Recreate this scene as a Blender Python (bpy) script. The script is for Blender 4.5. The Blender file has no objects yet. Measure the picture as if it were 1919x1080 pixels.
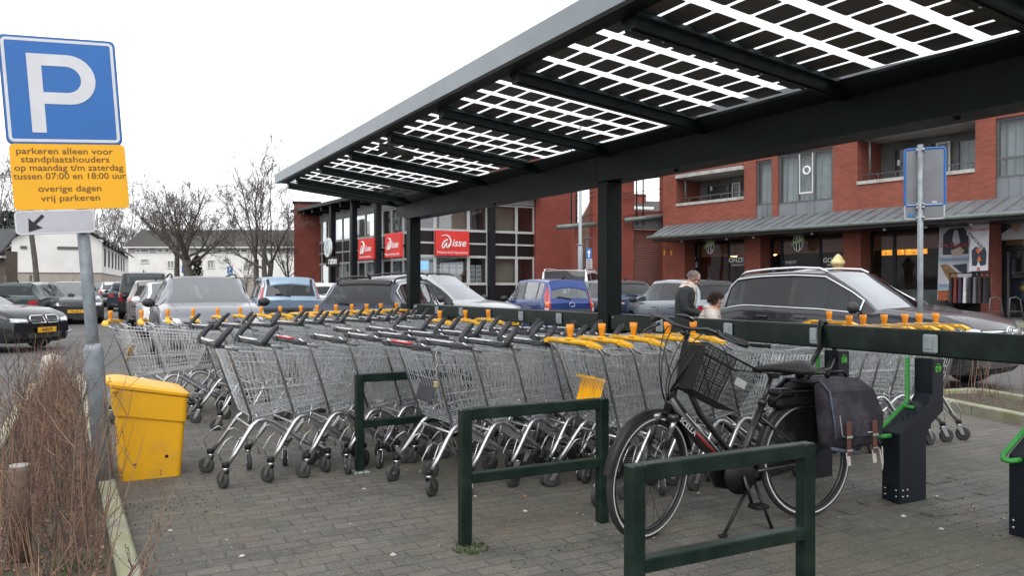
import bpy, bmesh, math, random
from mathutils import Vector, Matrix, noise
from mathutils.bvhtree import BVHTree
SC = bpy.context.scene
COL = SC.collection
rad = math.radians
# ------------------------------------------------------------------ camera
CAMH = 1.41; FPX = 1487.0; AZ = rad(27.83); PIT = math.atan(2 / FPX)
cd = bpy.data.cameras.new('camera'); cam = bpy.data.objects.new('camera', cd); COL.objects.link(cam)
cd.sensor_width = 36; cd.lens = 36 * FPX / 1919; cd.clip_start = 0.05; cd.clip_end = 2000
cam.location = (0, 0, CAMH); cam.rotation_euler = (math.pi / 2 - PIT, 0, -AZ)
SC.camera = cam
# ------------------------------------------------------------------ sky, sun, exposure
SUN_EL, SUN_AZ = rad(48), rad(215)
w = bpy.data.worlds.new('World'); SC.world = w; w.use_nodes = True
nt = w.node_tree; nt.nodes.clear()
out = nt.nodes.new('ShaderNodeOutputWorld'); bg = nt.nodes.new('ShaderNodeBackground')
sky = nt.nodes.new('ShaderNodeTexSky'); sky.sky_type = 'NISHITA'; sky.sun_disc = False
sky.sun_elevation = SUN_EL; sky.sun_rotation = SUN_AZ; sky.air_density = 1.0; sky.dust_density = 2.0; sky.ozone_density = 1.0
hs = nt.nodes.new('ShaderNodeHueSaturation'); hs.inputs['Saturation'].default_value = 0.10
bg.inputs['Strength'].default_value = 0.15
cl = nt.nodes.new('ShaderNodeMix'); cl.data_type = 'RGBA'; cl.inputs['Factor'].default_value = 0.85; cl.inputs['B'].default_value = (7.6, 7.75, 8.0, 1)   # closed pale cloud deck
nt.links.new(sky.outputs[0], hs.inputs['Color']); nt.links.new(hs.outputs[0], cl.inputs['A']); nt.links.new(cl.outputs['Result'], bg.inputs['Color']); nt.links.new(bg.outputs[0], out.inputs[0])
sl = bpy.data.lights.new('sun', 'SUN'); so = bpy.data.objects.new('sun', sl); COL.objects.link(so)
sl.energy = 0.8; sl.angle = rad(40); sl.color = (1, 0.97, 0.93)
so.rotation_euler = Vector((math.sin(SUN_AZ) * math.cos(SUN_EL), math.cos(SUN_AZ) * math.cos(SUN_EL), math.sin(SUN_EL))).to_track_quat('Z', 'Y').to_euler()
vs = SC.view_settings; vs.view_transform = 'Standard'; vs.look = 'None'; vs.gamma = 1; vs.use_curve_mapping = False
vs.exposure = 0.66
SC.cycles.max_bounces = 6; SC.cycles.transparent_max_bounces = 16; SC.cycles.use_denoising = True
SC.cycles.caustics_reflective = False; SC.cycles.caustics_refractive = False; SC.cycles.sample_clamp_indirect = 4

# ------------------------------------------------------------------ survey of the place (metres from the tripod)
FW = Vector((math.sin(AZ) * math.cos(PIT), math.cos(AZ) * math.cos(PIT), -math.sin(PIT)))
RT = Vector((math.cos(AZ), -math.sin(AZ), 0)); UP = RT.cross(FW)
def ray(px, py): return FW + RT * ((px - 960) / FPX) + UP * (-(py - 540) / FPX)
def G(px, py, z=0.0):
    d = ray(px, py); t = (z - CAMH) / d.z; return Vector((d.x * t, d.y * t, z))
def AD(px, py, D):
    d = ray(px, py) * D; return Vector((d.x, d.y, CAMH + d.z))
def AY(px, py, Y):
    d = ray(px, py); t = Y / d.y; return Vector((d.x * t, Y, CAMH + d.z * t))
def gz(x, y):
    D = math.hypot(x, y); return 0.005 * min(max(0.0, D - 12), 60)

# ------------------------------------------------------------------ materials
def rgb(r, g, b):
    f = lambda c: (c / 255 / 12.92) if c / 255 <= 0.04045 else ((c / 255 + 0.055) / 1.055) ** 2.4
    return (f(r), f(g), f(b), 1)
MATS = {}
def mat(name, col, rough=0.5, metal=0.0, var=0.12, scale=8.0, bump=0.0, bscale=80.0, coat=0.0, spec=0.5, emit=None, estr=0.0, trans=0.0, dirt=None, dscale=3.0, damt=0.5):
    if name in MATS: return MATS[name]
    m = bpy.data.materials.new(name); m.use_nodes = True; n = m.node_tree; p = n.nodes['Principled BSDF']
    col = tuple(col[:3]) + (1,)
    p.inputs['Roughness'].default_value = rough; p.inputs['Metallic'].default_value = metal
    p.inputs['Coat Weight'].default_value = coat; p.inputs['Coat Roughness'].default_value = 0.05
    p.inputs['Specular IOR Level'].default_value = spec
    tc = n.nodes.new('ShaderNodeTexCoord')
    if var:
        nz = n.nodes.new('ShaderNodeTexNoise'); nz.inputs['Scale'].default_value = scale; nz.inputs['Detail'].default_value = 6
        mr = n.nodes.new('ShaderNodeMapRange'); mr.inputs['From Min'].default_value = 0.3; mr.inputs['From Max'].default_value = 0.7
        mr.inputs['To Min'].default_value = 1 - var; mr.inputs['To Max'].default_value = 1 + var
        mx = n.nodes.new('ShaderNodeVectorMath'); mx.operation = 'SCALE'; mx.inputs[0].default_value = col[:3]
        n.links.new(tc.outputs['Object'], nz.inputs['Vector']); n.links.new(nz.outputs[0], mr.inputs[0]); n.links.new(mr.outputs[0], mx.inputs['Scale'])
        last = mx.outputs[0]
        if dirt:
            n2 = n.nodes.new('ShaderNodeTexNoise'); n2.inputs['Scale'].default_value = dscale; n2.inputs['Detail'].default_value = 9; n2.inputs['Roughness'].default_value = 0.65
            m2 = n.nodes.new('ShaderNodeMapRange'); m2.inputs['From Min'].default_value = 0.48; m2.inputs['From Max'].default_value = 0.68; m2.inputs['To Max'].default_value = damt
            mm = n.nodes.new('ShaderNodeMix'); mm.data_type = 'RGBA'; mm.inputs['B'].default_value = tuple(dirt[:3]) + (1,)
            n.links.new(tc.outputs['Object'], n2.inputs['Vector']); n.links.new(n2.outputs[0], m2.inputs[0]); n.links.new(m2.outputs[0], mm.inputs['Factor'])
            n.links.new(last, mm.inputs['A']); last = mm.outputs['Result']
        n.links.new(last, p.inputs['Base Color'])
        rr = n.nodes.new('ShaderNodeMapRange'); rr.inputs['To Min'].default_value = max(0, rough - 0.08); rr.inputs['To Max'].default_value = min(1, rough + 0.08)
        n.links.new(nz.outputs[0], rr.inputs[0]); n.links.new(rr.outputs[0], p.inputs['Roughness'])
    else: p.inputs['Base Color'].default_value = col
    if bump:
        nb = n.nodes.new('ShaderNodeTexNoise'); nb.inputs['Scale'].default_value = bscale; nb.inputs['Detail'].default_value = 5
        b = n.nodes.new('ShaderNodeBump'); b.inputs['Strength'].default_value = bump; b.inputs['Distance'].default_value = 0.02
        n.links.new(tc.outputs['Object'], nb.inputs['Vector']); n.links.new(nb.outputs[0], b.inputs['Height']); n.links.new(b.outputs[0], p.inputs['Normal'])
    if emit: p.inputs['Emission Color'].default_value = tuple(emit[:3]) + (1,); p.inputs['Emission Strength'].default_value = estr
    MATS[name] = m; return m
def glassmat(name, tint=(0.8, 0.85, 0.85), clear=0.8, rough=0.02, sheen=True, base=.035, top=.6, pw_=4.0, wav=.012):
    # thin pane: tinted see-through with a fresnel sheen
    if name in MATS: return MATS[name]
    m = bpy.data.materials.new(name); m.use_nodes = True; n = m.node_tree; n.nodes.clear()
    o = n.nodes.new('ShaderNodeOutputMaterial'); mix = n.nodes.new('ShaderNodeMixShader'); tr = n.nodes.new('ShaderNodeBsdfTransparent'); gl = n.nodes.new('ShaderNodeBsdfGlossy')
    df = n.nodes.new('ShaderNodeBsdfDiffuse'); df.inputs[0].default_value = (0.02, 0.022, 0.024, 1); m2 = n.nodes.new('ShaderNodeMixShader'); m2.inputs[0].default_value = 1 - clear
    tr.inputs[0].default_value = tint + (1,); gl.inputs['Roughness'].default_value = rough; gl.inputs[0].default_value = (0.95, 0.97, 1, 1)
    # sheen rises towards grazing angles, the same from both sides of the pane
    lw = n.nodes.new('ShaderNodeLayerWeight'); pw = n.nodes.new('ShaderNodeMath'); pw.operation = 'POWER'; pw.inputs[1].default_value = pw_; fr = n.nodes.new('ShaderNodeMath'); fr.operation = 'MULTIPLY_ADD'; fr.inputs[1].default_value = top if sheen else 0.15; fr.inputs[2].default_value = base if sheen else 0.02
    n.links.new(lw.outputs['Facing'], pw.inputs[0]); n.links.new(pw.outputs[0], fr.inputs[0])
    tc = n.nodes.new('ShaderNodeTexCoord'); nz = n.nodes.new('ShaderNodeTexNoise'); nz.inputs['Scale'].default_value = 1.3
    b = n.nodes.new('ShaderNodeBump'); b.inputs['Strength'].default_value = wav; b.inputs['Distance'].default_value = 0.05
    n.links.new(tc.outputs['Object'], nz.inputs['Vector']); n.links.new(nz.outputs[0], b.inputs['Height']); n.links.new(b.outputs[0], gl.inputs['Normal'])
    n.links.new(tr.outputs[0], m2.inputs[1]); n.links.new(df.outputs[0], m2.inputs[2])
    n.links.new(fr.outputs[0], mix.inputs[0]); n.links.new(m2.outputs[0], mix.inputs[1]); n.links.new(gl.outputs[0], mix.inputs[2]); n.links.new(mix.outputs[0], o.inputs[0])
    MATS[name] = m; return m
def brickmat(name, c1, c2, mortar, bw=0.21, bh=0.062, ms=0.010, bump=0.5, rough=0.85, offs=0.5, axis='wall', var=0.25):
    if name in MATS: return MATS[name]
    m = bpy.data.materials.new(name); m.use_nodes = True; n = m.node_tree; p = n.nodes['Principled BSDF']; p.inputs['Roughness'].default_value = rough
    tc = n.nodes.new('ShaderNodeTexCoord'); mp = n.nodes.new('ShaderNodeMapping')
    sp = n.nodes.new('ShaderNodeSeparateXYZ'); cb = n.nodes.new('ShaderNodeCombineXYZ'); ad = n.nodes.new('ShaderNodeMath'); ad.operation = 'ADD'
    br = n.nodes.new('ShaderNodeTexBrick'); br.offset = offs
    br.inputs['Color1'].default_value = c1; br.inputs['Color2'].default_value = c2; br.inputs['Mortar'].default_value = mortar
    br.inputs['Scale'].default_value = 1; br.inputs['Brick Width'].default_value = bw; br.inputs['Row Height'].default_value = bh; br.inputs['Mortar Size'].default_value = ms; br.inputs['Bias'].default_value = -0.1
    n.links.new(tc.outputs['Object'], sp.inputs[0])
    if axis == 'wall':
        n.links.new(sp.outputs['X'], ad.inputs[0]); n.links.new(sp.outputs['Y'], ad.inputs[1]); n.links.new(ad.outputs[0], cb.inputs['X']); n.links.new(sp.outputs['Z'], cb.inputs['Y'])
    else:
        n.links.new(sp.outputs['X'], cb.inputs['X']); n.links.new(sp.outputs['Y'], cb.inputs['Y'])
    if axis == 'floor':
        # the stones have sunk and shifted a little over the years
        nw = n.nodes.new('ShaderNodeTexNoise'); nw.inputs['Scale'].default_value = 1.7; vm = n.nodes.new('ShaderNodeVectorMath'); vm.operation = 'MULTIPLY_ADD'
        vm.inputs[1].default_value = (0.05, 0.05, 0); n.links.new(tc.outputs['Object'], nw.inputs['Vector']); n.links.new(nw.outputs['Color'], vm.inputs[0]); n.links.new(cb.outputs[0], vm.inputs[2])
        n.links.new(vm.outputs[0], br.inputs['Vector'])
    else: n.links.new(cb.outputs[0], br.inputs['Vector'])
    nz = n.nodes.new('ShaderNodeTexNoise'); nz.inputs['Scale'].default_value = 1.1 if axis == 'wall' else 2.2; nz.inputs['Detail'].default_value = 10; nz.inputs['Roughness'].default_value = 0.7
    mr = n.nodes.new('ShaderNodeMapRange'); mr.inputs['From Min'].default_value = 0.3; mr.inputs['From Max'].default_value = 0.7; mr.inputs['To Min'].default_value = 1 - var; mr.inputs['To Max'].default_value = 1 + var
    sc = n.nodes.new('ShaderNodeVectorMath'); sc.operation = 'SCALE'
    n.links.new(tc.outputs['Object'], nz.inputs['Vector']); n.links.new(nz.outputs[0], mr.inputs[0]); n.links.new(br.outputs['Color'], sc.inputs[0]); n.links.new(mr.outputs[0], sc.inputs['Scale'])
    last = sc.outputs[0]
    if axis == 'floor':
        for (s, lo, hi, c, a) in ((0.55, 0.46, 0.62, (0.080, 0.077, 0.048, 1), 0.6), (3.1, 0.54, 0.7, (0.13, 0.10, 0.07, 1), 0.5), (1.3, 0.55, 0.66, (0.055, 0.052, 0.048, 1), 0.6), (110, 0.57, 0.70, (0.33, 0.31, 0.28, 1), 0.7), (70, 0.57, 0.72, (0.02, 0.02, 0.018, 1), 0.75), (26, 0.62, 0.74, (0.04, 0.045, 0.02, 1), 0.7)):
            n2 = n.nodes.new('ShaderNodeTexNoise'); n2.inputs['Scale'].default_value = s; n2.inputs['Detail'].default_value = 8; n2.inputs['Roughness'].default_value = 0.6
            m2 = n.nodes.new('ShaderNodeMapRange'); m2.inputs['From Min'].default_value = lo; m2.inputs['From Max'].default_value = hi; m2.inputs['To Max'].default_value = a
            mm = n.nodes.new('ShaderNodeMix'); mm.data_type = 'RGBA'; mm.inputs['B'].default_value = c
            n.links.new(tc.outputs['Object'], n2.inputs['Vector']); n.links.new(n2.outputs[0], m2.inputs[0]); n.links.new(m2.outputs[0], mm.inputs['Factor']); n.links.new(last, mm.inputs['A']); last = mm.outputs['Result']
    n.links.new(last, p.inputs['Base Color'])
    b = n.nodes.new('ShaderNodeBump'); b.inputs['Strength'].default_value = bump; b.inputs['Distance'].default_value = 0.008
    inv = n.nodes.new('ShaderNodeMath'); inv.operation = 'SUBTRACT'; inv.inputs[0].default_value = 1
    n.links.new(br.outputs['Fac'], inv.inputs[1])
    n3 = n.nodes.new('ShaderNodeTexNoise'); n3.inputs['Scale'].default_value = 120 if axis == 'floor' else 40; n3.inputs['Detail'].default_value = 6
    ma = n.nodes.new('ShaderNodeMath'); ma.operation = 'MULTIPLY_ADD'; ma.inputs[1].default_value = 0.5
    n.links.new(tc.outputs['Object'], n3.inputs['Vector']); n.links.new(n3.outputs[0], ma.inputs[0]); n.links.new(inv.outputs[0], ma.inputs[2]); n.links.new(ma.outputs[0], b.inputs['Height'])
    n.links.new(b.outputs[0], p.inputs['Normal'])
    MATS[name] = m; return m

STEEL = mat('galvanised_wire', (0.60, 0.62, 0.635), 0.32, 0.65, 0.25, 30)
CHROME = mat('chrome_tube', (0.50, 0.51, 0.52), 0.30, 1.0, 0.15, 20)
GREYPL = mat('grey_plastic', (0.034, 0.036, 0.040), 0.5, 0, 0.15, 20, spec=.35)
LGREY = mat('light_grey_plastic', (0.34, 0.35, 0.36), 0.45, 0, 0.1, 20)
YELPL = mat('yellow_plastic', (0.82, 0.42, 0.006), 0.42, 0, 0.1, 12, dirt=(0.35, 0.2, 0.03), dscale=9, damt=0.3)
ORANGE = mat('orange_plastic', (0.80, 0.27, 0.006), 0.42, 0, 0.06, 12)
RUBBER = mat('rubber', (0.022, 0.022, 0.023), 0.75, 0, 0.25, 30)
TYREGREY = mat('caster_rubber', (0.042, 0.042, 0.043), 0.7, 0, 0.3, 25)
BLACK = mat('black_plastic', (0.008, 0.008, 0.009), 0.5, 0, 0.2, 20, spec=.3)
SATIN = mat('satin_black_paint', (0.006, 0.006, 0.007), 0.4, 0, 0.2, 20, spec=.3)
GREEN = mat('dark_green_paint', (0.0035, 0.013, 0.0095), 0.36, 0, 0.2, 7, 0.02, 60, spec=.3, dirt=(0.022, 0.034, 0.024), dscale=7, damt=0.5)
RAFT = mat('rafter_dark_green', (0.007, 0.014, 0.0135), 0.42, 0, 0.25, 6, spec=.3)
GREENBLK = mat('canopy_dark_green', (0.0048, 0.0085, 0.0075), 0.48, 0, 0.25, 5, spec=.12)
CANGREY = mat('fascia_grey', (0.205, 0.235, 0.255), 0.42, 0.0, 0.12, 2, dirt=(0.15, 0.17, 0.18), dscale=2.5, damt=0.5)
BLUEGREY = mat('blue_grey_box', (0.006, 0.009, 0.014), 0.42, 0, 0.15, 8, 0.06, 150, spec=.3)
LIME = mat('lime_green_paint', (0.04, 0.30, 0.05), 0.4, 0, 0.15, 8)
LIMETX = mat('lime_lettering', (0.15, 0.75, 0.06), 0.5, 0, 0, emit=None)
WHITE = mat('white_paint', (0.75, 0.75, 0.75), 0.5, 0, 0.06, 3)
PALEGREY = mat('pale_grey_metal', (0.33, 0.37, 0.39), 0.5, 0.1, 0.12, 10, dirt=(0.2, 0.22, 0.22), dscale=14, damt=0.4)
ZINC = mat('zinc_pole', (0.24, 0.27, 0.29), 0.5, 0.35, 0.25, 12, dirt=(0.15, 0.16, 0.17), dscale=8, damt=0.6)
REDMARK = mat('red_plastic', (0.55, 0.02, 0.03), 0.45, 0, 0.1, 10)

# ------------------------------------------------------------------ mesh helper
class MB:
    def __init__(s): s.v = []; s.f = []; s.m = []; s.s = []; s.mats = []
    def mi(s, m):
        if m not in s.mats: s.mats.append(m)
        return s.mats.index(m)
    def add(s, vs, fs, m, smooth=False, M=None):
        o = len(s.v); s.v += [tuple(M @ Vector(p)) for p in vs] if M is not None else [tuple(p) for p in vs]
        k = s.mi(m)
        for f in fs: s.f.append([i + o for i in f]); s.m.append(k); s.s.append(smooth)
    def box(s, c, d, m, rz=0, M=None, bev=0.0, ry=0, rx=0):
        # centre, full size; bev chamfers every edge
        x, y, z = d[0] / 2, d[1] / 2, d[2] / 2
        R = Matrix.Translation(c) @ Matrix.Rotation(rz, 4, 'Z') @ Matrix.Rotation(ry, 4, 'Y') @ Matrix.Rotation(rx, 4, 'X')
        if M is not None: R = M @ R
        if not bev:
            vs = [(i * x, j * y, k * z) for k in (-1, 1) for j in (-1, 1) for i in (-1, 1)]
            fs = [(0, 2, 3, 1), (4, 5, 7, 6), (0, 1, 5, 4), (2, 6, 7, 3), (0, 4, 6, 2), (1, 3, 7, 5)]
            s.add(vs, fs, m, False, R); return
        b = min(bev, x * .9, y * .9, z * .9); vs = []; ix = {}
        for k in (-1, 1):
            for j in (-1, 1):
                for i in (-1, 1):
                    for a in range(3):
                        p = [i * (x - b), j * (y - b), k * (z - b)]; p[a] += (i, j, k)[a] * b; ix[(i, j, k, a)] = len(vs); vs.append(p)
        fs = []
        for sg in (-1, 1):
            q = [(-1, -1), (1, -1), (1, 1), (-1, 1)]
            if sg < 0: q = q[::-1]
            fs.append([ix[(sg, a, b_, 0)] for a, b_ in q]); fs.append([ix[(b_, sg, a, 1)] for a, b_ in q]); fs.append([ix[(a, b_, sg, 2)] for a, b_ in q])
        for a in (-1, 1):
            for b_ in (-1, 1):
                f = [ix[(-1, a, b_, 1)], ix[(1, a, b_, 1)], ix[(1, a, b_, 2)], ix[(-1, a, b_, 2)]]; fs.append(f if a * b_ > 0 else f[::-1])
                f = [ix[(a, -1, b_, 0)], ix[(a, 1, b_, 0)], ix[(a, 1, b_, 2)], ix[(a, -1, b_, 2)]]; fs.append(f if a * b_ < 0 else f[::-1])
                f = [ix[(a, b_, -1, 0)], ix[(a, b_, 1, 0)], ix[(a, b_, 1, 1)], ix[(a, b_, -1, 1)]]; fs.append(f if a * b_ > 0 else f[::-1])
                for c_ in (-1, 1):
                    f = [ix[(a, b_, c_, 0)], ix[(a, b_, c_, 1)], ix[(a, b_, c_, 2)]]; fs.append(f if a * b_ * c_ > 0 else f[::-1])
        s.add(vs, fs, m, False, R)
    def tube(s, pts, r, m, n=6, cap=True, smooth=True, M=None, closed=False):
        pts = [Vector(p) for p in pts]; N = len(pts)
        rs = r if isinstance(r, (list, tuple)) else [r] * N
        vs = []; fs = []; prev = None
        for i, p in enumerate(pts):
            if closed: t = (pts[(i + 1) % N] - pts[i - 1])
            else: t = pts[min(i + 1, N - 1)] - pts[max(i - 1, 0)]
            if t.length < 1e-9: t = Vector((0, 0, 1))
            t.normalize()
            if prev is None:
                a = Vector((0, 0, 1)) if abs(t.z) < 0.9 else Vector((1, 0, 0)); u = t.cross(a).normalized()
            else:
                u = prev - t * prev.dot(t)
                u = u.normalized() if u.length > 1e-6 else t.orthogonal().normalized()
            prev = u; v = t.cross(u)
            for k in range(n):
                an = 2 * math.pi * (k + .5) / n; vs.append(p + (u * math.cos(an) + v * math.sin(an)) * rs[i])
        for i in range(N if closed else N - 1):
            j = (i + 1) % N
            for k in range(n): fs.append((i * n + k, i * n + (k + 1) % n, j * n + (k + 1) % n, j * n + k))
        if cap and not closed: fs.append(list(range(n))[::-1]); fs.append([(N - 1) * n + k for k in range(n)])
        s.add(vs, fs, m, smooth, M)
    def sq(s, a, b, w, m, h=None, up=(0, 0, 1), ext=0):
        # square bar from a to b
        a = Vector(a); b = Vector(b); t = (b - a).normalized(); a = a - t * ext; b = b + t * ext; h = h or w
        upv = Vector(up)
        if abs(t.dot(upv)) > .95: upv = Vector((1, 0, 0))
        u = t.cross(upv).normalized(); v = u.cross(t); L = (b - a).length
        M = Matrix((( *t, 0), (*u, 0), (*v, 0), (0, 0, 0, 1))).transposed(); M.translation = (a + b) / 2
        s.box((0, 0, 0), (L, w, h), m, M=M, bev=min(w, h) * .08)
    def lathe(s, prof, m, n=16, M=None, smooth=True):
        # profile of (r, z)
        vs = []; fs = []
        for r, z in prof:
            for k in range(n): a = 2 * math.pi * k / n; vs.append((r * math.cos(a), r * math.sin(a), z))
        for i in range(len(prof) - 1):
            for k in range(n): fs.append((i * n + k, i * n + (k + 1) % n, (i + 1) * n + (k + 1) % n, (i + 1) * n + k))
        if prof[0][0] > 1e-5: fs.append([k for k in range(n)][::-1])
        if prof[-1][0] > 1e-5: fs.append([(len(prof) - 1) * n + k for k in range(n)])
        s.add(vs, fs, m, smooth, M)
    def prism(s, poly, d, m, M=None, smooth=False):
        # polygon in xy extruded 0..d in z
        n = len(poly); vs = [(x, y, 0) for x, y in poly] + [(x, y, d) for x, y in poly]
        fs = [list(range(n))[::-1], list(range(n, 2 * n))] + [(i, (i + 1) % n, n + (i + 1) % n, n + i) for i in range(n)]
        s.add(vs, fs, m, smooth, M)
    def quad(s, a, b, c, d, m): s.add([a, b, c, d], [(0, 1, 2, 3)], m)
    def text(s, txt, size, m, M, depth=0.002, align='CENTER', sx=1.0, bold=0.0, shear=0.0):
        v, f = glyphs(txt, align, bold, shear)
        L = Matrix.Diagonal((size * sx, size, 1, 1)); L2 = M @ L
        n = len(v); vs = [(x, y, 0) for x, y in v] + [(x, y, depth) for x, y in v]
        cnt = {}
        for q in f:
            for i in range(len(q)):
                e = (q[i], q[(i + 1) % len(q)]); cnt[e] = 1
        fs = [[i + n for i in q] for q in f]
        for (a, b) in cnt:
            if (b, a) not in cnt: fs.append((a, b, b + n, a + n))
        s.add(vs, fs, m, False, L2)
    def build(s, name, parent=None, loc=None, rot=None, sub=0, bev=0, ang=None):
        me = bpy.data.meshes.new(name); me.from_pydata(s.v, [], s.f); me.update()
        for m in s.mats: me.materials.append(m)
        me.polygons.foreach_set('material_index', s.m); me.polygons.foreach_set('use_smooth', s.s)
        o = bpy.data.objects.new(name, me); COL.objects.link(o)
        if parent is not None: o.parent = parent
        if loc is not None: o.location = loc
        if rot is not None: o.rotation_euler = rot
        if bev:
            b = o.modifiers.new('b', 'BEVEL'); b.width = bev; b.segments = 2; b.limit_method = 'ANGLE'
        if sub:
            b = o.modifiers.new('s', 'SUBSURF'); b.levels = sub; b.render_levels = sub
        return o
_gl = {}
def glyphs(txt, align='CENTER', bold=0.0, shear=0.0):
    k = (txt, align, bold, shear)
    if k in _gl: return _gl[k]
    c = bpy.data.curves.new('t', 'FONT'); c.body = txt; c.align_x = align; c.align_y = 'CENTER'; c.resolution_u = 3; c.offset = bold; c.shear = shear
    o = bpy.data.objects.new('t', c); COL.objects.link(o)
    me = o.evaluated_get(bpy.context.evaluated_depsgraph_get()).to_mesh()
    v = [(p.co.x, p.co.y) for p in me.vertices]; f = [list(q.vertices) for q in me.polygons]
    bm = bmesh.new(); bm.from_mesh(me); bmesh.ops.remove_doubles(bm, verts=bm.verts, dist=1e-5)
    bmesh.ops.recalc_face_normals(bm, faces=bm.faces)
    bm.verts.ensure_lookup_table(); v = [(p.co.x, p.co.y) for p in bm.verts]
    f = [[q.index for q in fc.verts] if fc.normal.z > 0 else [q.index for q in fc.verts][::-1] for fc in bm.faces]
    bm.free(); o.evaluated_get(bpy.context.evaluated_depsgraph_get()).to_mesh_clear()
    bpy.data.objects.remove(o); bpy.data.curves.remove(c)
    _gl[k] = (v, f); return _gl[k]
def tag(o, label=None, cat=None, group=None, kind=None):
    if label: o['label'] = label
    if cat: o['category'] = cat
    if group: o['group'] = group
    if kind: o['kind'] = kind
    return o
def thing(name, loc, label, cat, rz=0, group=None):
    o = bpy.data.objects.new(name, None); COL.objects.link(o); o.location = loc; o.rotation_euler = (0, 0, rz); o.empty_display_size = 0.1
    return tag(o, label, cat, group)
def dup(o, parent=None):
    c = o.copy(); COL.objects.link(c)
    if parent is not None: c.parent = parent
    for ch in list(o.children): dup(ch, c)
    return c
def azrot(az): return math.pi / 2 - az    # local +x points along compass azimuth az (from +Y, clockwise)
ORD = ['first', 'second', 'third', 'fourth', 'fifth', 'sixth', 'seventh', 'eighth', 'ninth', 'tenth', 'eleventh', 'twelfth', 'thirteenth', 'fourteenth', 'fifteenth', 'sixteenth']
# ================================================================== GROUND
ASPH = mat('grey_asphalt', (0.085, 0.083, 0.082), 0.85, 0, 0.22, 0.8, 0.35, 140, dirt=(0.13, 0.125, 0.12), dscale=0.6, damt=0.5)
PAVE = brickmat('concrete_pavers', (0.120, 0.110, 0.096, 1), (0.084, 0.079, 0.072, 1), (0.056, 0.052, 0.045, 1), 0.212, 0.106, 0.006, 0.7, 0.8, 0.5, 'floor', 0.4)
SLAB = brickmat('pavement_slabs', (0.21, 0.205, 0.20, 1), (0.18, 0.175, 0.17, 1), (0.08, 0.08, 0.075, 1), 0.3, 0.3, 0.006, 0.5, 0.8, 0.5, 'floor', 0.25)
KERB = mat('mossy_concrete', (0.29, 0.285, 0.22), 0.85, 0, 0.25, 6, 0.4, 90, dirt=(0.17, 0.19, 0.055), dscale=3.0, damt=0.9)
SOIL = mat('soil', (0.07, 0.055, 0.04), 0.95, 0, 0.45, 14, 0.8, 60, dirt=(0.055, 0.07, 0.025), dscale=5, damt=0.7)
mb = MB(); rings = [0.5 * 1.16 ** i for i in range(50)]; na = 64
vs = [(0, 0, 0)] + [(r * math.cos(2 * math.pi * k / na), r * math.sin(2 * math.pi * k / na), gz(r, 0)) for r in rings for k in range(na)]
fs = [(0, 1 + k, 1 + (k + 1) % na) for k in range(na)]
for i in range(len(rings) - 1):
    for k in range(na): a = 1 + i * na; b = a + na; fs.append((a + k, b + k, b + (k + 1) % na, a + (k + 1) % na))
mb.add(vs, fs, ASPH); tag(mb.build('ground'), kind='structure')
def kx(Y): return 0.19 - 0.0333 * (Y - 4.3)      # edge of the paved yard beside the planting bed
def sheet(name, pts, m, dz, step=1.0):
    # ground-hugging sheet from a quad a,b,c,d
    a, b, c, d = [Vector((p[0], p[1], 0)) for p in pts]; n = 24; mb = MB(); vs = []; fs = []
    for i in range(n + 1):
        for j in range(n + 1):
            u, v = i / n, j / n; p = a.lerp(b, u).lerp(d.lerp(c, u), v); vs.append((p.x, p.y, gz(p.x, p.y) + dz))
    for i in range(n):
        for j in range(n): k = i * (n + 1) + j; fs.append((k, k + n + 1, k + n + 2, k + 1))
    mb.add(vs, fs, m); return tag(mb.build(name), kind='structure')
sheet('paved_yard', [(kx(-3), -3), (14, -3), (9.2, 15), (kx(15), 15)], PAVE, 0.004)
# left bed: kerbs and soil
mb = MB(); y = 2.6
while y < 12.9:
    L = 0.98; x0, x1 = kx(y), kx(y + L); a = math.atan2(x1 - x0, L)
    mb.box(((x0 + x1) / 2 - 0.05, y + L / 2, 0.035), (0.10, L, 0.13), KERB, rz=-a, bev=0.012); y += 1.0
for i in range(10):
    y = 2.7 + i; mb.box((-0.72, y + .5, 0.03), (0.10, 0.985, 0.12), KERB, bev=0.012)
for i in range(1): mb.box((-0.35, 12.95, 0.03), (0.72, 0.1, 0.12), KERB, bev=0.012)
tag(mb.build('planting_bed_kerb'), kind='structure')
def lumpy(name, fn, nx, ny, m):
    mb = MB(); vs = []; fs = []
    for i in range(nx + 1):
        for j in range(ny + 1): vs.append(fn(i / nx, j / ny))
    for i in range(nx):
        for j in range(ny): k = i * (ny + 1) + j; fs.append((k, k + ny + 1, k + ny + 2, k + 1))
    mb.add(vs, fs, m, True); return tag(mb.build(name), kind='structure')
def bedfn(u, v):
    y = 2.65 + v * 10.2; x = -0.68 + u * (kx(y) - 0.09 + 0.68)
    return (x, y, 0.055 + 0.05 * noise.noise(Vector((x * 5, y * 5, 0))) * (4 * u * (1 - u) * 0.8 + 0.2))
lumpy('planting_bed_soil', bedfn, 12, 120, SOIL)
# right bed
RB = [Vector((8.95, 6.4, 0)), Vector((7.55, 2.2, 0)), Vector((8.75, 1.9, 0)), Vector((10.0, 6.2, 0))]
def bed2(u, v):
    p = RB[0].lerp(RB[1], v).lerp(RB[3].lerp(RB[2], v), u)
    return (p.x, p.y, 0.06 + 0.05 * noise.noise(Vector((p.x * 4, p.y * 4, 3))) * (4 * u * (1 - u) * 0.8 + 0.2))
lumpy('side_bed_soil', bed2, 16, 50, SOIL)
mb = MB()
for a, b in ((RB[0], RB[1]), (RB[3], RB[2]), (RB[0], RB[3])):
    L = (b - a).length; n = max(1, round(L)); d = (b - a) / n
    for i in range(n):
        c = a + d * (i + .5); mb.box((c.x, c.y, 0.04), (d.length - .012, 0.12, 0.15), KERB, rz=math.atan2(d.y, d.x), bev=0.012)
tag(mb.build('side_bed_kerb'), kind='structure')
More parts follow.
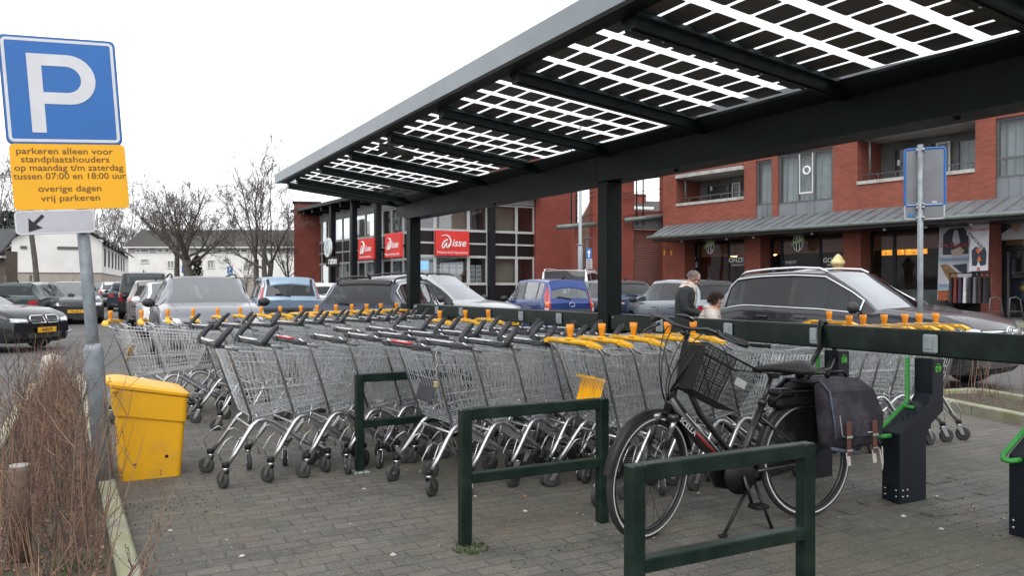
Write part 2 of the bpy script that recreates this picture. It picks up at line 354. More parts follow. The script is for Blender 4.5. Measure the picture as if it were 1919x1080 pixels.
# pavers pushed up by roots and traffic round the charging posts
random.seed(77); mb = MB(); RAISED = mat('worn_paver', (.105, .097, .085), .85, 0, .25, 9, .5, 90, dirt=(.05, .05, .045), dscale=8, damt=.6)
for px_, py_ in ((1755, 905), (1735, 893), (1800, 897), (1830, 880), (1780, 935), (1850, 925), (1700, 960), (1660, 975), (1600, 960), (1625, 985), (1680, 990), (1760, 965), (1560, 985), (1640, 945)):
    q = G(px_, py_); mb.box((q.x, q.y, -.03), (.205, .10, .08 + random.uniform(0, .018)), RAISED, rz=random.uniform(-.12, .12), ry=random.uniform(-.06, .06), rx=random.uniform(-.07, .07), bev=.006)
tag(mb.build('raised_pavers'), kind='structure')
# litter and moss flecks on the yard
LEAF = mat('dry_leaf', (0.22, 0.12, 0.05), 0.8, 0, 0.3, 30); CRUMB = mat('pale_crumbs', (0.45, 0.43, 0.4), 0.8, 0, 0.3, 50)
MOSS = mat('moss', (0.045, 0.075, 0.018), 0.95, 0, 0.4, 40)
random.seed(5); mb = MB()
for i in range(420):
    x = random.uniform(0.2, 6); y = random.uniform(1.5, 8.5); r = random.uniform(.003, .008) if random.random() < .85 else random.uniform(.012, .022)
    k = random.random(); m = CRUMB if k < .62 else LEAF
    n = 5; a0 = random.random() * 6
    vs = [(x + r * random.uniform(.6, 1.2) * math.cos(a0 + 6.283 * j / n), y + r * random.uniform(.6, 1.2) * math.sin(a0 + 6.283 * j / n), 0.0065) for j in range(n)] + [(x, y, 0.0065 + r * random.uniform(.2, .7))]
    mb.add(vs, [(j, (j + 1) % n, n) for j in range(n)], m)
tag(mb.build('litter'), kind='stuff', label='pale crumbs and dry leaf bits scattered over the pavers', cat='litter')
mb = MB()
for (cx, cy, R, n) in ((1.79, 3.86, .10, 90), (0.42, 5.4, .35, 60), (2.2, 3.3, .5, 60), (4.9, 2.9, .5, 50), (1.76, 5.85, .08, 30), (5.2, 3.3, .7, 60)):
    for i in range(n):
        a = random.random() * 6.28; q = R * math.sqrt(random.random()); x, y = cx + q * math.cos(a), cy + q * math.sin(a); hgt = random.uniform(.006, .028) if R < .2 else random.uniform(.003, .012); t = random.random() * 6
        for _ in range(2):
            t += 1.7; dx, dy = math.cos(t) * .006, math.sin(t) * .006
            mb.add([(x - dx, y - dy, .004), (x + dx, y + dy, .004), (x + dx * .3 + random.uniform(-.01, .01), y + random.uniform(-.01, .01), .004 + hgt)], [(0, 1, 2)], MOSS)
tag(mb.build('moss'), kind='stuff', label='small green moss tufts growing in the paver joints', cat='moss')

# ================================================================== BUILDINGS
BR = brickmat('orange_red_brick', (0.30, 0.068, 0.037, 1), (0.20, 0.045, 0.029, 1), (0.16, 0.080, 0.062, 1), 0.21, 0.062, 0.009, 0.4, 0.85, 0.5, 'wall', 0.15)
BR2 = brickmat('dark_red_brick', (0.25, 0.045, 0.028, 1), (0.19, 0.036, 0.024, 1), (0.15, 0.06, 0.045, 1), 0.21, 0.062, 0.009, 0.4, 0.85, 0.5, 'wall', 0.18)
BR3 = brickmat('brown_brick', (0.26, 0.14, 0.10, 1), (0.22, 0.115, 0.085, 1), (0.2, 0.16, 0.13, 1), 0.21, 0.062, 0.009, 0.4)
LEAD = mat('lead_sheet', (0.17, 0.185, 0.20), 0.5, 0.25, 0.2, 1.4, 0.06, 12, dirt=(0.2, 0.22, 0.23), dscale=1.7, damt=0.5)
GUT = mat('zinc_gutter', (0.15, 0.18, 0.165), 0.5, 0.2, 0.2, 3, dirt=(0.09, 0.10, 0.09), dscale=4, damt=0.6)
CONC = mat('pale_concrete', (0.42, 0.41, 0.385), 0.85, 0, 0.15, 2, 0.1, 30, dirt=(0.17, 0.16, 0.14), dscale=3, damt=0.6)
FRAME = mat('grey_window_frame', (0.085, 0.09, 0.095), 0.5, 0, 0.1, 4)
WFRAME = mat('white_window_frame', (0.62, 0.62, 0.60), 0.5, 0, 0.06, 4)
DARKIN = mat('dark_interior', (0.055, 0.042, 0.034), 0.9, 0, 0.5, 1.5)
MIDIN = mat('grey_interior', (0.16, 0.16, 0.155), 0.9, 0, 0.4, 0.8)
CURT = mat('net_curtain', (0.50, 0.52, 0.54), 0.9, 0, 0.12, 3)
_n = CURT.node_tree; _p = _n.nodes['Principled BSDF']; _tc = _n.nodes['Texture Coordinate']; _wv = _n.nodes.new('ShaderNodeTexWave'); _wv.inputs['Scale'].default_value = 2.6; _wv.inputs['Distortion'].default_value = 2.5; _wv.inputs['Detail'].default_value = 2; _wv.bands_direction = 'DIAGONAL'
_mp = _n.nodes.new('ShaderNodeMapping'); _mp.inputs['Scale'].default_value = (1, 1, .02); _bp = _n.nodes.new('ShaderNodeBump'); _bp.inputs['Strength'].default_value = 1.0; _bp.inputs['Distance'].default_value = .06   # folds
_n.links.new(_tc.outputs['Object'], _mp.inputs[0]); _n.links.new(_mp.outputs[0], _wv.inputs[0]); _n.links.new(_wv.outputs[0], _bp.inputs['Height']); _n.links.new(_bp.outputs[0], _p.inputs['Normal'])
PANE = glassmat('window_pane', (0.75, 0.8, 0.8), 0.85); SHOPPANE = glassmat('shop_pane', (0.8, 0.85, 0.85), 0.9, base=.012, top=.35); OFFPANE = glassmat('office_pane', (0.75, 0.8, 0.8), 0.85, base=.14, top=.6)
ROOF = mat('grey_roof_tiles', (0.050, 0.045, 0.042), 0.85, 0, 0.2, 3, 0.4, 14, dirt=(0.07, 0.066, 0.05), dscale=1.5, damt=0.5)
ROOFB = mat('dark_roof', (0.05, 0.052, 0.055), 0.8, 0, 0.2, 3)
RENDER = mat('white_render', (0.74, 0.725, 0.70), 0.9, 0, 0.05, 0.8, 0.05, 30, dirt=(0.6, 0.58, 0.55), dscale=0.5, damt=0.5)
BEIGE = mat('beige_base_brick', (0.36, 0.32, 0.275), 0.9, 0, 0.1, 3)
BLKSTEEL = mat('black_steel', (0.008, 0.009, 0.012), 0.45, 0, 0.15, 5, spec=.25)
BLKPANEL = mat('black_panel', (0.013, 0.010, 0.010), 0.4, 0, 0.2, 3, spec=.25)
REDSIGN = mat('red_sign_face', (0.62, 0.03, 0.022), 0.4, 0, 0.05, 3)
LAMP = mat('warm_lamp', (1, 0.5, 0.15), 0.5, 0, 0, emit=(1, 0.50, 0.16), estr=7)
SCRN = mat('menu_screen', (0.9, 0.4, 0.05), 0.4, 0, 0.6, 6, emit=(0.95, 0.35, 0.03), estr=0.9)
ORBAND = mat('orange_brown_band', (0.24, 0.085, 0.045), 0.6, 0, 0.25, 2)

class FA:
    """a facade: local x runs along it from p0, local y points out towards the yard, z up"""
    def __init__(s, px, depth, ang):
        # ang: direction of the facade, degrees clockwise from the view axis (negative: receding left)
        a = AZ + rad(ang); s.d = Vector((math.sin(a), math.cos(a), 0)); p = AD(px, 538, depth); s.p = Vector((p.x, p.y, 0))
        n = Vector((s.d.y, -s.d.x, 0))
        if n.dot(s.p) > 0: n = -n
        s.n = n; s.flip = s.d.cross(n).z < 0
        s.rz = math.atan2(s.d.y, s.d.x)
        s.M = Matrix(((s.d.x, n.x, 0, s.p.x), (s.d.y, n.y, 0, s.p.y), (0, 0, 1, 0), (0, 0, 0, 1)))
        s.Mr = Matrix(((s.d.x, s.d.y * -1, 0), (s.d.y, s.d.x, 0), (0, 0, 1)))
    def s(s, px, off=0.0):
        r = ray(px, 538); o = s.p + s.n * off
        # solve o + d*k on ray
        den = s.d.x * r.y - s.d.y * r.x; return -(o.x * r.y - o.y * r.x) / den
    def z(s, px, py, off=0.0):
        k = s.s(px, off); q = s.p + s.n * off + s.d * k; D = (q - Vector((0, 0, 0))).dot(Vector((FW.x, FW.y, 0)).normalized())
        return CAMH + (538 - py) * D / FPX
    def pt(s, k, off, z): q = s.p + s.d * k + s.n * off; return Vector((q.x, q.y, z))
    def box(s, mb, k0, k1, z0, z1, o0, o1, m, bev=0):
        c = s.pt((k0 + k1) / 2, (o0 + o1) / 2, (z0 + z1) / 2); mb.box(c, (abs(k1 - k0), abs(o1 - o0), abs(z1 - z0)), m, rz=s.rz, bev=bev)
    def wall(s, mb, k0, k1, z0, z1, o0, o1, holes, m):
        if k0 > k1: k0, k1 = k1, k0
        H = [(min(a, b), max(a, b), c, d) for a, b, c, d in holes]
        xs = sorted({k0, k1} | {min(max(v, k0), k1) for h in H for v in h[:2]}); zs = sorted({z0, z1} | {min(max(v, z0), z1) for h in H for v in h[2:]})
        for j in range(len(zs) - 1):
            run = None
            for i in range(len(xs) - 1):
                cx, cz = (xs[i] + xs[i + 1]) / 2, (zs[j] + zs[j + 1]) / 2
                solid = not any(h[0] < cx < h[1] and h[2] < cz < h[3] for h in H)
                if solid and run is None: run = xs[i]
                if run is not None and (not solid): s.box(mb, run, xs[i], zs[j], zs[j + 1], o0, o1, m); run = None
            if run is not None: s.box(mb, run, xs[-1], zs[j], zs[j + 1], o0, o1, m)
    def textM(s, k, z, off):
        # matrix for lettering standing on the facade, reading left to right for the viewer
        xd = -s.d if RT.dot(s.d) < 0 else s.d; q = s.pt(k, off, z)
        return Matrix(((xd.x, 0, s.n.x, q.x), (xd.y, 0, s.n.y, q.y), (xd.z, 1, 0, q.z), (0, 0, 0, 1)))
    def window(s, parent, k0, k1, z0, z1, off, fm, mull=(), trans=(), back=CURT, depth=0.35, fw=0.07, name='window', glass=PANE, sill=None):
        if k0 > k1: k0, k1 = k1, k0
        mb = MB(); f = fw
        s.box(mb, k0, k1, z1 - f, z1, off - .05, off + .03, fm); s.box(mb, k0, k1, z0, z0 + f, off - .05, off + .03, fm)
        s.box(mb, k0, k0 + f, z0 + f, z1 - f, off - .05, off + .03, fm); s.box(mb, k1 - f, k1, z0 + f, z1 - f, off - .05, off + .03, fm)
        for q in mull: s.box(mb, q - f / 2, q + f / 2, z0 + f, z1 - f, off - .05, off + .025, fm)
        for q in trans: s.box(mb, k0 + f, k1 - f, q - f / 2, q + f / 2, off - .05, off + .02, fm)
        w = mb.build(name, parent)
        if back is not None: bk = MB(); s.box(bk, k0 + .01, k1 - .01, z0 + .01, z1 - .01, off - depth - .02, off - depth, back); bk.build('curtain' if back is CURT else 'room_wall', w)
        g = MB(); a = [s.pt(k0 + f, off - .01, z0 + f), s.pt(k1 - f, off - .01, z0 + f), s.pt(k1 - f, off - .01, z1 - f), s.pt(k0 + f, off - .01, z1 - f)]
        g.quad(*a, glass); g.build('pane', w)
        return w

# ---------------------------------------------------------------- shops with flats above, on the right
F1 = FA(1900, 29, -36.7)
sh = thing('shop_building', (0, 0, 0), 'orange-red brick building with shops below and flats with recessed balconies above', 'building')
S = lambda px: F1.s(px)
Z = lambda px, py: F1.z(px, py)
GZ0 = 0.22
zaw_t = Z(1700, 386) ; zaw_g = Z(1700, 411)
zsill = Z(1600, 341); zhead = Z(1560, 278)
kL = S(1243); kR = S(2300)
ztop = 9.3; zf = zaw_t - 0.3
bal1 = (S(1268), S(1395), Z(1330, 376), Z(1330, 318)); bal2 = (S(1607), S(1828), Z(1700, 331), Z(1700, 236))
w1 = (S(1417), S(1447), Z(1432, 385), Z(1432, 300)); w2 = (S(1458), S(1561), Z(1510, 379), Z(1510, 283)); w3 = (S(1866), S(1935), Z(1890, 333), Z(1890, 219))
w1b = (w1[0], w1[1], zaw_t - .1, w1[2]); w2b = (w2[0], w2[1], zaw_t - .1, w2[2]); w3b = (w3[0], w3[1], zaw_t - .1, w3[2])
mb = MB(); F1.wall(mb, kL, kR, zf, ztop, -0.35, 0, [bal1, bal2, w1, w2, w3, w1b, w2b, w3b], BR)
F1.box(mb, kL, kL - .35, GZ0, zf, -7, 0.0, BR); F1.box(mb, kL, kL - .35, zf, ztop, -7, -0.36, BR)   # gable return
mb.build('brick_wall', sh)
mb = MB(); F1.box(mb, kL + .3, kR, ztop, ztop + .25, -0.6, 0.55, LEAD)
vs = [F1.pt(kL + .3, .5, ztop + .26), F1.pt(kR, .5, ztop + .26), F1.pt(kR, -4.5, ztop + 2.6), F1.pt(kL + .3, -4.5, ztop + 2.6), F1.pt(kL + .3, -9, ztop + .26), F1.pt(kR, -9, ztop + .26)]
mb.add(vs, [(0, 1, 2, 3), (3, 2, 5, 4), (0, 3, 4)], ROOFB); mb.build('roof', sh)
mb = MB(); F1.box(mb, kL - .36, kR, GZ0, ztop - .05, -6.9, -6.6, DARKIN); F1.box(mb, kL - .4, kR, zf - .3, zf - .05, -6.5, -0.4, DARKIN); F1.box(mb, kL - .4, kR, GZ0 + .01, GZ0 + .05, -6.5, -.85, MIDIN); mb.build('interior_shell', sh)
for b, (a0, a1, z0, z1) in enumerate((bal1, bal2)):
    if a0 > a1: a0, a1 = a1, a0
    mb = MB()
    F1.box(mb, a0, a1, z0 - .12, z0 + .02, -.4, .06, CONC); mb_s = mb.build('balcony_sill', sh)
    mb = MB(); F1.box(mb, a0, a0 + .02, z0, z1, -1.9, -.36, BR); F1.box(mb, a1 - .02, a1, z0, z1, -1.9, -.36, BR); F1.box(mb, a0, a1, z0 - .35, z0 - .3, -1.9, -.36, CONC)
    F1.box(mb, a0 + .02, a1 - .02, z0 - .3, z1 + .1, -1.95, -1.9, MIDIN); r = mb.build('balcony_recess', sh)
    mb = MB(); F1.box(mb, a0 + .025, a1 - .025, z1 - .24, z1 - .05, -1.88, .14, CONC, .015); F1.box(mb, a0 + .025, a1 - .025, z1 - .045, z1 - .004, -1.6, .06, ROOFB); mb.build('balcony_roof_slab', sh)
    mb = MB()
    mb.tube([F1.pt(a0 + .1, -.1, z0 + .27), F1.pt(a1 - .1, -.1, z0 + .27)], .022, FRAME)
    n = 6
    for i in range(n + 1): k = a0 + .12 + (a1 - a0 - .24) * i / n; mb.tube([F1.pt(k, -.1, z0), F1.pt(k, -.1, z0 + .27)], .016, FRAME)
    mb.build('balcony_railing', sh)
    L = a1 - a0; zz = z1 - .55
    F1.window(sh, a0 + .05 * L, a0 + .30 * L, z0 - .2, zz, -1.75, FRAME, back=CURT, depth=.1); F1.window(sh, a0 + .36 * L, a0 + .48 * L, z0 - .2, zz, -1.75, WFRAME, back=MIDIN, depth=.1, name='balcony_door'); F1.window(sh, a0 + .52 * L, a0 + .86 * L, z0 - .2, zz, -1.75, FRAME, trans=[z0 + (zz - z0) * .55], back=MIDIN, depth=.1)
    mb = MB(); k = a1 - .45
    mb.tube([F1.pt(k, -.2, z0), F1.pt(k, -.2, z1)], .05, FRAME); mb.build('downpipe', sh)
    mb = MB(); F1.box(mb, a1 - .95, a1 - .83, z0 + .75, z0 + 1.0, -1.8, -1.7, WHITE, .02); mb.tube([F1.pt(a1 - .89, -1.69, z0 + .72), F1.pt(a1 - .89, -1.69, z0 + .6)], .03, FRAME); mb.build('wall_lantern', sh)
kk = lambda h, f: h[0] + (h[1] - h[0]) * f
F1.window(sh, w1[0], w1[1], w1[2], w1[3], -.12, FRAME, depth=.3, back=CURT, fw=.09)
F1.window(sh, w2[0], w2[1], w2[2], w2[3], -.12, FRAME, mull=[kk(w2, .37), kk(w2, .66)], depth=.3, back=CURT, fw=.10)
F1.window(sh, w3[0], w3[1], w3[2], w3[3], -.12, FRAME, trans=[w3[2] + .33 * (w3[3] - w3[2])], depth=.3, back=CURT, fw=.09)
mb = MB(); F1.box(mb, kk(w2, .39), kk(w2, .64), w2[2] + .4, w2[2] + .47, -.08, -.05, WFRAME); F1.box(mb, kk(w2, .39), kk(w2, .405), w2[2] + .47, w2[3] - .1, -.08, -.05, WFRAME); F1.box(mb, kk(w2, .625), kk(w2, .64), w2[2] + .47, w2[3] - .1, -.08, -.05, WFRAME)
mb.build('casement', sh)
mb = MB(); c = F1.pt(kk(w2, .52), -.10, w2[2] + 1.45)
mb.tube([c + F1.d * (.17 * math.cos(t)) + Vector((0, 0, .17 * math.sin(t))) for t in [i * 6.283 / 14 for i in range(14)]], .05, WHITE, 6, closed=True); tag(mb.build('window_wreath'), 'white ring wreath hanging in the triple window of the flat', 'wreath')
for h in (w1b, w2b, w3b):
    mb = MB(); a0, a1 = min(h[:2]), max(h[:2]); F1.box(mb, a0, a1, h[2], h[3], -.3, -.06, LEAD); n = 3
    for i in range(1, n): F1.box(mb, a0 + (a1 - a0) * i / n - .015, a0 + (a1 - a0) * i / n + .015, h[2], h[3], -.06, -.035, LEAD)
    mb.build('lead_panel', sh)
# awning roof of standing-seam lead
kA = S(1215); mb = MB(); AWO = 2.1
k0a = F1.s(1216, AWO)
zg2 = F1.z(1700, 412, AWO)
P = [F1.pt(k0a, AWO, zg2), F1.pt(kR, AWO, zg2), F1.pt(kR, .01, zaw_t), F1.pt(kL - .2, .01, zaw_t)]
mb.add(P + [p - Vector((0, 0, .07)) for p in P], [(0, 1, 2, 3), (7, 6, 5, 4), (0, 4, 5, 1), (3, 7, 4, 0)], LEAD)
nse = 40
for i in range(nse + 1):
    k = k0a + (kR - k0a) * i / nse; kt = min(k, kL - .2) if k0a > kR else k
    a = F1.pt(k, AWO, zg2 + .02); b = F1.pt(kt, .03, zaw_t + .02); mb.sq(a, b, .03, LEAD, .05)
mb.build('awning_roof', sh)
mb = MB(); mb.tube([F1.pt(k0a + .02, AWO + .06, zg2 - .03), F1.pt(kR, AWO + .06, zg2 - .03)], .085, GUT, 8)
for i in range(20): k = k0a + (kR - k0a) * i / 20; mb.tube([F1.pt(k, AWO + .06, zg2 - .03), F1.pt(k - .05, AWO + .06, zg2 - .03)], .097, GUT, 8)
F1.box(mb, k0a - .25, kR, zg2 - .22, zg2 - .12, .0, AWO - .05, BLKPANEL); mb.build('gutter', sh)
# piers and shopfronts
zc = zg2 - .2
piers = [(1243, 1283), (1395, 1425), (1580, 1613), (1838, 1860)]
pk = []
for a, b in piers:
    mb = MB(); ka, kb = S(a), S(b); pk.append((ka, kb)); F1.box(mb, ka, kb, GZ0, zf + .02, -.95, -.01, BR); mb.build('brick_pier', sh)
FO = -.85
def front(a, b, mulls, texts):
    ka, kb = S(a), S(b)
    lo, hi = min(ka, kb), max(ka, kb); F1.window(sh, lo, hi, GZ0 + .05, zc, FO, BLKSTEEL, mull=[F1.s(m, FO) for m in mulls], back=None, fw=.12, name='shop_window', glass=SHOPPANE)
    mb = MB(); F1.box(mb, lo + .13, hi - .13, zc - .78, zc - .14, FO - .03, FO - .018, ORBAND); mb.build('shop_band', sh)
front(1283, 1395, [1313, 1366], 0); front(1425, 1580, [1466, 1538], 0); front(1613, 1760, [1677], 0); front(1760, 1838, [], 0); front(1860, 2100, [1990], 0)
for i, px in enumerate((1318, 1375, 1441, 1453, 1480, 1590, 1870)):
    pass
def shoptext(t, px, py, size, m=WHITE, off=FO + .03, bold=.0): 
    mb = MB(); mb.text(t, size * .6, m, F1.textM(F1.s(px, off), F1.z(px, py, off), off), .004, bold=bold); return mb.build('window_lettering', sh)
shoptext('VERS', 1297, 497, .62); shoptext('JOUW', 1297, 484, .32); shoptext('ONZE', 1380, 488, .55, bold=.02); shoptext('FAVORIETEN', 1383, 497, .22); shoptext('ENJOY', 1483, 492, .33); shoptext('GOUD', 1560, 488, .5, bold=.02); shoptext('BEKEND', 1560, 497, .22)
# hanging shop signs: white oval plate, fork and knife, green ribbon
GREENR = mat('green_sign_ribbon', (0.22, 0.42, 0.06), 0.4, 0, 0.05, 4)
for px, py, hh in ((1332, 460, 1.35), (1497, 454, 1.35)):
    g = thing('shop_sign', F1.pt(F1.s(px, -.3), -.3, F1.z(px, py, -.3)), ('smaller, farther' if px < 1400 else 'larger, nearer') + ' oval fork-and-knife sign with a green ribbon above the lunchroom windows', 'shop sign', F1.rz + (math.pi if F1.d.dot(RT) < 0 else 0))
    R = Matrix.Rotation(math.pi / 2, 4, 'X')
    mb = MB(); el = [(.42 * math.cos(t), .70 * math.sin(t)) for t in [i * 6.283 / 28 for i in range(28)]]; mb.prism(el, .10, WHITE, R)
    el = [(.36 * math.cos(t), .64 * math.sin(t)) for t in [i * 6.283 / 28 for i in range(28)]]; mb.prism(el, .012, BLKSTEEL, Matrix.Translation((0, -.10, 0)) @ R); mb.build('plate', g)
    mb = MB(); T = Matrix.Translation((0, -.112, 0)) @ R
    mb.prism([(-.14, -.6), (-.06, -.6), (-.06, .1), (.0, .2), (.02, .5), (-.03, .5), (-.05, .25), (-.09, .25), (-.1, .5), (-.14, .5), (-.15, .25), (-.19, .25), (-.2, .5), (-.24, .5), (-.22, .2), (-.14, .1)], .012, WHITE, T)
    mb.prism([(.1, -.6), (.18, -.6), (.2, .1), (.24, .3), (.2, .52), (.1, .55)], .012, WHITE, T); mb.build('cutlery', g)
    mb = MB(); mb.prism([(-.55, -.28), (.40, .02), (.58, .10), (.50, .38), (.38, .30), (-.45, .04)], .03, GREENR, Matrix.Translation((0, -.125, 0)) @ R)
    mb.text('Family', .30, WHITE, Matrix.Translation((0, -.156, .04)) @ Matrix.Rotation(-.3, 4, 'Y') @ R, .006, bold=.02, shear=.3); mb.build('ribbon', g)
    mb = MB(); mb.sq((0, .0, .7), (0, .0, 1.0), .03, BLKSTEEL); mb.build('hanger', g); g.scale = (.62, .62, .62)
# pendant lamps inside the lunchroom
lampspots = [(1372, 478, 'hanging low behind the first lunchroom window'), (1378, 479, 'beside the lettering in the first lunchroom window'), (1437, 477, 'leftmost in the second lunchroom window'), (1445, 476, 'middle one of three in the second lunchroom window'), (1452, 476, 'rightmost of three in the second lunchroom window'), (1625, 433, 'high under the ceiling of the bakery corner')]
for px, py, d in lampspots:
    o = -1.6; q = F1.pt(F1.s(px, o), o, F1.z(px, py, o)); g = thing('pendant_lamp', q, 'small warm glowing pendant lamp ' + d, 'lamp', group='glowing pendant lamps in the shops')
    mb = MB(); mb.lathe([(.0, -.09), (.08, -.07), (.13, 0), (.08, .08), (0, .10)], LAMP, 8); mb.build('bulb', g)
    mb = MB(); mb.tube([(0, 0, .07), (0, 0, .9)], .008, BLKSTEEL); mb.build('cord', g)
for i, (a, b, y0, y1) in enumerate(((1653, 1671, 461, 479), (1682, 1694, 460, 478), (1697, 1718, 459, 478), (1722, 1737, 462, 476))):
    o = -2.0; mb = MB(); k0, k1 = F1.s(a, o), F1.s(b, o); F1.box(mb, k0, k1, F1.z(a, y1, o), F1.z(a, y0, o), o - .06, o, SCRN)
    zz0, zz1 = F1.z(a, y1, o), F1.z(a, y0, o); FOOD = mat('menu_food', (0.5, 0.12, 0.02), .5, 0, .5, 9, emit=(.7, .16, .02), estr=.7); YF = mat('menu_yellow', (.9, .6, .1), .5, 0, .3, 9, emit=(.95, .55, .05), estr=.9)
    for j in range(3): f = random.uniform(.1, .7); F1.box(mb, kk((k0, k1), f), kk((k0, k1), f + .25), zz0 + (zz1 - zz0) * (.1 + .25 * j), zz0 + (zz1 - zz0) * (.28 + .25 * j), o, o + .01 + .002 * j, (FOOD, YF, FOOD)[j])
    tag(mb.build('menu_screen'), ORD[i] + ' orange lit menu screen from the pier in the bakery window', 'screen', 'lit menu screens in the bakery window')
mb = MB(); F1.box(mb, S(1283) - .2, S(1838), GZ0 + .05, 1.5, -3.2, -2.6, DARKIN); F1.box(mb, S(1640), S(1750), GZ0, 1.3, -1.7, -1.2, MIDIN, .03); mb.build('counter', sh)
# spotlights below the awning
for i, px in enumerate((1278, 1362, 1412, 1522, 1658, 1735, 1820)):
    mb = MB(); o = 1.2; q = F1.pt(F1.s(px, o), o, zg2 - .3); mb.lathe([(.0, .0), (.06, .01), (.05, .12), (.03, .18)], WHITE, 8, Matrix.Translation(q)); mb.build('soffit_spotlight', sh)
for i, px in enumerate((1246, 1259)):
    mb = MB(); q = F1.pt(S(px) , .0, F1.z(px, 474)); mb.box(q, (.10, .10, .28), mat('amber_glass', (.7, .4, .05), .3), rz=F1.rz, bev=.02); mb.build('wall_light', sh)
sheet_pts = [F1.pt(kL + 2, 2.8, 0), F1.pt(kR, 2.8, 0), F1.pt(kR, -.9, 0), F1.pt(kL + 2, -.9, 0)]
mb = MB(); F1.box(mb, kL + 2, kR, -.2, GZ0, -.95, 3.2, SLAB); F1.box(mb, kL + 2, kR, -.2, GZ0 - .004, 3.2, 3.34, KERB); tag(mb.build('pavement'), kind='structure')
# poster and banner by the dry cleaner
SKYB = mat('poster_pale_blue', (.30, .50, .66), .5, 0, .08, 4); NAVY = mat('poster_navy', (.02, .022, .045), .5, 0, .2, 6); SKIN_P = mat('poster_beige', (.55, .40, .30), .5, 0, .1, 6); REDT = mat('poster_red', (.5, .06, .05), .5, 0, 0); POSTW = mat('poster_white', (.62, .62, .66), .5, 0, .08, 3); BRNP = mat('poster_brown', (.30, .16, .06), .5, 0, .4, 8)
PO = FO + .06
def ppoly(mb, pts, m, d): 
    q = [F1.pt(F1.s(x, PO + d), PO + d, F1.z(x, y, PO + d)) for x, y in pts]; n = len(q); q2 = [p - F1.n * .004 for p in q]
    if (q[1] - q[0]).cross(q[2] - q[0]).dot(F1.n) < 0: q = q[::-1]; q2 = q2[::-1]
    mb.add(q + q2, [list(range(n))] + [(i, i + n, (i + 1) % n + n, (i + 1) % n) for i in range(n)], m)
mb = MB(); ppoly(mb, [(1761, 420), (1821, 414), (1821, 560), (1757, 562)], POSTW, .01)
ppoly(mb, [(1767, 478), (1768, 440), (1780, 429), (1806, 427), (1815, 440), (1815, 476)], NAVY, .02); ppoly(mb, [(1788, 432), (1795, 431), (1800, 455), (1790, 462), (1785, 450)], POSTW, .03); ppoly(mb, [(1782, 470), (1800, 462), (1808, 470), (1800, 479), (1785, 480)], SKIN_P, .036)
ppoly(mb, [(1760, 483), (1816, 480), (1816, 490), (1760, 493)], SKYB, .03); ppoly(mb, [(1762, 497), (1775, 495), (1795, 512), (1793, 528), (1778, 526)], BRNP, .03); ppoly(mb, [(1785, 497), (1812, 494), (1812, 512), (1800, 510)], NAVY, .03); ppoly(mb, [(1758, 532), (1797, 530), (1797, 541), (1758, 543)], SKYB, .03)
ppoly(mb, [(1758, 545), (1797, 543), (1797, 562), (1758, 564)], mat('poster_orange', (.40, .10, .03), .5, 0, .5, 9), .03)
M = F1.textM(F1.s(1790, PO + .04), F1.z(1790, 459, PO + .04), PO + .045); mb.text('De Stomer', .25, REDT, M, .002, bold=.01)
M = F1.textM(F1.s(1788, PO + .04), F1.z(1788, 486, PO + .04), PO + .04); mb.text('Stomerijservice', .17, REDT, M, .002)
M = F1.textM(F1.s(1777, PO + .04), F1.z(1777, 536, PO + .04), PO + .04); mb.text('Schoenservice', .12, REDT, M, .002)
tag(mb.build('window_poster'), 'tall window poster of a dark suit over shoes with pale blue strips', 'poster')
bn = thing('hanging_banner', F1.pt(F1.s(1836, .6), .6, 0), 'white hanging banner with a slanted dark label and black jacket', 'banner', F1.rz + math.pi)
PO = .6
mb = MB(); ppoly(mb, [(1820, 412), (1855, 408), (1852, 507), (1816, 509)], POSTW, 0); ppoly(mb, [(1822, 498), (1821, 470), (1828, 463), (1845, 462), (1849, 472), (1848, 496), (1838, 499), (1834, 488), (1830, 499)], NAVY, .01)
ppoly(mb, [(1831, 490), (1835, 478), (1840, 489)], mat('poster_fox', (.6, .16, .05), .5), .02); ppoly(mb, [(1829, 468), (1837, 462), (1840, 470), (1833, 476)], MATS['poster_fox'], .02)
ppoly(mb, [(1812, 436), (1817, 432), (1845, 462), (1838, 470)], WHITE, .02); ppoly(mb, [(1814, 437), (1817, 434), (1843, 462), (1838, 467)], NAVY, .03)
M = F1.textM(F1.s(1828, PO), F1.z(1828, 451, PO), PO + .04) @ Matrix.Rotation(-.82, 4, 'Z'); mb.text('STOMERIJ', .19, WHITE, M, .002)
M = F1.textM(F1.s(1835, PO), F1.z(1835, 505, PO), PO + .02); mb.text('R', .2, REDT, M, .002, bold=.02)
M = F1.textM(F1.s(1838, PO), F1.z(1838, 430, PO), PO + .02); mb.text('Stomerij', .22, REDT, M, .002)
o = mb.build('cloth'); o.parent = bn; o.matrix_parent_inverse = (Matrix.Translation(bn.location) @ Matrix.Rotation(F1.rz + math.pi, 4, 'Z')).inverted()
mb = MB(); zt = F1.z(1837, 409, PO); mb.tube([F1.pt(F1.s(1818, PO), PO, zt), F1.pt(F1.s(1857, PO), PO, zt)], .015, BLKSTEEL); o = mb.build('hanging_rod'); o.parent = bn; o.matrix_parent_inverse = (Matrix.Translation(bn.location) @ Matrix.Rotation(F1.rz + math.pi, 4, 'Z')).inverted()
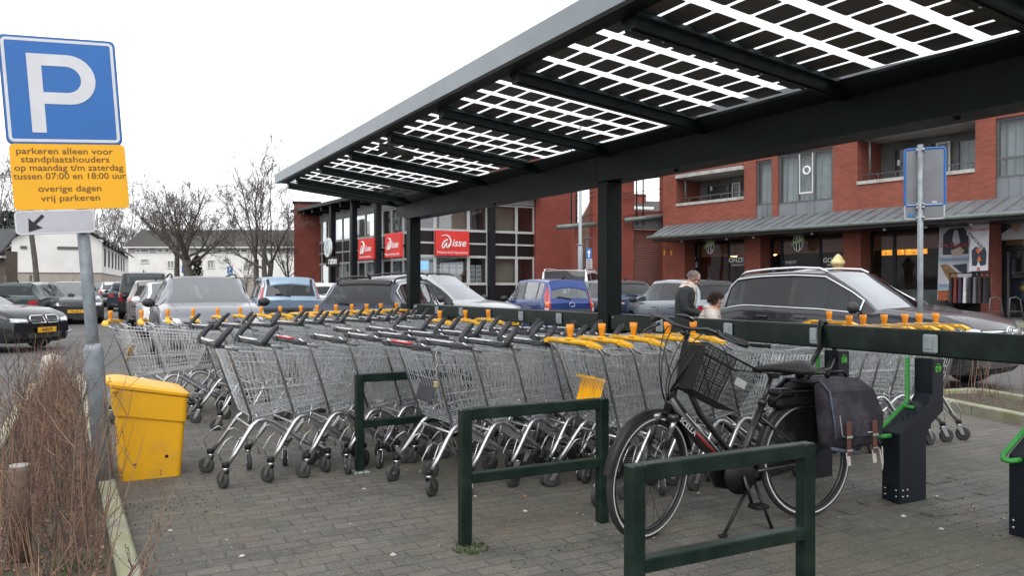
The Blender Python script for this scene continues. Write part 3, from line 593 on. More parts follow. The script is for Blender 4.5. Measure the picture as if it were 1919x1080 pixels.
# clothes rail
g = thing('clothes_rack', F1.pt(F1.s(1817, 1.0), 1.0, GZ0), 'black clothes rail with dark garments outside the dry cleaner', 'clothes rack', F1.rz)
mb = MB()
for x in (-.7, .7):
    mb.tube([(x, 0, .05), (x, 0, 1.7)], .02, BLKSTEEL); mb.tube([(x, -.3, .04), (x, .3, .04)], .02, BLKSTEEL)
mb.tube([(-.72, 0, 1.7), (.72, 0, 1.7)], .02, BLKSTEEL); mb.build('rail', g)
cols = [(.02, .02, .025), (.03, .02, .02), (.12, .12, .13), (.02, .02, .03), (.5, .5, .52), (.05, .03, .06), (.15, .03, .02), (.03, .03, .035)]
for i, c in enumerate(cols):
    mb = MB(); x = -.6 + i * .17; m = mat('garment_%d' % i, c, .9, 0, .2, 10)
    mb.add([(x - .03, -.2, 1.55), (x + .03, -.2, 1.55), (x + .05, -.24, .6), (x - .05, -.24, .6), (x - .03, .2, 1.55), (x + .03, .2, 1.55), (x + .05, .24, .6), (x - .05, .24, .6)], [(0, 1, 2, 3), (5, 4, 7, 6), (0, 4, 5, 1), (3, 2, 6, 7), (1, 5, 6, 2), (4, 0, 3, 7)], m); mb.tube([(x, 0, 1.55), (x, 0, 1.7)], .006, CHROME, 4)
    o = tag(mb.build('garment', loc=g.location, rot=g.rotation_euler), ORD[i] + ' garment along the clothes rail outside the dry cleaner', 'clothes', 'garments on the clothes rail')
# bike stands by the kerb
for i, (px, o) in enumerate(((1868, 2.4), (1905, 1.9))):
    g = thing('bicycle_stand', F1.pt(F1.s(px, o), o, GZ0), ('left' if i == 0 else 'right') + ' grey metal bicycle stand on the pavement before the dark shop door', 'bike stand', F1.rz + 1.1, 'bike stands before the shop')
    mb = MB(); mb.tube([(-.3, 0, 0), (-.15, 0, .75), (.0, 0, .85), (.25, 0, .8), (.3, 0, 0)], .022, FRAME); mb.build('hoop', g)
    mb = MB(); mb.sq((-.2, 0, .35), (.29, 0, .35), .02, FRAME); mb.build('crossbar', g)
# ice-cream cone ornament
g = thing('ice_cream_sign', F1.pt(F1.s(1571, 2.0), 2.0, GZ0), 'ice cream cone shaped advertising figure standing before the brick pier', 'advertising figure')
zc0 = F1.z(1571, 498, 2.0) - GZ0
mb = MB(); mb.lathe([(.05, 0.0), (.20, zc0 - .05), (.23, zc0), (.20, zc0 + .04)], mat('wafer', (.45, .26, .10), .7, 0, .3, 14), 14); mb.build('cone', g)
mb = MB(); mb.lathe([(.23, zc0 + .02), (.29, zc0 + .10), (.25, zc0 + .22), (.17, zc0 + .28), (.18, zc0 + .33), (.07, zc0 + .45), (0, zc0 + .49)], mat('cream_swirl', (.70, .60, .30), .5, 0, .2, 5), 14); mb.build('swirl', g)
# dark shop entrance details on the right
mb = MB(); F1.box(mb, S(1862), S(1930), GZ0 + 2.55, GZ0 + 2.65, FO, FO + .04, BLKSTEEL); F1.box(mb, S(1870), S(1874), GZ0 + .1, GZ0 + 2.5, FO, FO + .05, FRAME); mb.build('door_frame', sh)
for i, (px, py, m, ww, hh) in enumerate(((1883, 525, mat('jacket_orange_red', (.5, .06, .02), .8), .16, .6), (1890, 500, NAVY, .5, .8), (1905, 545, NAVY, .6, .9), (1917, 540, mat('yellow_bag', (.6, .4, .05), .7), .3, .3), (1872, 517, POSTW, .15, .35), (1900, 470, FRAME, .5, .6))):
    mb = MB(); o = -1.5; q = F1.pt(F1.s(px, o), o, F1.z(px, py, o)); mb.box(q, (ww, .25, hh), m, rz=F1.rz, bev=.08); mb.build('shop_display', sh)
mb = MB(); ppoly_o = PO; PO = FO + .06; ppoly(mb, [(1872, 412), (1930, 406), (1930, 447), (1872, 451)], POSTW, .0); ppoly(mb, [(1885, 425), (1905, 410), (1915, 420), (1908, 435)], SKIN_P, .01); ppoly(mb, [(1872, 412), (1890, 411), (1897, 425), (1874, 440)], NAVY, .01); mb.build('transom_poster', sh)
PO = ppoly_o

# ---------------------------------------------------------------- glass office building
F2 = FA(880, 45, 62.17); ofc = thing('office_building', (0, 0, 0), 'two-storey office with grey-framed glass walls, black columns and red brick ends', 'building')
S2 = F2.s; Z2 = F2.z
kC = S2(775); kE = S2(1001); kB = S2(1079)
zr = Z2(880, 366); g0 = 0.16
ys = [Z2(880, y) for y in (533, 481, 457, 433.5, 381)]
OFR = mat('office_frame', (.44, .45, .45), .5, .1, .08, 5)
OBK = mat('office_back_wall', (.30, .27, .22), .9, 0, .3, .6)
def curtain(F, k0, k1, cols, rows, kinds, parent):
    # rows: z levels; kinds per row: 'w' window, 'p' black panel
    for j in range(len(rows) - 1):
        for i in range(len(cols) - 1):
            a, b = min(cols[i], cols[i + 1]), max(cols[i], cols[i + 1])
            if kinds[j] == 'w':
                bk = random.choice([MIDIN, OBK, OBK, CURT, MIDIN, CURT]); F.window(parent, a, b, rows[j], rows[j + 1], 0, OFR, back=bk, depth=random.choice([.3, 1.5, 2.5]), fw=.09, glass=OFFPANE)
            else:
                mb = MB(); F.box(mb, a, b, rows[j], rows[j + 1], -.1, -.02, BLKPANEL); F.box(mb, a, b, rows[j] - .05, rows[j] + .05, -.08, .035, OFR); F.box(mb, a, b, rows[j + 1] - .05, rows[j + 1] + .05, -.08, .036, OFR)
                F.box(mb, a - .04, a + .04, rows[j] + .05, rows[j + 1] - .05, -.08, .034, OFR); mb.build('spandrel_panel', parent)
random.seed(11)
curtain(F2, kC, kE, [kC, S2(815), S2(878), S2(913), S2(968), kE], [g0, ys[0], ys[1], ys[2], ys[3], ys[4]], 'pwppw', ofc)
mb = MB(); F2.box(mb, kC, kE, ys[4] + .04, zr, -.3, .04, OFR); F2.box(mb, kC - .1, kE + .1, zr, zr + .25, -6, .9, BLKSTEEL); F2.box(mb, kC, kB, g0, g0 + .1, -6, -.5, MIDIN); F2.box(mb, kC, kE, ys[2] - .1, ys[2] + .1, -6, -.4, MIDIN); F2.box(mb, kC, kB, g0, zr, -6.1, -6, OBK); mb.build('roof_slab', ofc)
mb = MB(); F2.box(mb, S2(913), S2(924), g0, zr, .05, .35, BLKSTEEL); mb.build('column', ofc)
mb = MB(); F2.box(mb, kE, kB, g0, Z2(1040, 300), -6, .25, BR2); mb.build('brick_end_wall', ofc)
# photo boards in the ground floor window
PHB = mat('listing_photos', (.35, .36, .37), .4, 0, .8, 5)
for i, (a, b, y0, y1) in enumerate(((820, 829, 497, 514), (833, 842, 497, 514), (846, 856, 497, 514), (859, 869, 497, 514), (882, 892, 497, 531), (894, 904, 497, 531))):
    mb = MB(); F2.box(mb, S2(a), S2(b), Z2(880, y1), Z2(880, y0), -.16, -.13, POSTW); n = 2 if y1 < 520 else 4
    for j in range(n): z0, z1 = Z2(880, y1), Z2(880, y0); F2.box(mb, kk((S2(a), S2(b)), .08), kk((S2(a), S2(b)), .92), z0 + (z1 - z0) * (j + .1) / n, z0 + (z1 - z0) * (j + .72) / n, -.13, -.122, PHB)
    tag(mb.build('listing_board'), ORD[i] + ' house listing board from the left in the office window', 'notice board', 'listing boards in the office window')
mb = MB(); F2.box(mb, S2(786), S2(805), Z2(795, 512), Z2(795, 489), -.15, -.1, mat('blue_screen', (.1, .4, .7), .3, 0, .3, 3, emit=(.12, .45, .8), estr=.8)); F2.box(mb, S2(786), S2(805), Z2(795, 512), Z2(795, 506), -.1, -.09, POSTW); tag(mb.build('window_screen'), 'bright blue display screen in the office window behind the shelter post', 'screen')
# left facade
pc = F2.pt(kC, 0, 0); dC = pc.dot(Vector((FW.x, FW.y, 0)))
F3 = FA(775, dC, -34.8); S3 = F3.s; Z3 = F3.z
kF = S3(596); rows3 = [g0] + [Z3(735, y) for y in (533, 487, 464, 440, 391)]
cols3 = [S3(p) for p in (775, 757, 735, 718, 706, 686, 667, 657, 643, 628, 617, 604, 596)]
# keep the columns readable: level rows taken at one place hold along the whole wall
curtain(F3, 0, kF, cols3, rows3, 'pwppw', ofc)
mb = MB(); z4 = rows3[-1]; F3.box(mb, 0, kF, z4 + .04, z4 + .65, -.25, .03, OFR)
F3.box(mb, -.5, kF + 1.2, z4 + .66, z4 + .86, -.6, 1.5, BLKSTEEL)
for i in range(9): k = kF * (i + .5) / 9; F3.box(mb, k - .09, k + .09, z4 + .40, z4 + .66, .04, 1.3, BLKSTEEL)
F3.box(mb, 0, kF, g0, g0 + .08, -5, -.4, MIDIN); F3.box(mb, 0, kF, rows3[3] - .1, rows3[3] + .05, -5, -.3, MIDIN); F3.box(mb, 0, kF, g0, z4, -5.1, -5, OBK); mb.build('flat_roof', ofc)
for px in (624, 664, 709): 
    mb = MB(); k = F3.s(px, 1.0); F3.box(mb, k - .16, k + .16, g0, z4 + .66, .86, 1.18, BLKSTEEL); mb.build('column', ofc)
q = F3.pt(kF, 0, 0); dF = q.dot(Vector((FW.x, FW.y, 0)))
F4 = FA(595, dF, 78); mb = MB(); F4.box(mb, F4.s(552), F4.s(596) + .2, g0, F4.z(575, 382), -4, .4, BR2); F4.box(mb, F4.s(552) - .1, F4.s(596) + .25, F4.z(575, 382), F4.z(575, 382) + .12, -4, .5, BLKSTEEL); mb.build('brick_end_wall', ofc)
def wisse(F, a, b, y0, y1, label):
    off = .3 if F is F2 else 1.3
    k0, k1 = F.s(a, off), F.s(b, off); pc = (a + b) / 2; z0, z1 = F.z(pc, y1, off), F.z(pc, y0, off); kc = (k0 + k1) / 2; W = abs(k1 - k0); H = z1 - z0
    g = thing('office_sign', F.pt(kc, off - .2, z0), label, 'sign', F.rz + (0 if F.d.dot(RT) > 0 else math.pi), 'red office signs')
    R = Matrix.Rotation(math.pi / 2, 4, 'X'); mb = MB(); mb.box((0, -.11, H / 2), (W, .22, H), REDSIGN, bev=.02); mb.build('sign_box', g)
    mb = MB(); T = Matrix.Translation((.08 * W, -.222, H * .52)) @ R; mb.text('isse', H * .42, WHITE, T @ Matrix.Translation((W * .10, 0, 0)), .006, bold=.012, shear=.25)
    s = W / 2.1
    mb.tube([Vector((x * s, -.225, H * .5 + z * s)) for x, z in ((-.72, .42), (-.45, .47), (-.25, .40), (-.12, .2), (-.15, -.05), (-.25, -.28))], [.012 * s, .03 * s, .05 * s, .05 * s, .045 * s, .03 * s], WHITE, 6)
    mb.tube([Vector((x * s, -.225, H * .5 + z * s)) for x, z in ((-.30, .22), (-.52, .12), (-.66, -.08), (-.66, -.26), (-.56, -.28), (-.45, -.05), (-.38, .12), (-.42, -.22), (-.34, -.28), (-.2, -.05))], .04 * s, WHITE, 6)
    mb.text('Makelaardij & Hypotheken', H * .125, WHITE, Matrix.Translation((0, -.222, H * .14)) @ R, .004, sx=W / H * .78 if W / H < 1.3 else 1.0); mb.build('lettering', g)
    mb = MB(); mb.box((0, .1 if off < 1 else .55, H * .5), (W * .5, .24 if off < 1 else 1.0, .1), BLKSTEEL); mb.build('bracket', g)
wisse(F2, 817, 880, 433, 480, 'largest red sign on the glass front right of the shelter post'); wisse(F3, 722, 750, 437, 483, 'middle-sized red sign nearest the shelter post on the side wall'); wisse(F3, 672, 700, 447, 487, 'smallest red sign between the black columns on the side wall')
# oval sign with the lettering
off = 1.6; k = F3.s(617, off); zo = F3.z(617, 464, off); rzz = F3.rz + math.pi if F3.d.dot(RT) < 0 else F3.rz
g = thing('oval_sign', F3.pt(k, off, zo), 'pale oval sign over white lettering on the far black column', 'sign', rzz); R = Matrix.Rotation(math.pi / 2, 4, 'X')
mb = MB(); mb.prism([(.55 * math.cos(t), .60 * math.sin(t)) for t in [i * 6.283 / 24 for i in range(24)]], .12, WHITE, R); mb.prism([(.3 * math.cos(t), .40 * math.sin(t)) for t in [i * 6.283 / 16 for i in range(16)]], .01, mat('pale_teal', (.45, .6, .62), .5, 0, .3, 4), Matrix.Translation((0, -.12, 0)) @ R); mb.build('oval_plate', g)
mb = MB(); mb.box((.55, .02, -.88), (2.0, .06, .62), BLKPANEL); mb.text('raten', .62, WHITE, Matrix.Translation((.65, -.02, -.85)) @ R, .02, bold=.02); mb.build('lettering', g)
mb = MB(); mb.sq((.2, .1, -.9), (.2, .55, -.9), .08, BLKSTEEL); mb.sq((0, .05, 0), (0, .5, 0), .08, BLKSTEEL); mb.build('bracket', g)

# ---------------------------------------------------------------- brick screen wall with the gate between the two
F5 = FA(1243, 43.5, 70); S5 = F5.s; Z5 = F5.z
ps = thing('passage_wall', (0, 0, 0), 'red brick screen wall with open frames above a perforated roller gate', 'wall')
mb = MB(); zt = Z5(1200, 290)
zo = Z5(1200, 396); zp = Z5(1200, 408)
F5.wall(mb, S5(1078), S5(1245), .15, zt, -.4, 0, [(S5(1082), S5(1111), .15, zt), (S5(1189), S5(1243), zo, zt), (S5(1188), S5(1243), .15, Z5(1200, 428))], BR2); mb.build('brick_wall', ps)
mb = MB(); F5.box(mb, S5(1186), S5(1243), Z5(1200, 428), Z5(1200, 409), -.1, .12, FRAME); mb.build('lintel', ps)
mb = MB(); mb.tube([F5.pt(S5(1040), .35, Z5(1040, 427)), F5.pt(S5(1112), .35, Z5(1112, 421))], .13, GUT, 8); mb.tube([F5.pt(S5(1165), .35, Z5(1165, 414)), F5.pt(S5(1243), .35, Z5(1243, 405))], .13, GUT, 8); mb.build('pipe_beam', ps)
mb = MB()
for px in (1070, 1080, 1192, 1204): mb.sq(F5.pt(S5(px), .1, zo - .8), F5.pt(S5(px), .1, zt), .06, BLKSTEEL)
for y0 in (340, 362, 372, 404): 
    for a, b in ((1076, 1112), (1166, 1243)): mb.tube([F5.pt(S5(a), .14, Z5(a, y0 + (1200 - a) * .05)), F5.pt(S5(b), .14, Z5(b, y0 - 6 + (1200 - b) * .05))], .02, BLKSTEEL, 4)
mb.build('trellis_rods', ps)
GATE = mat('gate_red_brown', (.13, .045, .035), .6, 0, .15, 3)
mb = MB(); a, b = S5(1190), S5(1243); z1 = Z5(1200, 430); F5.box(mb, a, b, .15, z1, -.3, -.26, GATE)
nx, nz = 14, 26; dx = (b - a) / nx; PALE = mat('gate_mesh_pale', (.42, .33, .3), .6)
for i in range(nx * 2):
    for j in range(nz):
        kx_ = a + (i + (.5 if j % 2 else 0)) * dx / 2; zz = .9 + (z1 - 1.6) * j / nz; q = F5.pt(kx_, -.255, zz); r = abs(dx) * .11
        mb.add([q + F5.d * r, q + Vector((0, 0, r * 1.4)), q - F5.d * r, q - Vector((0, 0, r * 1.4))], [(0, 1, 2, 3)], PALE)
for j in range(6): F5.box(mb, a, b, .2 + j * .12, .28 + j * .12, -.26, -.23, mat('slat_grey', (.2, .2, .2), .5))
mb.build('roller_gate', ps)
# house seen through the openings
hb = thing('brick_house', (0, 0, 0), 'brown brick house with a tiled roof and square chimney behind the screen wall', 'house')
F6 = FA(1120, 62, 75); mb = MB(); k0, k1 = F6.s(1074), F6.s(1130); z0 = F6.z(1086, 418); z1 = F6.z(1113, 372)
q = [F6.pt(k0, 0, .2), F6.pt(k1, 0, .2), F6.pt(k1, 0, z1 + 1.5), F6.pt(F6.s(1081), 0, F6.z(1081, 428)), F6.pt(k0, 0, F6.z(1081, 432))]; q2 = [p - F6.n * .4 for p in q]
mb.add(q + q2, [(0, 1, 2, 3, 4)[::-1], (0, 1, 2, 3, 4)] + [(i, (i + 1) % 5, (i + 1) % 5 + 5, i + 5) for i in range(5)], BR3)
F6.box(mb, F6.s(1165), F6.s(1290), .2, F6.z(1200, 396), -6, 0, BR3); mb.build('wall', hb)
mb = MB(); ze = F6.z(1200, 396); zz = F6.z(1200, 368); a, b = F6.s(1160), F6.s(1290); P = [F6.pt(a, .3, ze), F6.pt(b, .3, ze), F6.pt(b, -3, zz), F6.pt(a, -3, zz)]; mb.add(P + [p - Vector((0, 0, .15)) for p in P], [(0, 1, 2, 3), (7, 6, 5, 4), (0, 4, 5, 1), (1, 5, 6, 2), (3, 7, 4, 0)], ROOF)
rf = mb.build('roof', hb); mb = MB(); F6.box(mb, F6.s(1208), F6.s(1233), ze, F6.z(1220, 359), -3.4, -2.2, BR2); F6.box(mb, F6.s(1207), F6.s(1234), F6.z(1220, 359), F6.z(1220, 357.5), -3.5, -2.1, CONC); mb.build('chimney', rf)
mb = MB(); F6.box(mb, F6.s(1165), F6.s(1222), F6.z(1200, 393), F6.z(1200, 388), .3, .4, WHITE); mb.build('fascia_board', hb)

# ---------------------------------------------------------------- white houses
F7 = FA(400, 92, 90); S7 = F7.s; Z7 = F7.z
hz = thing('terraced_house_row', (0, 0, 0), 'white terraced house row with dark tiled roof behind the big bare trees', 'house')
g7 = .3; ze = Z7(400, 463); zr7 = Z7(400, 436)
a, b = S7(240), S7(575); mb = MB(); F7.box(mb, a, b, Z7(400, 520), ze, -8, 0, RENDER); F7.box(mb, a + .1, b, g7, Z7(400, 520), -8, -.06, BEIGE); mb.build('wall', hz)
mb = MB(); P = [F7.pt(a - .3, .5, ze), F7.pt(b + .3, .5, ze), F7.pt(b + .3, -4, zr7 + .6), F7.pt(a - .3, -4, zr7 + .6), F7.pt(a - .3, -8.5, ze), F7.pt(b + .3, -8.5, ze)]
mb.add(P, [(0, 1, 2, 3), (3, 2, 5, 4), (0, 3, 4), (1, 5, 2)], ROOF); F7.box(mb, a - .3, b + .3, ze - .14, ze, .4, .55, WFRAME); mb.build('roof', hz)
mb = MB(); F7.box(mb, a, b, Z7(400, 475), ze - .15, 0, .03, mat('grey_cladding', (.38, .36, .35), .8)); mb.build('cladding_band', hz)
for px, wd in ((268, 26), (300, 14), (313, 12), (345, 24), (380, 26), (412, 14), (426, 12), (455, 22), (490, 26), (522, 14)):
    F7.window(hz, S7(px - wd / 2), S7(px + wd / 2), Z7(400, 474.5), Z7(400, 465.5), .06, WFRAME, mull=[S7(px - wd / 6)], back=random.choice([CURT, MIDIN]), depth=.12, fw=.12)
for px, y0, y1, wd in ((272, 485, 494, 16), (321, 488, 504, 14), (349, 485, 492, 12), (396, 487, 504, 14), (425, 485, 492, 15), (467, 487, 503, 16), (498, 485, 492, 12), (536, 487, 503, 13)):
    F7.window(hz, S7(px - wd / 2), S7(px + wd / 2), Z7(400, y1), Z7(400, y0), .06, WFRAME, mull=[S7(px)] if y1 > 500 else [], back=MIDIN, depth=.1, fw=.13)
for px, wd in ((312, 28), (370, 24), (445, 30), (520, 26)):
    mb = MB(); F7.box(mb, S7(px - wd / 2), S7(px + wd / 2), g7, Z7(400, 524), -.07, .0, mat('garage_green_grey', (.22, .26, .26), .7)); mb.build('garage_door', hz)
F8 = FA(106, 55, 67.4); S8 = F8.s; Z8 = F8.z
h2 = thing('white_gable_house', (0, 0, 0), 'white gabled house with beige brick base behind the parking sign', 'house')
a, b = S8(22), S8(192); zb = Z8(100, 511); zeL = Z8(190, 452) ; zri = Z8(100, 404); mid = (a + b) / 2; zee = Z8(192, 450)
mb = MB(); zee = Z8(190, 452)
def gable(F, a, b, z0, ze, zr, o0, o1, m, mb):
    q = [F.pt(a, o1, z0), F.pt(b, o1, z0), F.pt(b, o1, ze), F.pt((a + b) / 2, o1, zr), F.pt(a, o1, ze)]; q2 = [p - F.n * (o1 - o0) for p in q]
    if (q[1] - q[0]).cross(q[2] - q[0]).dot(F.n) < 0: f = [(4, 3, 2, 1, 0), (5, 6, 7, 8, 9)]
    else: f = [(0, 1, 2, 3, 4), (9, 8, 7, 6, 5)]
    mb.add(q + q2, f + [(i, (i + 1) % 5, (i + 1) % 5 + 5, i + 5) for i in range(5)], m)
gable(F8, a, b, zb, zee, zri, -30, 0, RENDER, mb); F8.box(mb, a + .08, b - .08, .2, zb, -30, -.08, BEIGE); mb.build('wall', h2)
mb = MB()
for e, s_ in ((a, -1), (b, 1)):
    sl = (zri - zee) / ((b - a) / 2); ov = .5; P = [F8.pt(mid, .35, zri + .12), F8.pt(e + s_ * ov, .35, zee + .12 - sl * ov), F8.pt(e + s_ * ov, -30.3, zee + .12 - sl * ov), F8.pt(mid, -30.3, zri + .12)]
    mb.add(P + [p + Vector((0, 0, .16)) for p in P], [(0, 1, 2, 3), (7, 6, 5, 4), (0, 4, 5, 1), (1, 5, 6, 2), (2, 6, 7, 3)], ROOF)
mb.build('roof', h2)
mb = MB(); F8.box(mb, S8(39), S8(51), Z8(100, 467), Z8(100, 462), 0, .08, FRAME); mb.build('wall_vent', h2); mb = MB(); F8.box(mb, S8(108), S8(150), Z8(100, 466.5), Z8(100, 462), 0, .08, FRAME); mb.build('wall_vent', h2)
F8.window(h2, S8(152), S8(173), .3, Z8(160, 521), -.0, WFRAME, back=MIDIN, depth=.1, fw=.1, name='garage_window')
# side windows along the lane
nW = 7
F9 = FA(192, 55.3, 0); F9.p = F8.pt(b, 0, 0); F9.d = -F8.n; F9.n = F8.d if F8.d.x > 0 else -F8.d; F9.rz = math.atan2(F9.d.y, F9.d.x)
for i in range(nW):
    for z0, z1 in ((zb + .5, zb + 2.0), (zb + 2.6, zee - .15)):
        k = 1.5 + i * 3.4; F9.window(h2, k, k + 1.0, z0, min(z1, z0 + 1.3), .02, FRAME, back=MIDIN, depth=.05, fw=.08)
# brown shed house at the far left with fence
h3 = thing('brown_house', (0, 0, 0), 'brown dark-roofed house at the left edge beside the white gable', 'house')
FX = FA(5, 45, 85); mb = MB(); FX.box(mb, FX.s(-90), FX.s(9), .2, FX.z(0, 470), -1.4, 0, mat('brown_boards', (.10, .075, .06), .85, 0, .2, 3)); mb.build('wall', h3)
mb = MB(); FX.box(mb, FX.s(-95), FX.s(12), FX.z(0, 484), FX.z(0, 480), 0, .5, CONC)
P = [FX.pt(FX.s(-95), .4, FX.z(0, 470)), FX.pt(FX.s(12), .4, FX.z(0, 470)), FX.pt(FX.s(10), -1.6, FX.z(0, 425)), FX.pt(FX.s(-95), -1.6, FX.z(0, 425))]; mb.add(P + [p - Vector((0, 0, .15)) for p in P], [(0, 1, 2, 3), (7, 6, 5, 4), (0, 4, 5, 1), (1, 5, 6, 2)], ROOFB); mb.build('roof', h3)
WOODF = mat('weathered_boards', (.13, .11, .095), .9, 0, .3, 4)
fe = thing('board_fence', FX.pt(FX.s(-90), 2, .2), 'weathered brown board fence below the brown house', 'fence'); mb = MB()
for i in range(60):
    k = FX.s(-90) + i * .125; 
    if k > FX.s(33): break
    q = FX.pt(k, 2, 0); mb.box((q.x - fe.location.x, q.y - fe.location.y, .9 + .02 * math.sin(i * 7)), (.115, .025, 1.7), WOODF, rz=FX.rz)
mb.build('boards', fe)
mb = MB()
for i in range(5): q = FX.pt(FX.s(-90) + i * 1.3, 1.93, 0); mb.box((q.x - fe.location.x, q.y - fe.location.y, .9), (.09, .09, 1.9), WOODF, rz=FX.rz)
mb.build('posts', fe)
# ================================================================== CARS
CGLASS = glassmat('car_glass', (0.50, 0.56, 0.56), 0.9, 0.015, base=.13, top=.75, pw_=3.0, wav=0); CSIDE = glassmat('car_side_glass', (0.42, 0.47, 0.47), 0.9, 0.015, base=.045, top=.6, pw_=4.0, wav=0); CDARKG = glassmat('car_privacy_glass', (0.22, 0.25, 0.255), 0.88, 0.015, base=.04, top=.6, wav=0)
HLAMP = mat('headlamp', (0.55, 0.57, 0.58), 0.12, 0.4, 0.25, 20, coat=1); TLAMP = mat('tail_lamp_red', (0.36, 0.008, 0.012), 0.15, 0, 0.2, 14, coat=1); ALAMP = mat('indicator_orange', (0.65, 0.16, 0.01), 0.2, 0, 0.1, 14, coat=1); RLAMP = mat('lamp_clear', (0.6, 0.55, 0.55), 0.2, 0, 0.1, 14, coat=1)
PLATE = mat('yellow_plate', (0.80, 0.42, 0.015), 0.45, 0, 0.05, 6); CINT = mat('car_interior', (0.05, 0.051, 0.053), 0.8, 0, 0.2, 8); TRIM = mat('car_black_trim', (0.018, 0.018, 0.019), 0.55, 0, 0.15, 12); ALLOY = mat('alloy_rim', (0.42, 0.43, 0.44), 0.35, 0.7, 0.1, 12); BRIGHT = mat('bright_trim', (0.70, 0.71, 0.72), 0.18, 0.9, 0.05, 12)
PLTXT = mat('plate_lettering', (0.01, 0.01, 0.01), 0.5, 0, 0)
def paint(name, c, metal=0.45): return mat('paint_' + name, c, 0.32, metal, 0.05, 2, coat=0.6, dirt=tuple(min(1, q * .95 + .006) for q in c), dscale=1.2, damt=0.35)
def lerp(a, b, t): return a + (b - a) * t
def tab(T, x):
    if x <= T[0][0]: return T[0][1]
    for i in range(len(T) - 1):
        if x <= T[i + 1][0]:
            t = (x - T[i][0]) / (T[i + 1][0] - T[i][0]); return lerp(T[i][1], T[i + 1][1], t)
    return T[-1][1]
TYPES = {
 'suv':   dict(L=4.5, W=1.84, H=1.66, zs=1.02, hood=1.0, nose=.82, cowl=.24, rf=.05, rr=-.37, tail=-.485, wr=.35, zb=.24, clad=1, tailz=.98, rpil=.40),
 'wagon': dict(L=4.65, W=1.82, H=1.50, zs=.94, hood=.93, nose=.72, cowl=.23, rf=.05, rr=-.36, tail=-.485, wr=.33, zb=.19, clad=0, tailz=.92, rpil=.40),
 'hatch': dict(L=4.1, W=1.74, H=1.48, zs=.94, hood=.94, nose=.74, cowl=.27, rf=.08, rr=-.38, tail=-.48, wr=.31, zb=.19, clad=0, tailz=.92, rpil=.36),
 'mpv':   dict(tum=.75, L=4.02, W=1.72, H=1.53, zs=.97, hood=.98, nose=.78, cowl=.30, rf=.10, rr=-.42, tail=-.49, wr=.31, zb=.20, clad=0, tailz=.95, rpil=.38),
 'sedan': dict(L=4.8, W=1.85, H=1.47, zs=.93, hood=.94, nose=.72, cowl=.20, rf=.03, rr=-.20, tail=-.38, wr=.34, zb=.18, clad=0, tailz=.98, rpil=.26),
 'van':   dict(tum=.82, L=4.9, W=1.9, H=1.9, zs=1.12, hood=1.08, nose=.85, cowl=.36, rf=.22, rr=-.46, tail=-.495, wr=.33, zb=.22, clad=0, tailz=1.08, rpil=.46),
}
def sstep(t): t = max(0, min(1, t)); return t * t * (3 - 2 * t)
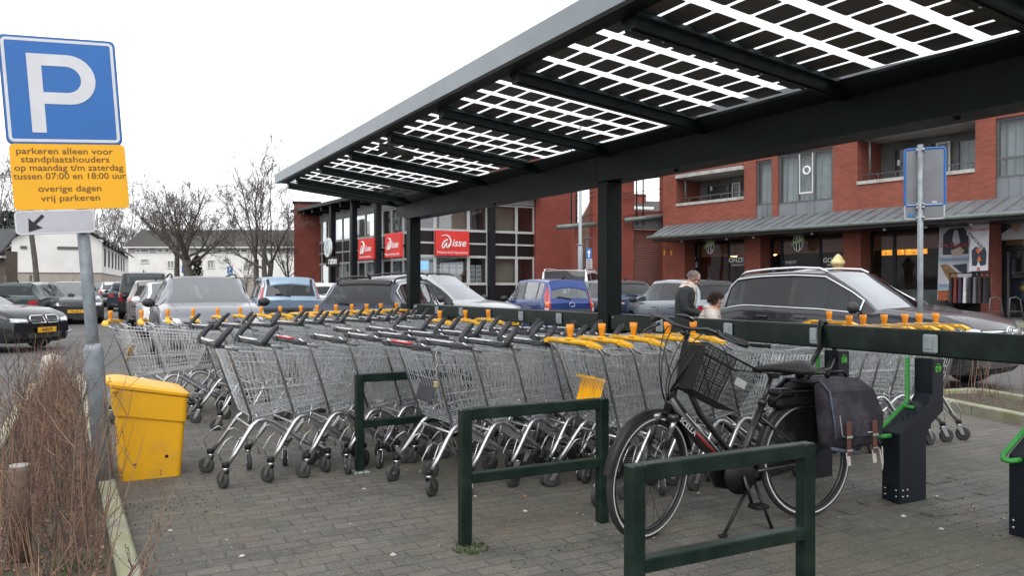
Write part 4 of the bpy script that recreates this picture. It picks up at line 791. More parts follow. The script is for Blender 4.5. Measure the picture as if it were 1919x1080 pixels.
def make_car(label, typ, col, px, depth, heading, ref='center', shift=0.0, face=None, metal=.45, glass=None, rglass=None, name='parked_car', cat='car', grp='cars parked in the lot', **kw):
    P = dict(TYPES[typ]); P.update({k: v for k, v in kw.items() if k in P}); L, W, H = P['L'], P['W'], P['H']; hw = W / 2; hL = L / 2
    glass = glass or CGLASS; rglass = rglass or CDARKG
    PT = paint(col[0], col[1], metal); wr = P['wr']; ra = wr + .055; xf, xr = hL - .19 * L, -hL + .185 * L
    X = lambda f: f * L
    xc, xrf, xrr, xt = X(P['cowl']), X(P['rf']), X(P['rr']), X(P['tail'])
    st = set()
    for xa in (xf, xr):
        for a in range(0, 181, 20): st.add(round(xa + ra * math.cos(rad(a)), 3))
        st.add(round(xa + ra + .01, 3)); st.add(round(xa - ra - .01, 3))
    for t in (0, .02, .06, .12): st.add(round(hL - t, 3)); st.add(round(-hL + t, 3))
    for i in range(5): st.add(round(lerp(xc, xrf, i / 4), 3)); st.add(round(lerp(xt, xrr, i / 4), 3))
    xB, xC = lerp(xrf, xrr, .30) - .02, lerp(xrf, xrr, .80)     # B pillar, start of quarter glass
    xC = -X(P['rpil']) + .32; xq = -X(P['rpil']) + .24; xqe = -X(P['rpil']) - .02
    for v in (xB + .045, xB - .045, xC, xq, xqe, xc + .1, xc + .4, xrf - .15, xrr + .12): st.add(round(v, 3))
    xs = sorted(st); xs = [x for i, x in enumerate(xs) if i == 0 or x - xs[i - 1] > .006]
    belt = [(-hL, P['tailz'] - .03), (-hL + .12, P['tailz']), (xr, P['zs'] + .03), (xB, P['zs'] - .0), (xc, P['zs'] - .03), (xc + .1, P['hood'] - .02), (hL - .45, lerp(P['hood'], P['nose'], .45)), (hL - .12, P['nose'] + .02), (hL, P['nose'] - .10)]
    def g(x):
        if x >= xc: return .055 * sstep((hL - x) / .25 + .2) + .005
        if x >= xrf: t = (xc - x) / (xc - xrf); return lerp(.055, H - .035 - tab(belt, xrf), t ** .93)
        if x >= xrr: u = (x - xrr) / (xrf - xrr); return H - .035 * (2 * u - 1) ** 2 - (.035 * (1 - u) ** 2 if u < .5 else 0) * 1.2 - tab(belt, x)
        if x >= xt: t = (x - xt) / (xrr - xt); return lerp(.05, g_rr, t ** .85)
        return .05 * sstep((x + hL) / .1 + .1)
    g_rr = H - .035 - .042 - tab(belt, xrr)
    def wid(x):
        e = min(hL - x, x + hL); base = hw * (1 - .06 * max(0, (x / hL)) ** 2 - .03 * max(0, -x / hL) ** 3)
        return base * (1 - (.11 if x > 0 else .05) * (1 - sstep(e / .14)) ** 1)
    def section(x):
        w_ = wid(x); zs = tab(belt, x); gg = max(.004, g(x)); za = None
        e = min(hL - x, x + hL); zb = P['zb'] + .10 * (1 - sstep(e / .12)); z2 = zb + .02
        for xa in (xf, xr):
            d = abs(x - xa)
            if d < ra: z2 = max(z2, wr + math.sqrt(max(0, ra * ra - d * d)))
        rw = lerp(.86, P.get('tum', .69), sstep(gg / .35)) * hw * (w_ / hw); rw = min(rw, w_ * .9)
        bz = .965 * w_
        q = [(0, zb), (w_ - .26, zb), (w_ - .26, z2), (w_ * .965, z2), (w_ * .99, max(z2 + .03, zb + .16)), (w_, max(z2 + .06, zs * .66)), (w_ * .985, max(z2 + .08, zs - .07)), (bz, max(z2 + .1, zs)),
             (lerp(bz, rw, .12), zs + .08 * gg), (lerp(bz, rw, .86), zs + .86 * gg), (rw, zs + .955 * gg), (rw - .05, zs + .985 * gg), (rw * .5, zs + gg + .006), (0, zs + gg + .012)]
        cv = .16 * max(0, x / hL) ** 2 if x > 0 else -.10 * (x / hL) ** 4
        cx = lambda y: -cv * (abs(y) / hw) ** 2
        # the windscreen bows out
        return [(x + cx(y) , y, z) for y, z in q]
    secs = [section(x) for x in xs]; nj = 14
    V = []
    for s_ in secs:
        V += [Vector(p) for p in s_]; V += [Vector((p[0], -p[1], p[2])) for p in s_[1:13]]
    def vid(i, j, side): 
        b = i * 26
        if j in (0, 13) or side > 0: return b + j
        return b + 14 + j - 1
    parts = {'body': []}
    def put(k, f): parts.setdefault(k, []).append(f)
    for i in range(len(xs) - 1):
        xm = (xs[i] + xs[i + 1]) / 2
        for j in range(13):
            for sd in (1, -1):
                f = [vid(i, j, sd), vid(i + 1, j, sd), vid(i + 1, j + 1, sd), vid(i, j + 1, sd)]
                if sd > 0: f = f[::-1]
                k = 'body'
                if j >= 11 and xrf < xm < xc - .02: k = 'windscreen'
                elif j >= 11 and xt + .03 < xm < xrr: k = 'rear_window'
                elif j == 8:
                    s_ = 'l' if sd > 0 else 'r'
                    if xB + .04 < xm < xc - .12: k = 'front_side_window' + s_
                    elif xC < xm < xB - .04: k = 'rear_side_window' + s_
                    elif xqe < xm < xq: k = 'quarter_window' + s_
                    elif xqe < xm < xc: k = 'pillar'
                elif j in (2, 3) : k = 'clad' if (P['clad'] or j == 2) else 'body'
                elif j <= 1: k = 'under'
                put(k, f)
    allf = [f for k in parts for f in parts[k]]
    capf = [vid(0, j, 1) for j in range(14)] + [vid(0, j, -1) for j in range(12, 0, -1)]; n_ = len(xs) - 1
    capr = ([vid(n_, j, 1) for j in range(14)] + [vid(n_, j, -1) for j in range(12, 0, -1)])[::-1]
    allf += [capf, capr]; parts['body'] += [capf, capr]
    bvh = BVHTree.FromPolygons(V, [tuple(f) for f in allf])
    # ---- placing
    az = rad(heading); dv = Vector((math.sin(az), math.cos(az), 0)); c = AD(px, 538, depth); c = Vector((c.x, c.y, 0))
    if ref == 'front': c = c - dv * hL
    if ref == 'rear': c = c + dv * hL
    c.z = gz(c.x, c.y); root = thing(name, c, label, cat, azrot(az), grp)
    def sub(keys, m_of, nm, parent=root, off=0.0):
        used = {}; vs = []; fs = []; mb = MB()
        groups = [(k, f) for k in keys for f in parts.get(k, [])]
        if not groups: return None
        for k, f in groups:
            for q in f:
                if q not in used: used[q] = len(vs); vs.append(tuple(V[q]))
        for k in keys:
            ff = [[used[q] for q in f] for f in parts.get(k, [])]
            if ff: s0 = len(mb.v); mb.f += ff; mb.m += [mb.mi(m_of(k))] * len(ff); mb.s += [True] * len(ff)
        mb.v = vs; o = mb.build(nm, parent); o.data.set_sharp_from_angle(angle=rad(38)); return o
    body = sub(['body', 'clad', 'pillar', 'under'], lambda k: {'body': PT, 'clad': TRIM, 'pillar': TRIM, 'under': CINT}[k], 'body')
    sub(['windscreen'], lambda k: glass, 'windscreen'); sub(['rear_window'], lambda k: rglass, 'rear_window')
    for s_ in 'lr':
        sub(['front_side_window' + s_], lambda k: CSIDE, 'side_window'); sub(['rear_side_window' + s_], lambda k: rglass, 'side_window'); sub(['quarter_window' + s_], lambda k: rglass, 'side_window')
    # ---- interior
    mb = MB(); mb.box(((xrf + xrr) / 2, 0, P['zs'] - .22), (xc - xt - .3, W - .34, .06), CINT); mb.box((xc - .18, 0, P['zs'] - .10), (.36, W - .36, .16), CINT, bev=.04)
    for x in (xB + .1, xB - .85):
        for y in (-.36, .36): mb.box((x, y, P['zs'] - .02), (.16, .46, .5), CINT, ry=-.2, bev=.05); mb.box((x - .09, y, P['zs'] + .30), (.09, .26, .17), CINT, bev=.04)
    mb.box((xrr + .25, 0, P['zs'] - .06), (.12, W - .5, .34), CINT, bev=.04)
    mb.tube([(xB + .62 + .05 * math.sin(t), .36 + .18 * math.cos(t), P['zs'] + .03 + .17 * math.sin(t)) for t in [i * 6.283 / 12 for i in range(12)]], .016, CINT, 5, closed=True); mb.build('interior', root)
    # ---- wheels
    for x in (xf, xr):
        for sd in (1, -1):
            M = Matrix.Translation((x, sd * (hw - .115), wr)) @ Matrix.Rotation(-sd * math.pi / 2, 4, 'X'); mb = MB()
            mb.lathe([(wr * .66, -.10), (wr * .92, -.10), (wr, -.07), (wr, .07), (wr * .92, .095), (wr * .68, .09)], RUBBER, 24, M); wo = mb.build('wheel', root)
            mb = MB(); mb.lathe([(wr * .68, .088), (wr * .64, .085), (wr * .62, .03), (.03, .03)], TRIM, 20, M)
            for k in range(10): a = k * 6.283 / 10; mb.box((wr * .36 * math.cos(a), wr * .36 * math.sin(a), .06), (wr * .58, .045, .03), ALLOY, rz=a, M=M)
            mb.lathe([(0, .085), (.05, .08), (.06, .05)], ALLOY, 10, M); mb.lathe([(wr * .69, .08), (wr * .67, .094), (wr * .62, .09), (wr * .6, .06)], ALLOY, 24, M); mb.build('rim', wo)
    # ---- patches laid on the shell
    def hit(axis, sgn, a, b):
        if axis == 'x': o, d = Vector((sgn * 9, a, b)), Vector((-sgn, 0, 0))
        elif axis == 'y': o, d = Vector((a, sgn * 9, b)), Vector((0, -sgn, 0))
        else: o, d = Vector((a, b, 9)), Vector((0, 0, -1))
        r = bvh.ray_cast(o, d); return (r[0], d) if r[0] is not None else (None, d)
    def patch(mb, axis, sgn, C, m, off=.006, nu=4, nv=2):
        grid = []
        for i in range(nu + 1):
            for j in range(nv + 1):
                u, v = i / nu, j / nv
                a = lerp(lerp(C[0][0], C[1][0], u), lerp(C[3][0], C[2][0], u), v); b = lerp(lerp(C[0][1], C[1][1], u), lerp(C[3][1], C[2][1], u), v)
                h, d = hit(axis, sgn, a, b)
                if h is None:
                    for s2 in (.97, .94, .91, .88, .85, .82, .78, .74, .70, .64):
                        h, d = hit(axis, sgn, a * s2 if axis == 'x' else a, b * (s2 if axis == 'y' else 1))
                        if h: break
                if h is None: return
                grid.append(h - d * off)
        fs = []; st_ = nv + 1; n = len(grid); dd = Vector((-sgn, 0, 0)) if axis == 'x' else (Vector((0, -sgn, 0)) if axis == 'y' else Vector((0, 0, -1)))
        vs = grid + [p + dd * (off + .02) for p in grid]
        for i in range(nu):
            for j in range(nv): k = i * st_ + j; fs.append((k, k + st_, k + st_ + 1, k + 1))
        ring = [i * st_ for i in range(nu + 1)] + [nu * st_ + j for j in range(1, st_)] + [i * st_ + nv for i in range(nu - 1, -1, -1)] + [j for j in range(nv - 1, 0, -1)]
        for a, b in zip(ring, ring[1:] + ring[:1]): fs.append((a, b, b + n, a + n))
        mb.add(vs, fs, m, False)
    def lamp(nm, axis, sgn, C, m, extra=()):
        for sd in (1, -1):
            mb = MB(); patch(mb, axis, sgn, [(sd * a, b) for a, b in C], m, .012, 5, 8)
            for C2, m2 in extra: patch(mb, axis, sgn, [(sd * a, b) for a, b in C2], m2, .018, 5, 5)
            if mb.v: mb.build(nm, root)
    f = dict(face or {}); nz = P['nose']
    hl = f.get('head', [(.52, nz - .16), (hw * .93, nz - .06), (hw * .93, nz + .02), (.56, nz - .05)])
    lamp('headlight', 'x', 1, hl, HLAMP, f.get('headx', ()))
    mb = MB(); gr = f.get('grille', [(-.5, nz - .17), (.5, nz - .17), (.5, nz - .06), (-.5, nz - .06)]); patch(mb, 'x', 1, gr, TRIM)
    for k in range(f.get('bars', 2)):
        z = lerp(gr[0][1], gr[3][1], (k + .5) / max(1, f.get('bars', 2))); xx = gr[1][0] * .95; patch(mb, 'x', 1, [(-xx, z - .011), (xx, z - .011), (xx, z + .011), (-xx, z + .011)], BRIGHT if f.get('chromebars', 1) else TRIM, .014, 8, 1)
    mb.build('grille', root)
    mb = MB(); patch(mb, 'x', 1, [(-.62, P['zb'] + .10), (.62, P['zb'] + .10), (.55, nz - .32), (-.55, nz - .32)], TRIM, .006, 6, 1); patch(mb, 'x', 1, [(-.7, P['zb'] + .04), (.7, P['zb'] + .04), (.7, P['zb'] + .08), (-.7, P['zb'] + .08)], f.get('skid', TRIM), .012, 6, 1)
    for sd in (1, -1): patch(mb, 'x', 1, [(sd * (hw * .66), P['zb'] + .12), (sd * hw * .9, P['zb'] + .14), (sd * hw * .9, P['zb'] + .24), (sd * hw * .7, P['zb'] + .22)], TRIM)
    mb.build('lower_grille', root)
    def plate(sgn, y, z, txt):
        h, d = hit('x', sgn, y, z)
        if h is None: return
        mb = MB(); q = h - d * .012; mb.box(q, (.012, .52, .11), PLATE, bev=.003)
        M = Matrix(((0, 0, sgn, q.x + sgn * .0065), (sgn, 0, 0, q.y), (0, 1, 0, q.z), (0, 0, 0, 1))); mb.text(txt, .10, PLTXT, M, .002, sx=.80, bold=.01); mb.build('number_plate', root)
    plate(1, 0, P['zb'] + .27, f.get('plate', 'SK-514-H')); 
    tl = f.get('tail', [(.50, P['tailz'] - .20), (hw * .93, P['tailz'] - .20), (hw * .92, P['tailz'] - .05), (.56, P['tailz'] - .06)])
    lamp('tail_light', 'x', -1, tl, TLAMP, f.get('tailx', ()))
    plate(-1, 0, f.get('plz', P['tailz'] - .28), f.get('rplate', f.get('plate', 'SK-514-H')))
    mb = MB(); patch(mb, 'x', -1, [(-.74, P['zb'] + .1), (.74, P['zb'] + .1), (.72, P['zb'] + .24), (-.72, P['zb'] + .24)], TRIM, .01, 6, 1); patch(mb, 'x', -1, [(-.78, P['tailz'] - .43), (.78, P['tailz'] - .43), (.78, P['tailz'] - .42), (-.78, P['tailz'] - .42)], TRIM, .004, 6, 1); mb.build('rear_bumper', root)
    # hatch seams and door lines, handles
    mb = MB()
    for sd in (1, -1):
        for x in (xc - .05, xB, xr + ra * .55): patch(mb, 'y', sd, [(x - .006, P['zb'] + .14), (x + .006, P['zb'] + .14), (x + .006, tab(belt, x) - .02), (x - .006, tab(belt, x) - .02)], TRIM, .0025, 1, 6)
        patch(mb, 'y', sd, [(xr + .4, P['zs'] - .30), (xc + .1, P['zs'] - .34), (xc + .1, P['zs'] - .335), (xr + .4, P['zs'] - .295)], TRIM, .003, 8, 1)
        for y in (.30, ): pass
    patch(mb, 'x', -1, [(hw * .86, P['tailz'] - .42), (hw * .87, P['tailz'] - .42), (hw * .87, P['tailz'] - .03), (hw * .86, P['tailz'] - .03)], TRIM, .003, 1, 4); patch(mb, 'x', -1, [(-hw * .86, P['tailz'] - .42), (-hw * .87, P['tailz'] - .42), (-hw * .87, P['tailz'] - .03), (-hw * .86, P['tailz'] - .03)], TRIM, .003, 1, 4)
    for sd in (1, -1): patch(mb, 'z', 1, [(xc + .08, sd * hw * .72), (hL - .25, sd * hw * .66), (hL - .25, sd * hw * .67), (xc + .08, sd * hw * .73)], TRIM, .0025, 6, 1)
    mb.build('panel_gaps', root)
    for sd in (1, -1):
        for x in (xB + .22, xr + ra * .55 + .18):
            h, d = hit('y', sd, x, P['zs'] - .11)
            if h: mb = MB(); mb.box(h - d * .015, (.20, .03, .03), f.get('handle', PT), bev=.01); mb.build('door_handle', root)
        # mirrors
        mb = MB(); xm, zm = xc - .22, P['zs'] + .06; mb.lathe([(0, -.06), (.07, -.055), (.095, -.02), (.10, .03), (.0, .05)], f.get('mirror', TRIM), 12, Matrix.Translation((xm, sd * (hw + .09), zm)) @ Matrix.Rotation(-math.pi / 2, 4, 'Y') @ Matrix.Diagonal((.85, 1.15, 1, 1)))
        mb.sq((xm + .02, sd * (hw - .06), zm - .06), (xm, sd * (hw + .06), zm - .04), .05, TRIM, .03); mb.build('wing_mirror', root)
        # chrome or black window surround
        if f.get('chrome'):
            mb = MB(); pts = []
            sdn = lambda x, j: V[vid(min(range(len(xs)), key=lambda i: abs(xs[i] - x)), j, sd)]
            lo = [sdn(x, 8) for x in xs if xqe <= x <= xc - .1]; hi = [sdn(x, 9) for x in xs if xqe <= x <= xc - .1]
            off = Vector((0, sd * .012, 0)); ring = [p + off + Vector((0, 0, -.012)) for p in lo] + [p + off + Vector((0, 0, .012)) for p in hi[::-1]]; mb.tube(ring, .014, BRIGHT, 5, closed=True); mb.build('window_trim', root)
        if f.get('rails'):
            mb = MB(); i0 = [x for x in xs if xrr + .05 <= x <= xrf - .02]; sdn = lambda x, j: V[vid(xs.index(x), j, sd)]
            ln = [sdn(x, 11) + Vector((0, 0, .055)) for x in i0]; ln = [sdn(i0[0], 11) + Vector((-.1, 0, .0))] + ln + [sdn(i0[-1], 11) + Vector((.12, 0, .0))]; mb.tube(ln, .020, BRIGHT if f['rails'] == 2 else TRIM, 6); mb.build('roof_rail', root)
    # wiper, antenna, rear spoiler, badge
    mb = MB(); mb.sq((xc - .06, .5, tab(belt, xc) + .06), (xc - .12, -.45, tab(belt, xc) + .09), .02, TRIM); mb.sq((xc - .06, -.1, tab(belt, xc) + .055), (xc - .13, -.7, tab(belt, xc) + .085), .02, TRIM); mb.build('wiper', root)
    h, d = hit('x', -1, .0, lerp(P['tailz'], H, .18))
    if h and typ != 'sedan': mb = MB(); mb.sq(h + Vector((-.02, .0, -.02)), h + Vector((-.01, .38, .05)), .03, TRIM, .02); mb.build('rear_wiper', root)
    if typ in ('suv', 'wagon', 'hatch', 'mpv'):
        mb = MB(); patch(mb, 'z', 1, [(xrr + .02, -.52), (xrr - .10, -.50), (xrr - .10, .50), (xrr + .02, .52)], f.get('spoiler', PT), .03, 2, 6); mb.build('spoiler', root)
    mb = MB(); q = Vector((xrr + .25, 0, H - .01)); mb.tube([q, q + Vector((-.08, 0, .05)), q + Vector((-.14, 0, .09))], [.03, .02, .004], TRIM, 6); mb.build('aerial', root)
    for sgn, key in ((1, 'fbadge'), (-1, 'rbadge')):
        if key in f:
            t, z, r = f[key]; h, d = hit('x', sgn, 0, z)
            if h:
                mb = MB(); q = h - d * .014; M = Matrix(((0, 0, sgn, q.x), (sgn, 0, 0, q.y), (0, 1, 0, q.z), (0, 0, 0, 1)))
                if t == 'diamond': mb.prism([(0, r), (r * .7, 0), (0, -r), (-r * .7, 0)], .012, BRIGHT, M); mb.prism([(0, r * .5), (r * .3, 0), (0, -r * .5), (-r * .3, 0)], .004, TRIM, M @ Matrix.Translation((0, 0, .012)))
                elif t == 'oval': mb.prism([(r * 1.5 * math.cos(a), r * math.sin(a)) for a in [i * 6.283 / 20 for i in range(20)]], .012, TRIM, M)
                else:
                    mb.tube([M @ Vector((r * 1.25 * math.cos(a), r * math.sin(a), .006)) for a in [i * 6.283 / 20 for i in range(20)]], r * .12, BRIGHT, 5, closed=True)
                    if t: mb.text(t, r * 1.7, BRIGHT, M, .012, bold=.02, shear=.3 if t == 'H' else 0)
                mb.build('badge', root)
    for C, m in f.get('extra', ()): pass
    return root, patch, hit, P
KIDNEY = lambda z: [(-.42, z - .16), (.42, z - .16), (.42, z), (-.42, z)]
# --- left side of the lot
r, patch, hit, P = make_car('black saloon with twin chrome-rimmed grille nosing in at the left edge', 'sedan', ('black_sapphire', (.012, .013, .017)), 88, 17.0, 128, 'front', face=dict(head=[(.46, .60), (.86, .64), (.88, .72), (.48, .69)], grille=KIDNEY(.75), bars=0, plate='R-803-FS', handle=BRIGHT, mirror=None and 0 or TRIM))
for sd in (1, -1):
    mb = MB(); C = [(.03, .60), (.36, .60), (.40, .70), (.34, .755), (.05, .755)]; pts = []
    for a, b in C: h, d = hit('x', 1, sd * a, b); pts.append(h - d * .014)
    mb.tube(pts, .016, BRIGHT, 5, closed=True); mb.build('grille_surround', r)
mb = MB(); h, d = hit('x', 1, .75, .36); mb.sq(h + Vector((.01, -.16, -.02)), h + Vector((-.0, .12, .02)), .03, BRIGHT); mb.build('bumper_trim', r)
make_car('dark teal hatchback seen from behind at the left edge beyond the black saloon', 'hatch', ('dark_teal', (.02, .04, .042)), 18, 25.5, 15, 'rear')
make_car('dark saloon far off with a yellow plate on its nose, left of the grey fastback', 'sedan', ('dark_graphite', (.02, .022, .03)), 72, 40, 176, 'front', face=dict(plate='ZX-447-B'))
r, patch, hit, P = make_car('dark grey fastback facing the yard with twin kidney grille, behind the sign pole', 'sedan', ('dark_grey', (.03, .033, .042)), 143, 27.5, 177, 'front', H=1.50, face=dict(grille=KIDNEY(.76), bars=0, head=[(.5, .64), (.86, .68), (.87, .77), (.54, .74)], skid=BRIGHT, fbadge=('', .84, .045), plate='HG-602-R'))
make_car('black saloon facing the yard at the far end of the lane', 'sedan', ('far_black', (.012, .013, .015)), 194, 48, 180, 'front')
make_car('silver estate seen from behind with red lamps, far along the lane', 'mpv', ('far_silver', (.42, .44, .46)), 214, 47, 3, 'rear', face=dict(tail=[(.6, .78), (.84, .78), (.84, 1.02), (.68, 1.02)]))
make_car('dark blue hatchback in the far row, squeezed behind the black van', 'hatch', ('far_darkblue', (.02, .028, .05)), 236, 40, 3, 'rear')
make_car('tall black van with red tail lamps in the row along the lane', 'van', ('van_black', (.013, .015, .015)), 270, 31.5, 3, 'rear', face=dict(tail=[(.74, .72), (.93, .72), (.93, 1.05), (.80, 1.05)]))
make_car('brown-grey hatchback between the black van and the white car', 'hatch', ('brown_grey', (.20, .185, .18)), 293, 25, 3, 'rear', H=1.55, metal=.6, face=dict(tail=[(.48, .86), (.84, .86), (.84, .98), (.56, 1.0)]))
make_car('white hatchback facing the yard, half hidden by the silver crossover', 'hatch', ('white', (.62, .63, .64)), 336, 20.5, 180, 'front', metal=0, face=dict(mirror=WHITE))
ren = make_car('silver-grey crossover facing the yard with black mirrors behind the yellow-handled trolleys', 'suv', ('silver_grey', (.15, .155, .175)), 407, 13.6, 181, 'front', L=4.35, H=1.60, zs=1.04, hood=1.06, nose=.86, metal=.6, face=dict(head=[(.52, .74), (.84, .80), (.86, .88), (.60, .84)], fbadge=('diamond', .83, .085), bars=3, chromebars=0, rails=1, grille=[(-.55, .64), (.55, .64), (.55, .80), (-.55, .80)]))
make_car('light blue small people carrier with tall red tail lamps and black rear window', 'mpv', ('light_blue', (.20, .28, .37)), 546, 20.5, 5, 'rear', metal=.5, H=1.64, tailz=1.02, zs=1.0, face=dict(tail=[(.70, 1.04), (.82, 1.04), (.69, 1.46), (.62, 1.46)], tailx=[([(.66, 1.34), (.73, 1.34), (.69, 1.45), (.64, 1.45)], RLAMP)], rbadge=('oval', .72, .055), plz=.5))
make_car('white hatchback far off, its roof showing between the light blue car and the dark estate', 'hatch', ('white2', (.6, .6, .6)), 612, 30, 5, 'rear', metal=0)
make_car('dark blue-grey estate with a wide rear window seen from behind, right behind the trolleys', 'wagon', ('blue_graphite', (.028, .034, .058)), 663, 14.4, 37, 'rear', H=1.56, tailz=.97, metal=.6, face=dict(chrome=1, rails=1, tail=[(.60, .80), (.86, .80), (.87, .93), (.70, .93)], tailx=[([(.60, .84), (.86, .84), (.87, .87), (.62, .87)], RLAMP)], spoiler=MATS['paint_blue_graphite'] if 'paint_blue_graphite' in MATS else None or TRIM))
make_car('silver crossover with roof rails, nose towards the blue hatchback', 'suv', ('silver', (.34, .345, .36)), 815, 20, 146, 'center', metal=.6, H=1.68, face=dict(rails=1))
r, patch, hit, P = make_car('bright blue small hatchback with tall red tail lamps parked left of the shelter post', 'mpv', ('blue', (.008, .035, .17)), 1072, 20.6, 5, 'rear', L=3.5, W=1.5, H=1.58, metal=.5, rglass=CGLASS, face=dict(tail=[(.58, .66), (.735, .66), (.62, 1.38), (.56, 1.38)], tailx=[([(.62, .86), (.70, .86), (.69, .98), (.63, .98)], ALAMP), ([(.63, .72), (.71, .72), (.71, .82), (.64, .82)], RLAMP)], rbadge=('', .90, .06), plz=.5, handle=None or MATS['paint_blue'] if 'paint_blue' in MATS else TRIM))
make_car('white delivery van with roof bars behind the blue hatchback', 'van', ('van_white', (.68, .68, .68)), 1075, 29.5, 40, 'center', metal=0, H=1.95, face=dict(rails=2))
make_car('steel blue estate with a readable yellow rear plate, right of the shelter post', 'wagon', ('steel_blue', (.045, .062, .12)), 1199, 23.0, 8, 'rear', H=1.56, L=4.5, tailz=1.0, metal=.6, face=dict(tail=[(.44, .86), (.86, .88), (.87, 1.02), (.60, .97)], tailx=[([(.46, .85), (.72, .86), (.72, .89), (.48, .89)], RLAMP)], rbadge=('H', 1.0, .055), plz=.83, rplate='20-XLV-3', spoiler=TRIM))
make_car('silver hatchback with a black rear spoiler behind the two people', 'hatch', ('silver3', (.22, .25, .28)), 1360, 20.0, 6, 'rear', H=1.56, metal=.6, face=dict(spoiler=TRIM))
tig = make_car('dark grey crossover with chrome window surround and silver roof rails, side-on at the right', 'suv', ('dark_grey_metallic', (.018, .019, .026)), 1597, 12.25, 170.5, 'center', L=4.4, cowl=.185, rf=-.005, H=1.66, zs=1.05, hood=1.06, nose=.86, metal=.25, rglass=CDARKG, face=dict(chrome=1, rails=2, fbadge=('W', .80, .075), bars=4, grille=[(-.62, .66), (.62, .66), (.66, .84), (-.66, .84)], head=[(.60, .74), (.88, .80), (.88, .88), (.62, .85)]))
make_car('black crossover parked beyond the dark grey crossover, its windscreen slope showing', 'suv', ('black2', (.012, .012, .014)), 1592, 17.0, 171, 'center', metal=.3, H=1.70, grp='cars parked in the lot')
# ================================================================== SHELTER
CX = 4.95; slope = 0.0094
def zc_(z, y): return z + slope * (y - 7)
XF, ZF0 = 2.72, 3.10            # outer fascia, its underside at y = 7
XB0, ZB0, ZB1 = 4.84, 2.545, 2.82   # beam face, underside and top at y = 7
Y0, Y1 = -2.2, 13.75
ca = thing('cart_shelter', (CX, 7, 0), 'dark green trolley shelter with a glazed solar roof on square posts', 'shelter')
def sl_box(mb, x0, x1, y0, y1, z0a, z1a, z0b, z1b, m):
    # box along y with its own heights at the near and far end
    vs = [(x0, y0, z0a), (x1, y0, z0a), (x1, y0, z1a), (x0, y0, z1a), (x0, y1, z0b), (x1, y1, z0b), (x1, y1, z1b), (x0, y1, z1b)]
    mb.add([(a - CX, b - 7, c) for a, b, c in vs], [(0, 1, 2, 3), (7, 6, 5, 4), (0, 4, 5, 1), (1, 5, 6, 2), (2, 6, 7, 3), (3, 7, 4, 0)], m)
for y in (1.12, 7.11, 13.06):
    mb = MB(); h = zc_(ZB0, y); mb.box((0, y - 7, h / 2), (.195, .195, h), GREENBLK, bev=.012); mb.build('post', ca)
    mb = MB(); mb.box((0, y - 7, .01), (.30, .30, .02), GREENBLK, bev=.004)
    for sx in (-.12, .12):
        for sy in (-.12, .12): mb.lathe([(.014, .02), (.014, .035), (0, .036)], CHROME, 6, Matrix.Translation((sx, y - 7 + sy, 0)))
    mb.build('base_plate', ca)
mb = MB()
segs = [Y0, 1.2, 7.2, 13.2]
for a, b in zip(segs, segs[1:]): sl_box(mb, XB0, XB0 + .30, a + .003, b - .003, zc_(ZB0, a), zc_(ZB1, a), zc_(ZB0, b), zc_(ZB1, b), GREENBLK)
# tapered beam end
y0, y1 = 13.2, Y1 - .1; vs = [(XB0, y0, zc_(ZB0, y0)), (XB0 + .3, y0, zc_(ZB0, y0)), (XB0 + .3, y0, zc_(ZB1, y0)), (XB0, y0, zc_(ZB1, y0)), (XB0, y1, zc_(ZB1 - .08, y1)), (XB0 + .3, y1, zc_(ZB1 - .08, y1)), (XB0 + .3, y1, zc_(ZB1, y1)), (XB0, y1, zc_(ZB1, y1))]
mb.add([(a - CX, b - 7, c) for a, b, c in vs], [(0, 1, 2, 3), (7, 6, 5, 4), (0, 4, 5, 1), (1, 5, 6, 2), (2, 6, 7, 3), (3, 7, 4, 0)], GREENBLK)
for y in (12.4, 9.9, 6.0, 3.2): mb.lathe([(.022, 0), (.022, -.02), (0, -.02)], BLACK, 8, Matrix.Translation((.0, y - 7, zc_(ZB0, y))))
mb.build('beam', ca)
XP0, ZP0 = XB0 - .02, ZB1 + .10      # roof plane at the beam
def rz_(x): return lerp(ZP0, ZF0 + .06, (x - XP0) / (XF - XP0))
mb = MB(); Yj = 8.85
for a, b in ((Y0, Yj - .002), (Yj + .002, Y1)):
    sl_box(mb, XF, XF + .05, a, b, zc_(ZF0, a), zc_(ZF0 + .155, a), zc_(ZF0, b), zc_(ZF0 + .155, b), CANGREY)
mb.build('fascia', ca)
mb = MB(); sl_box(mb, XF + .05, XF + .20, Y0, Y1, zc_(ZF0 + .005, Y0), zc_(ZF0 + .10, Y0), zc_(ZF0 + .005, Y1), zc_(ZF0 + .10, Y1), GREENBLK); mb.build('edge_rail', ca)
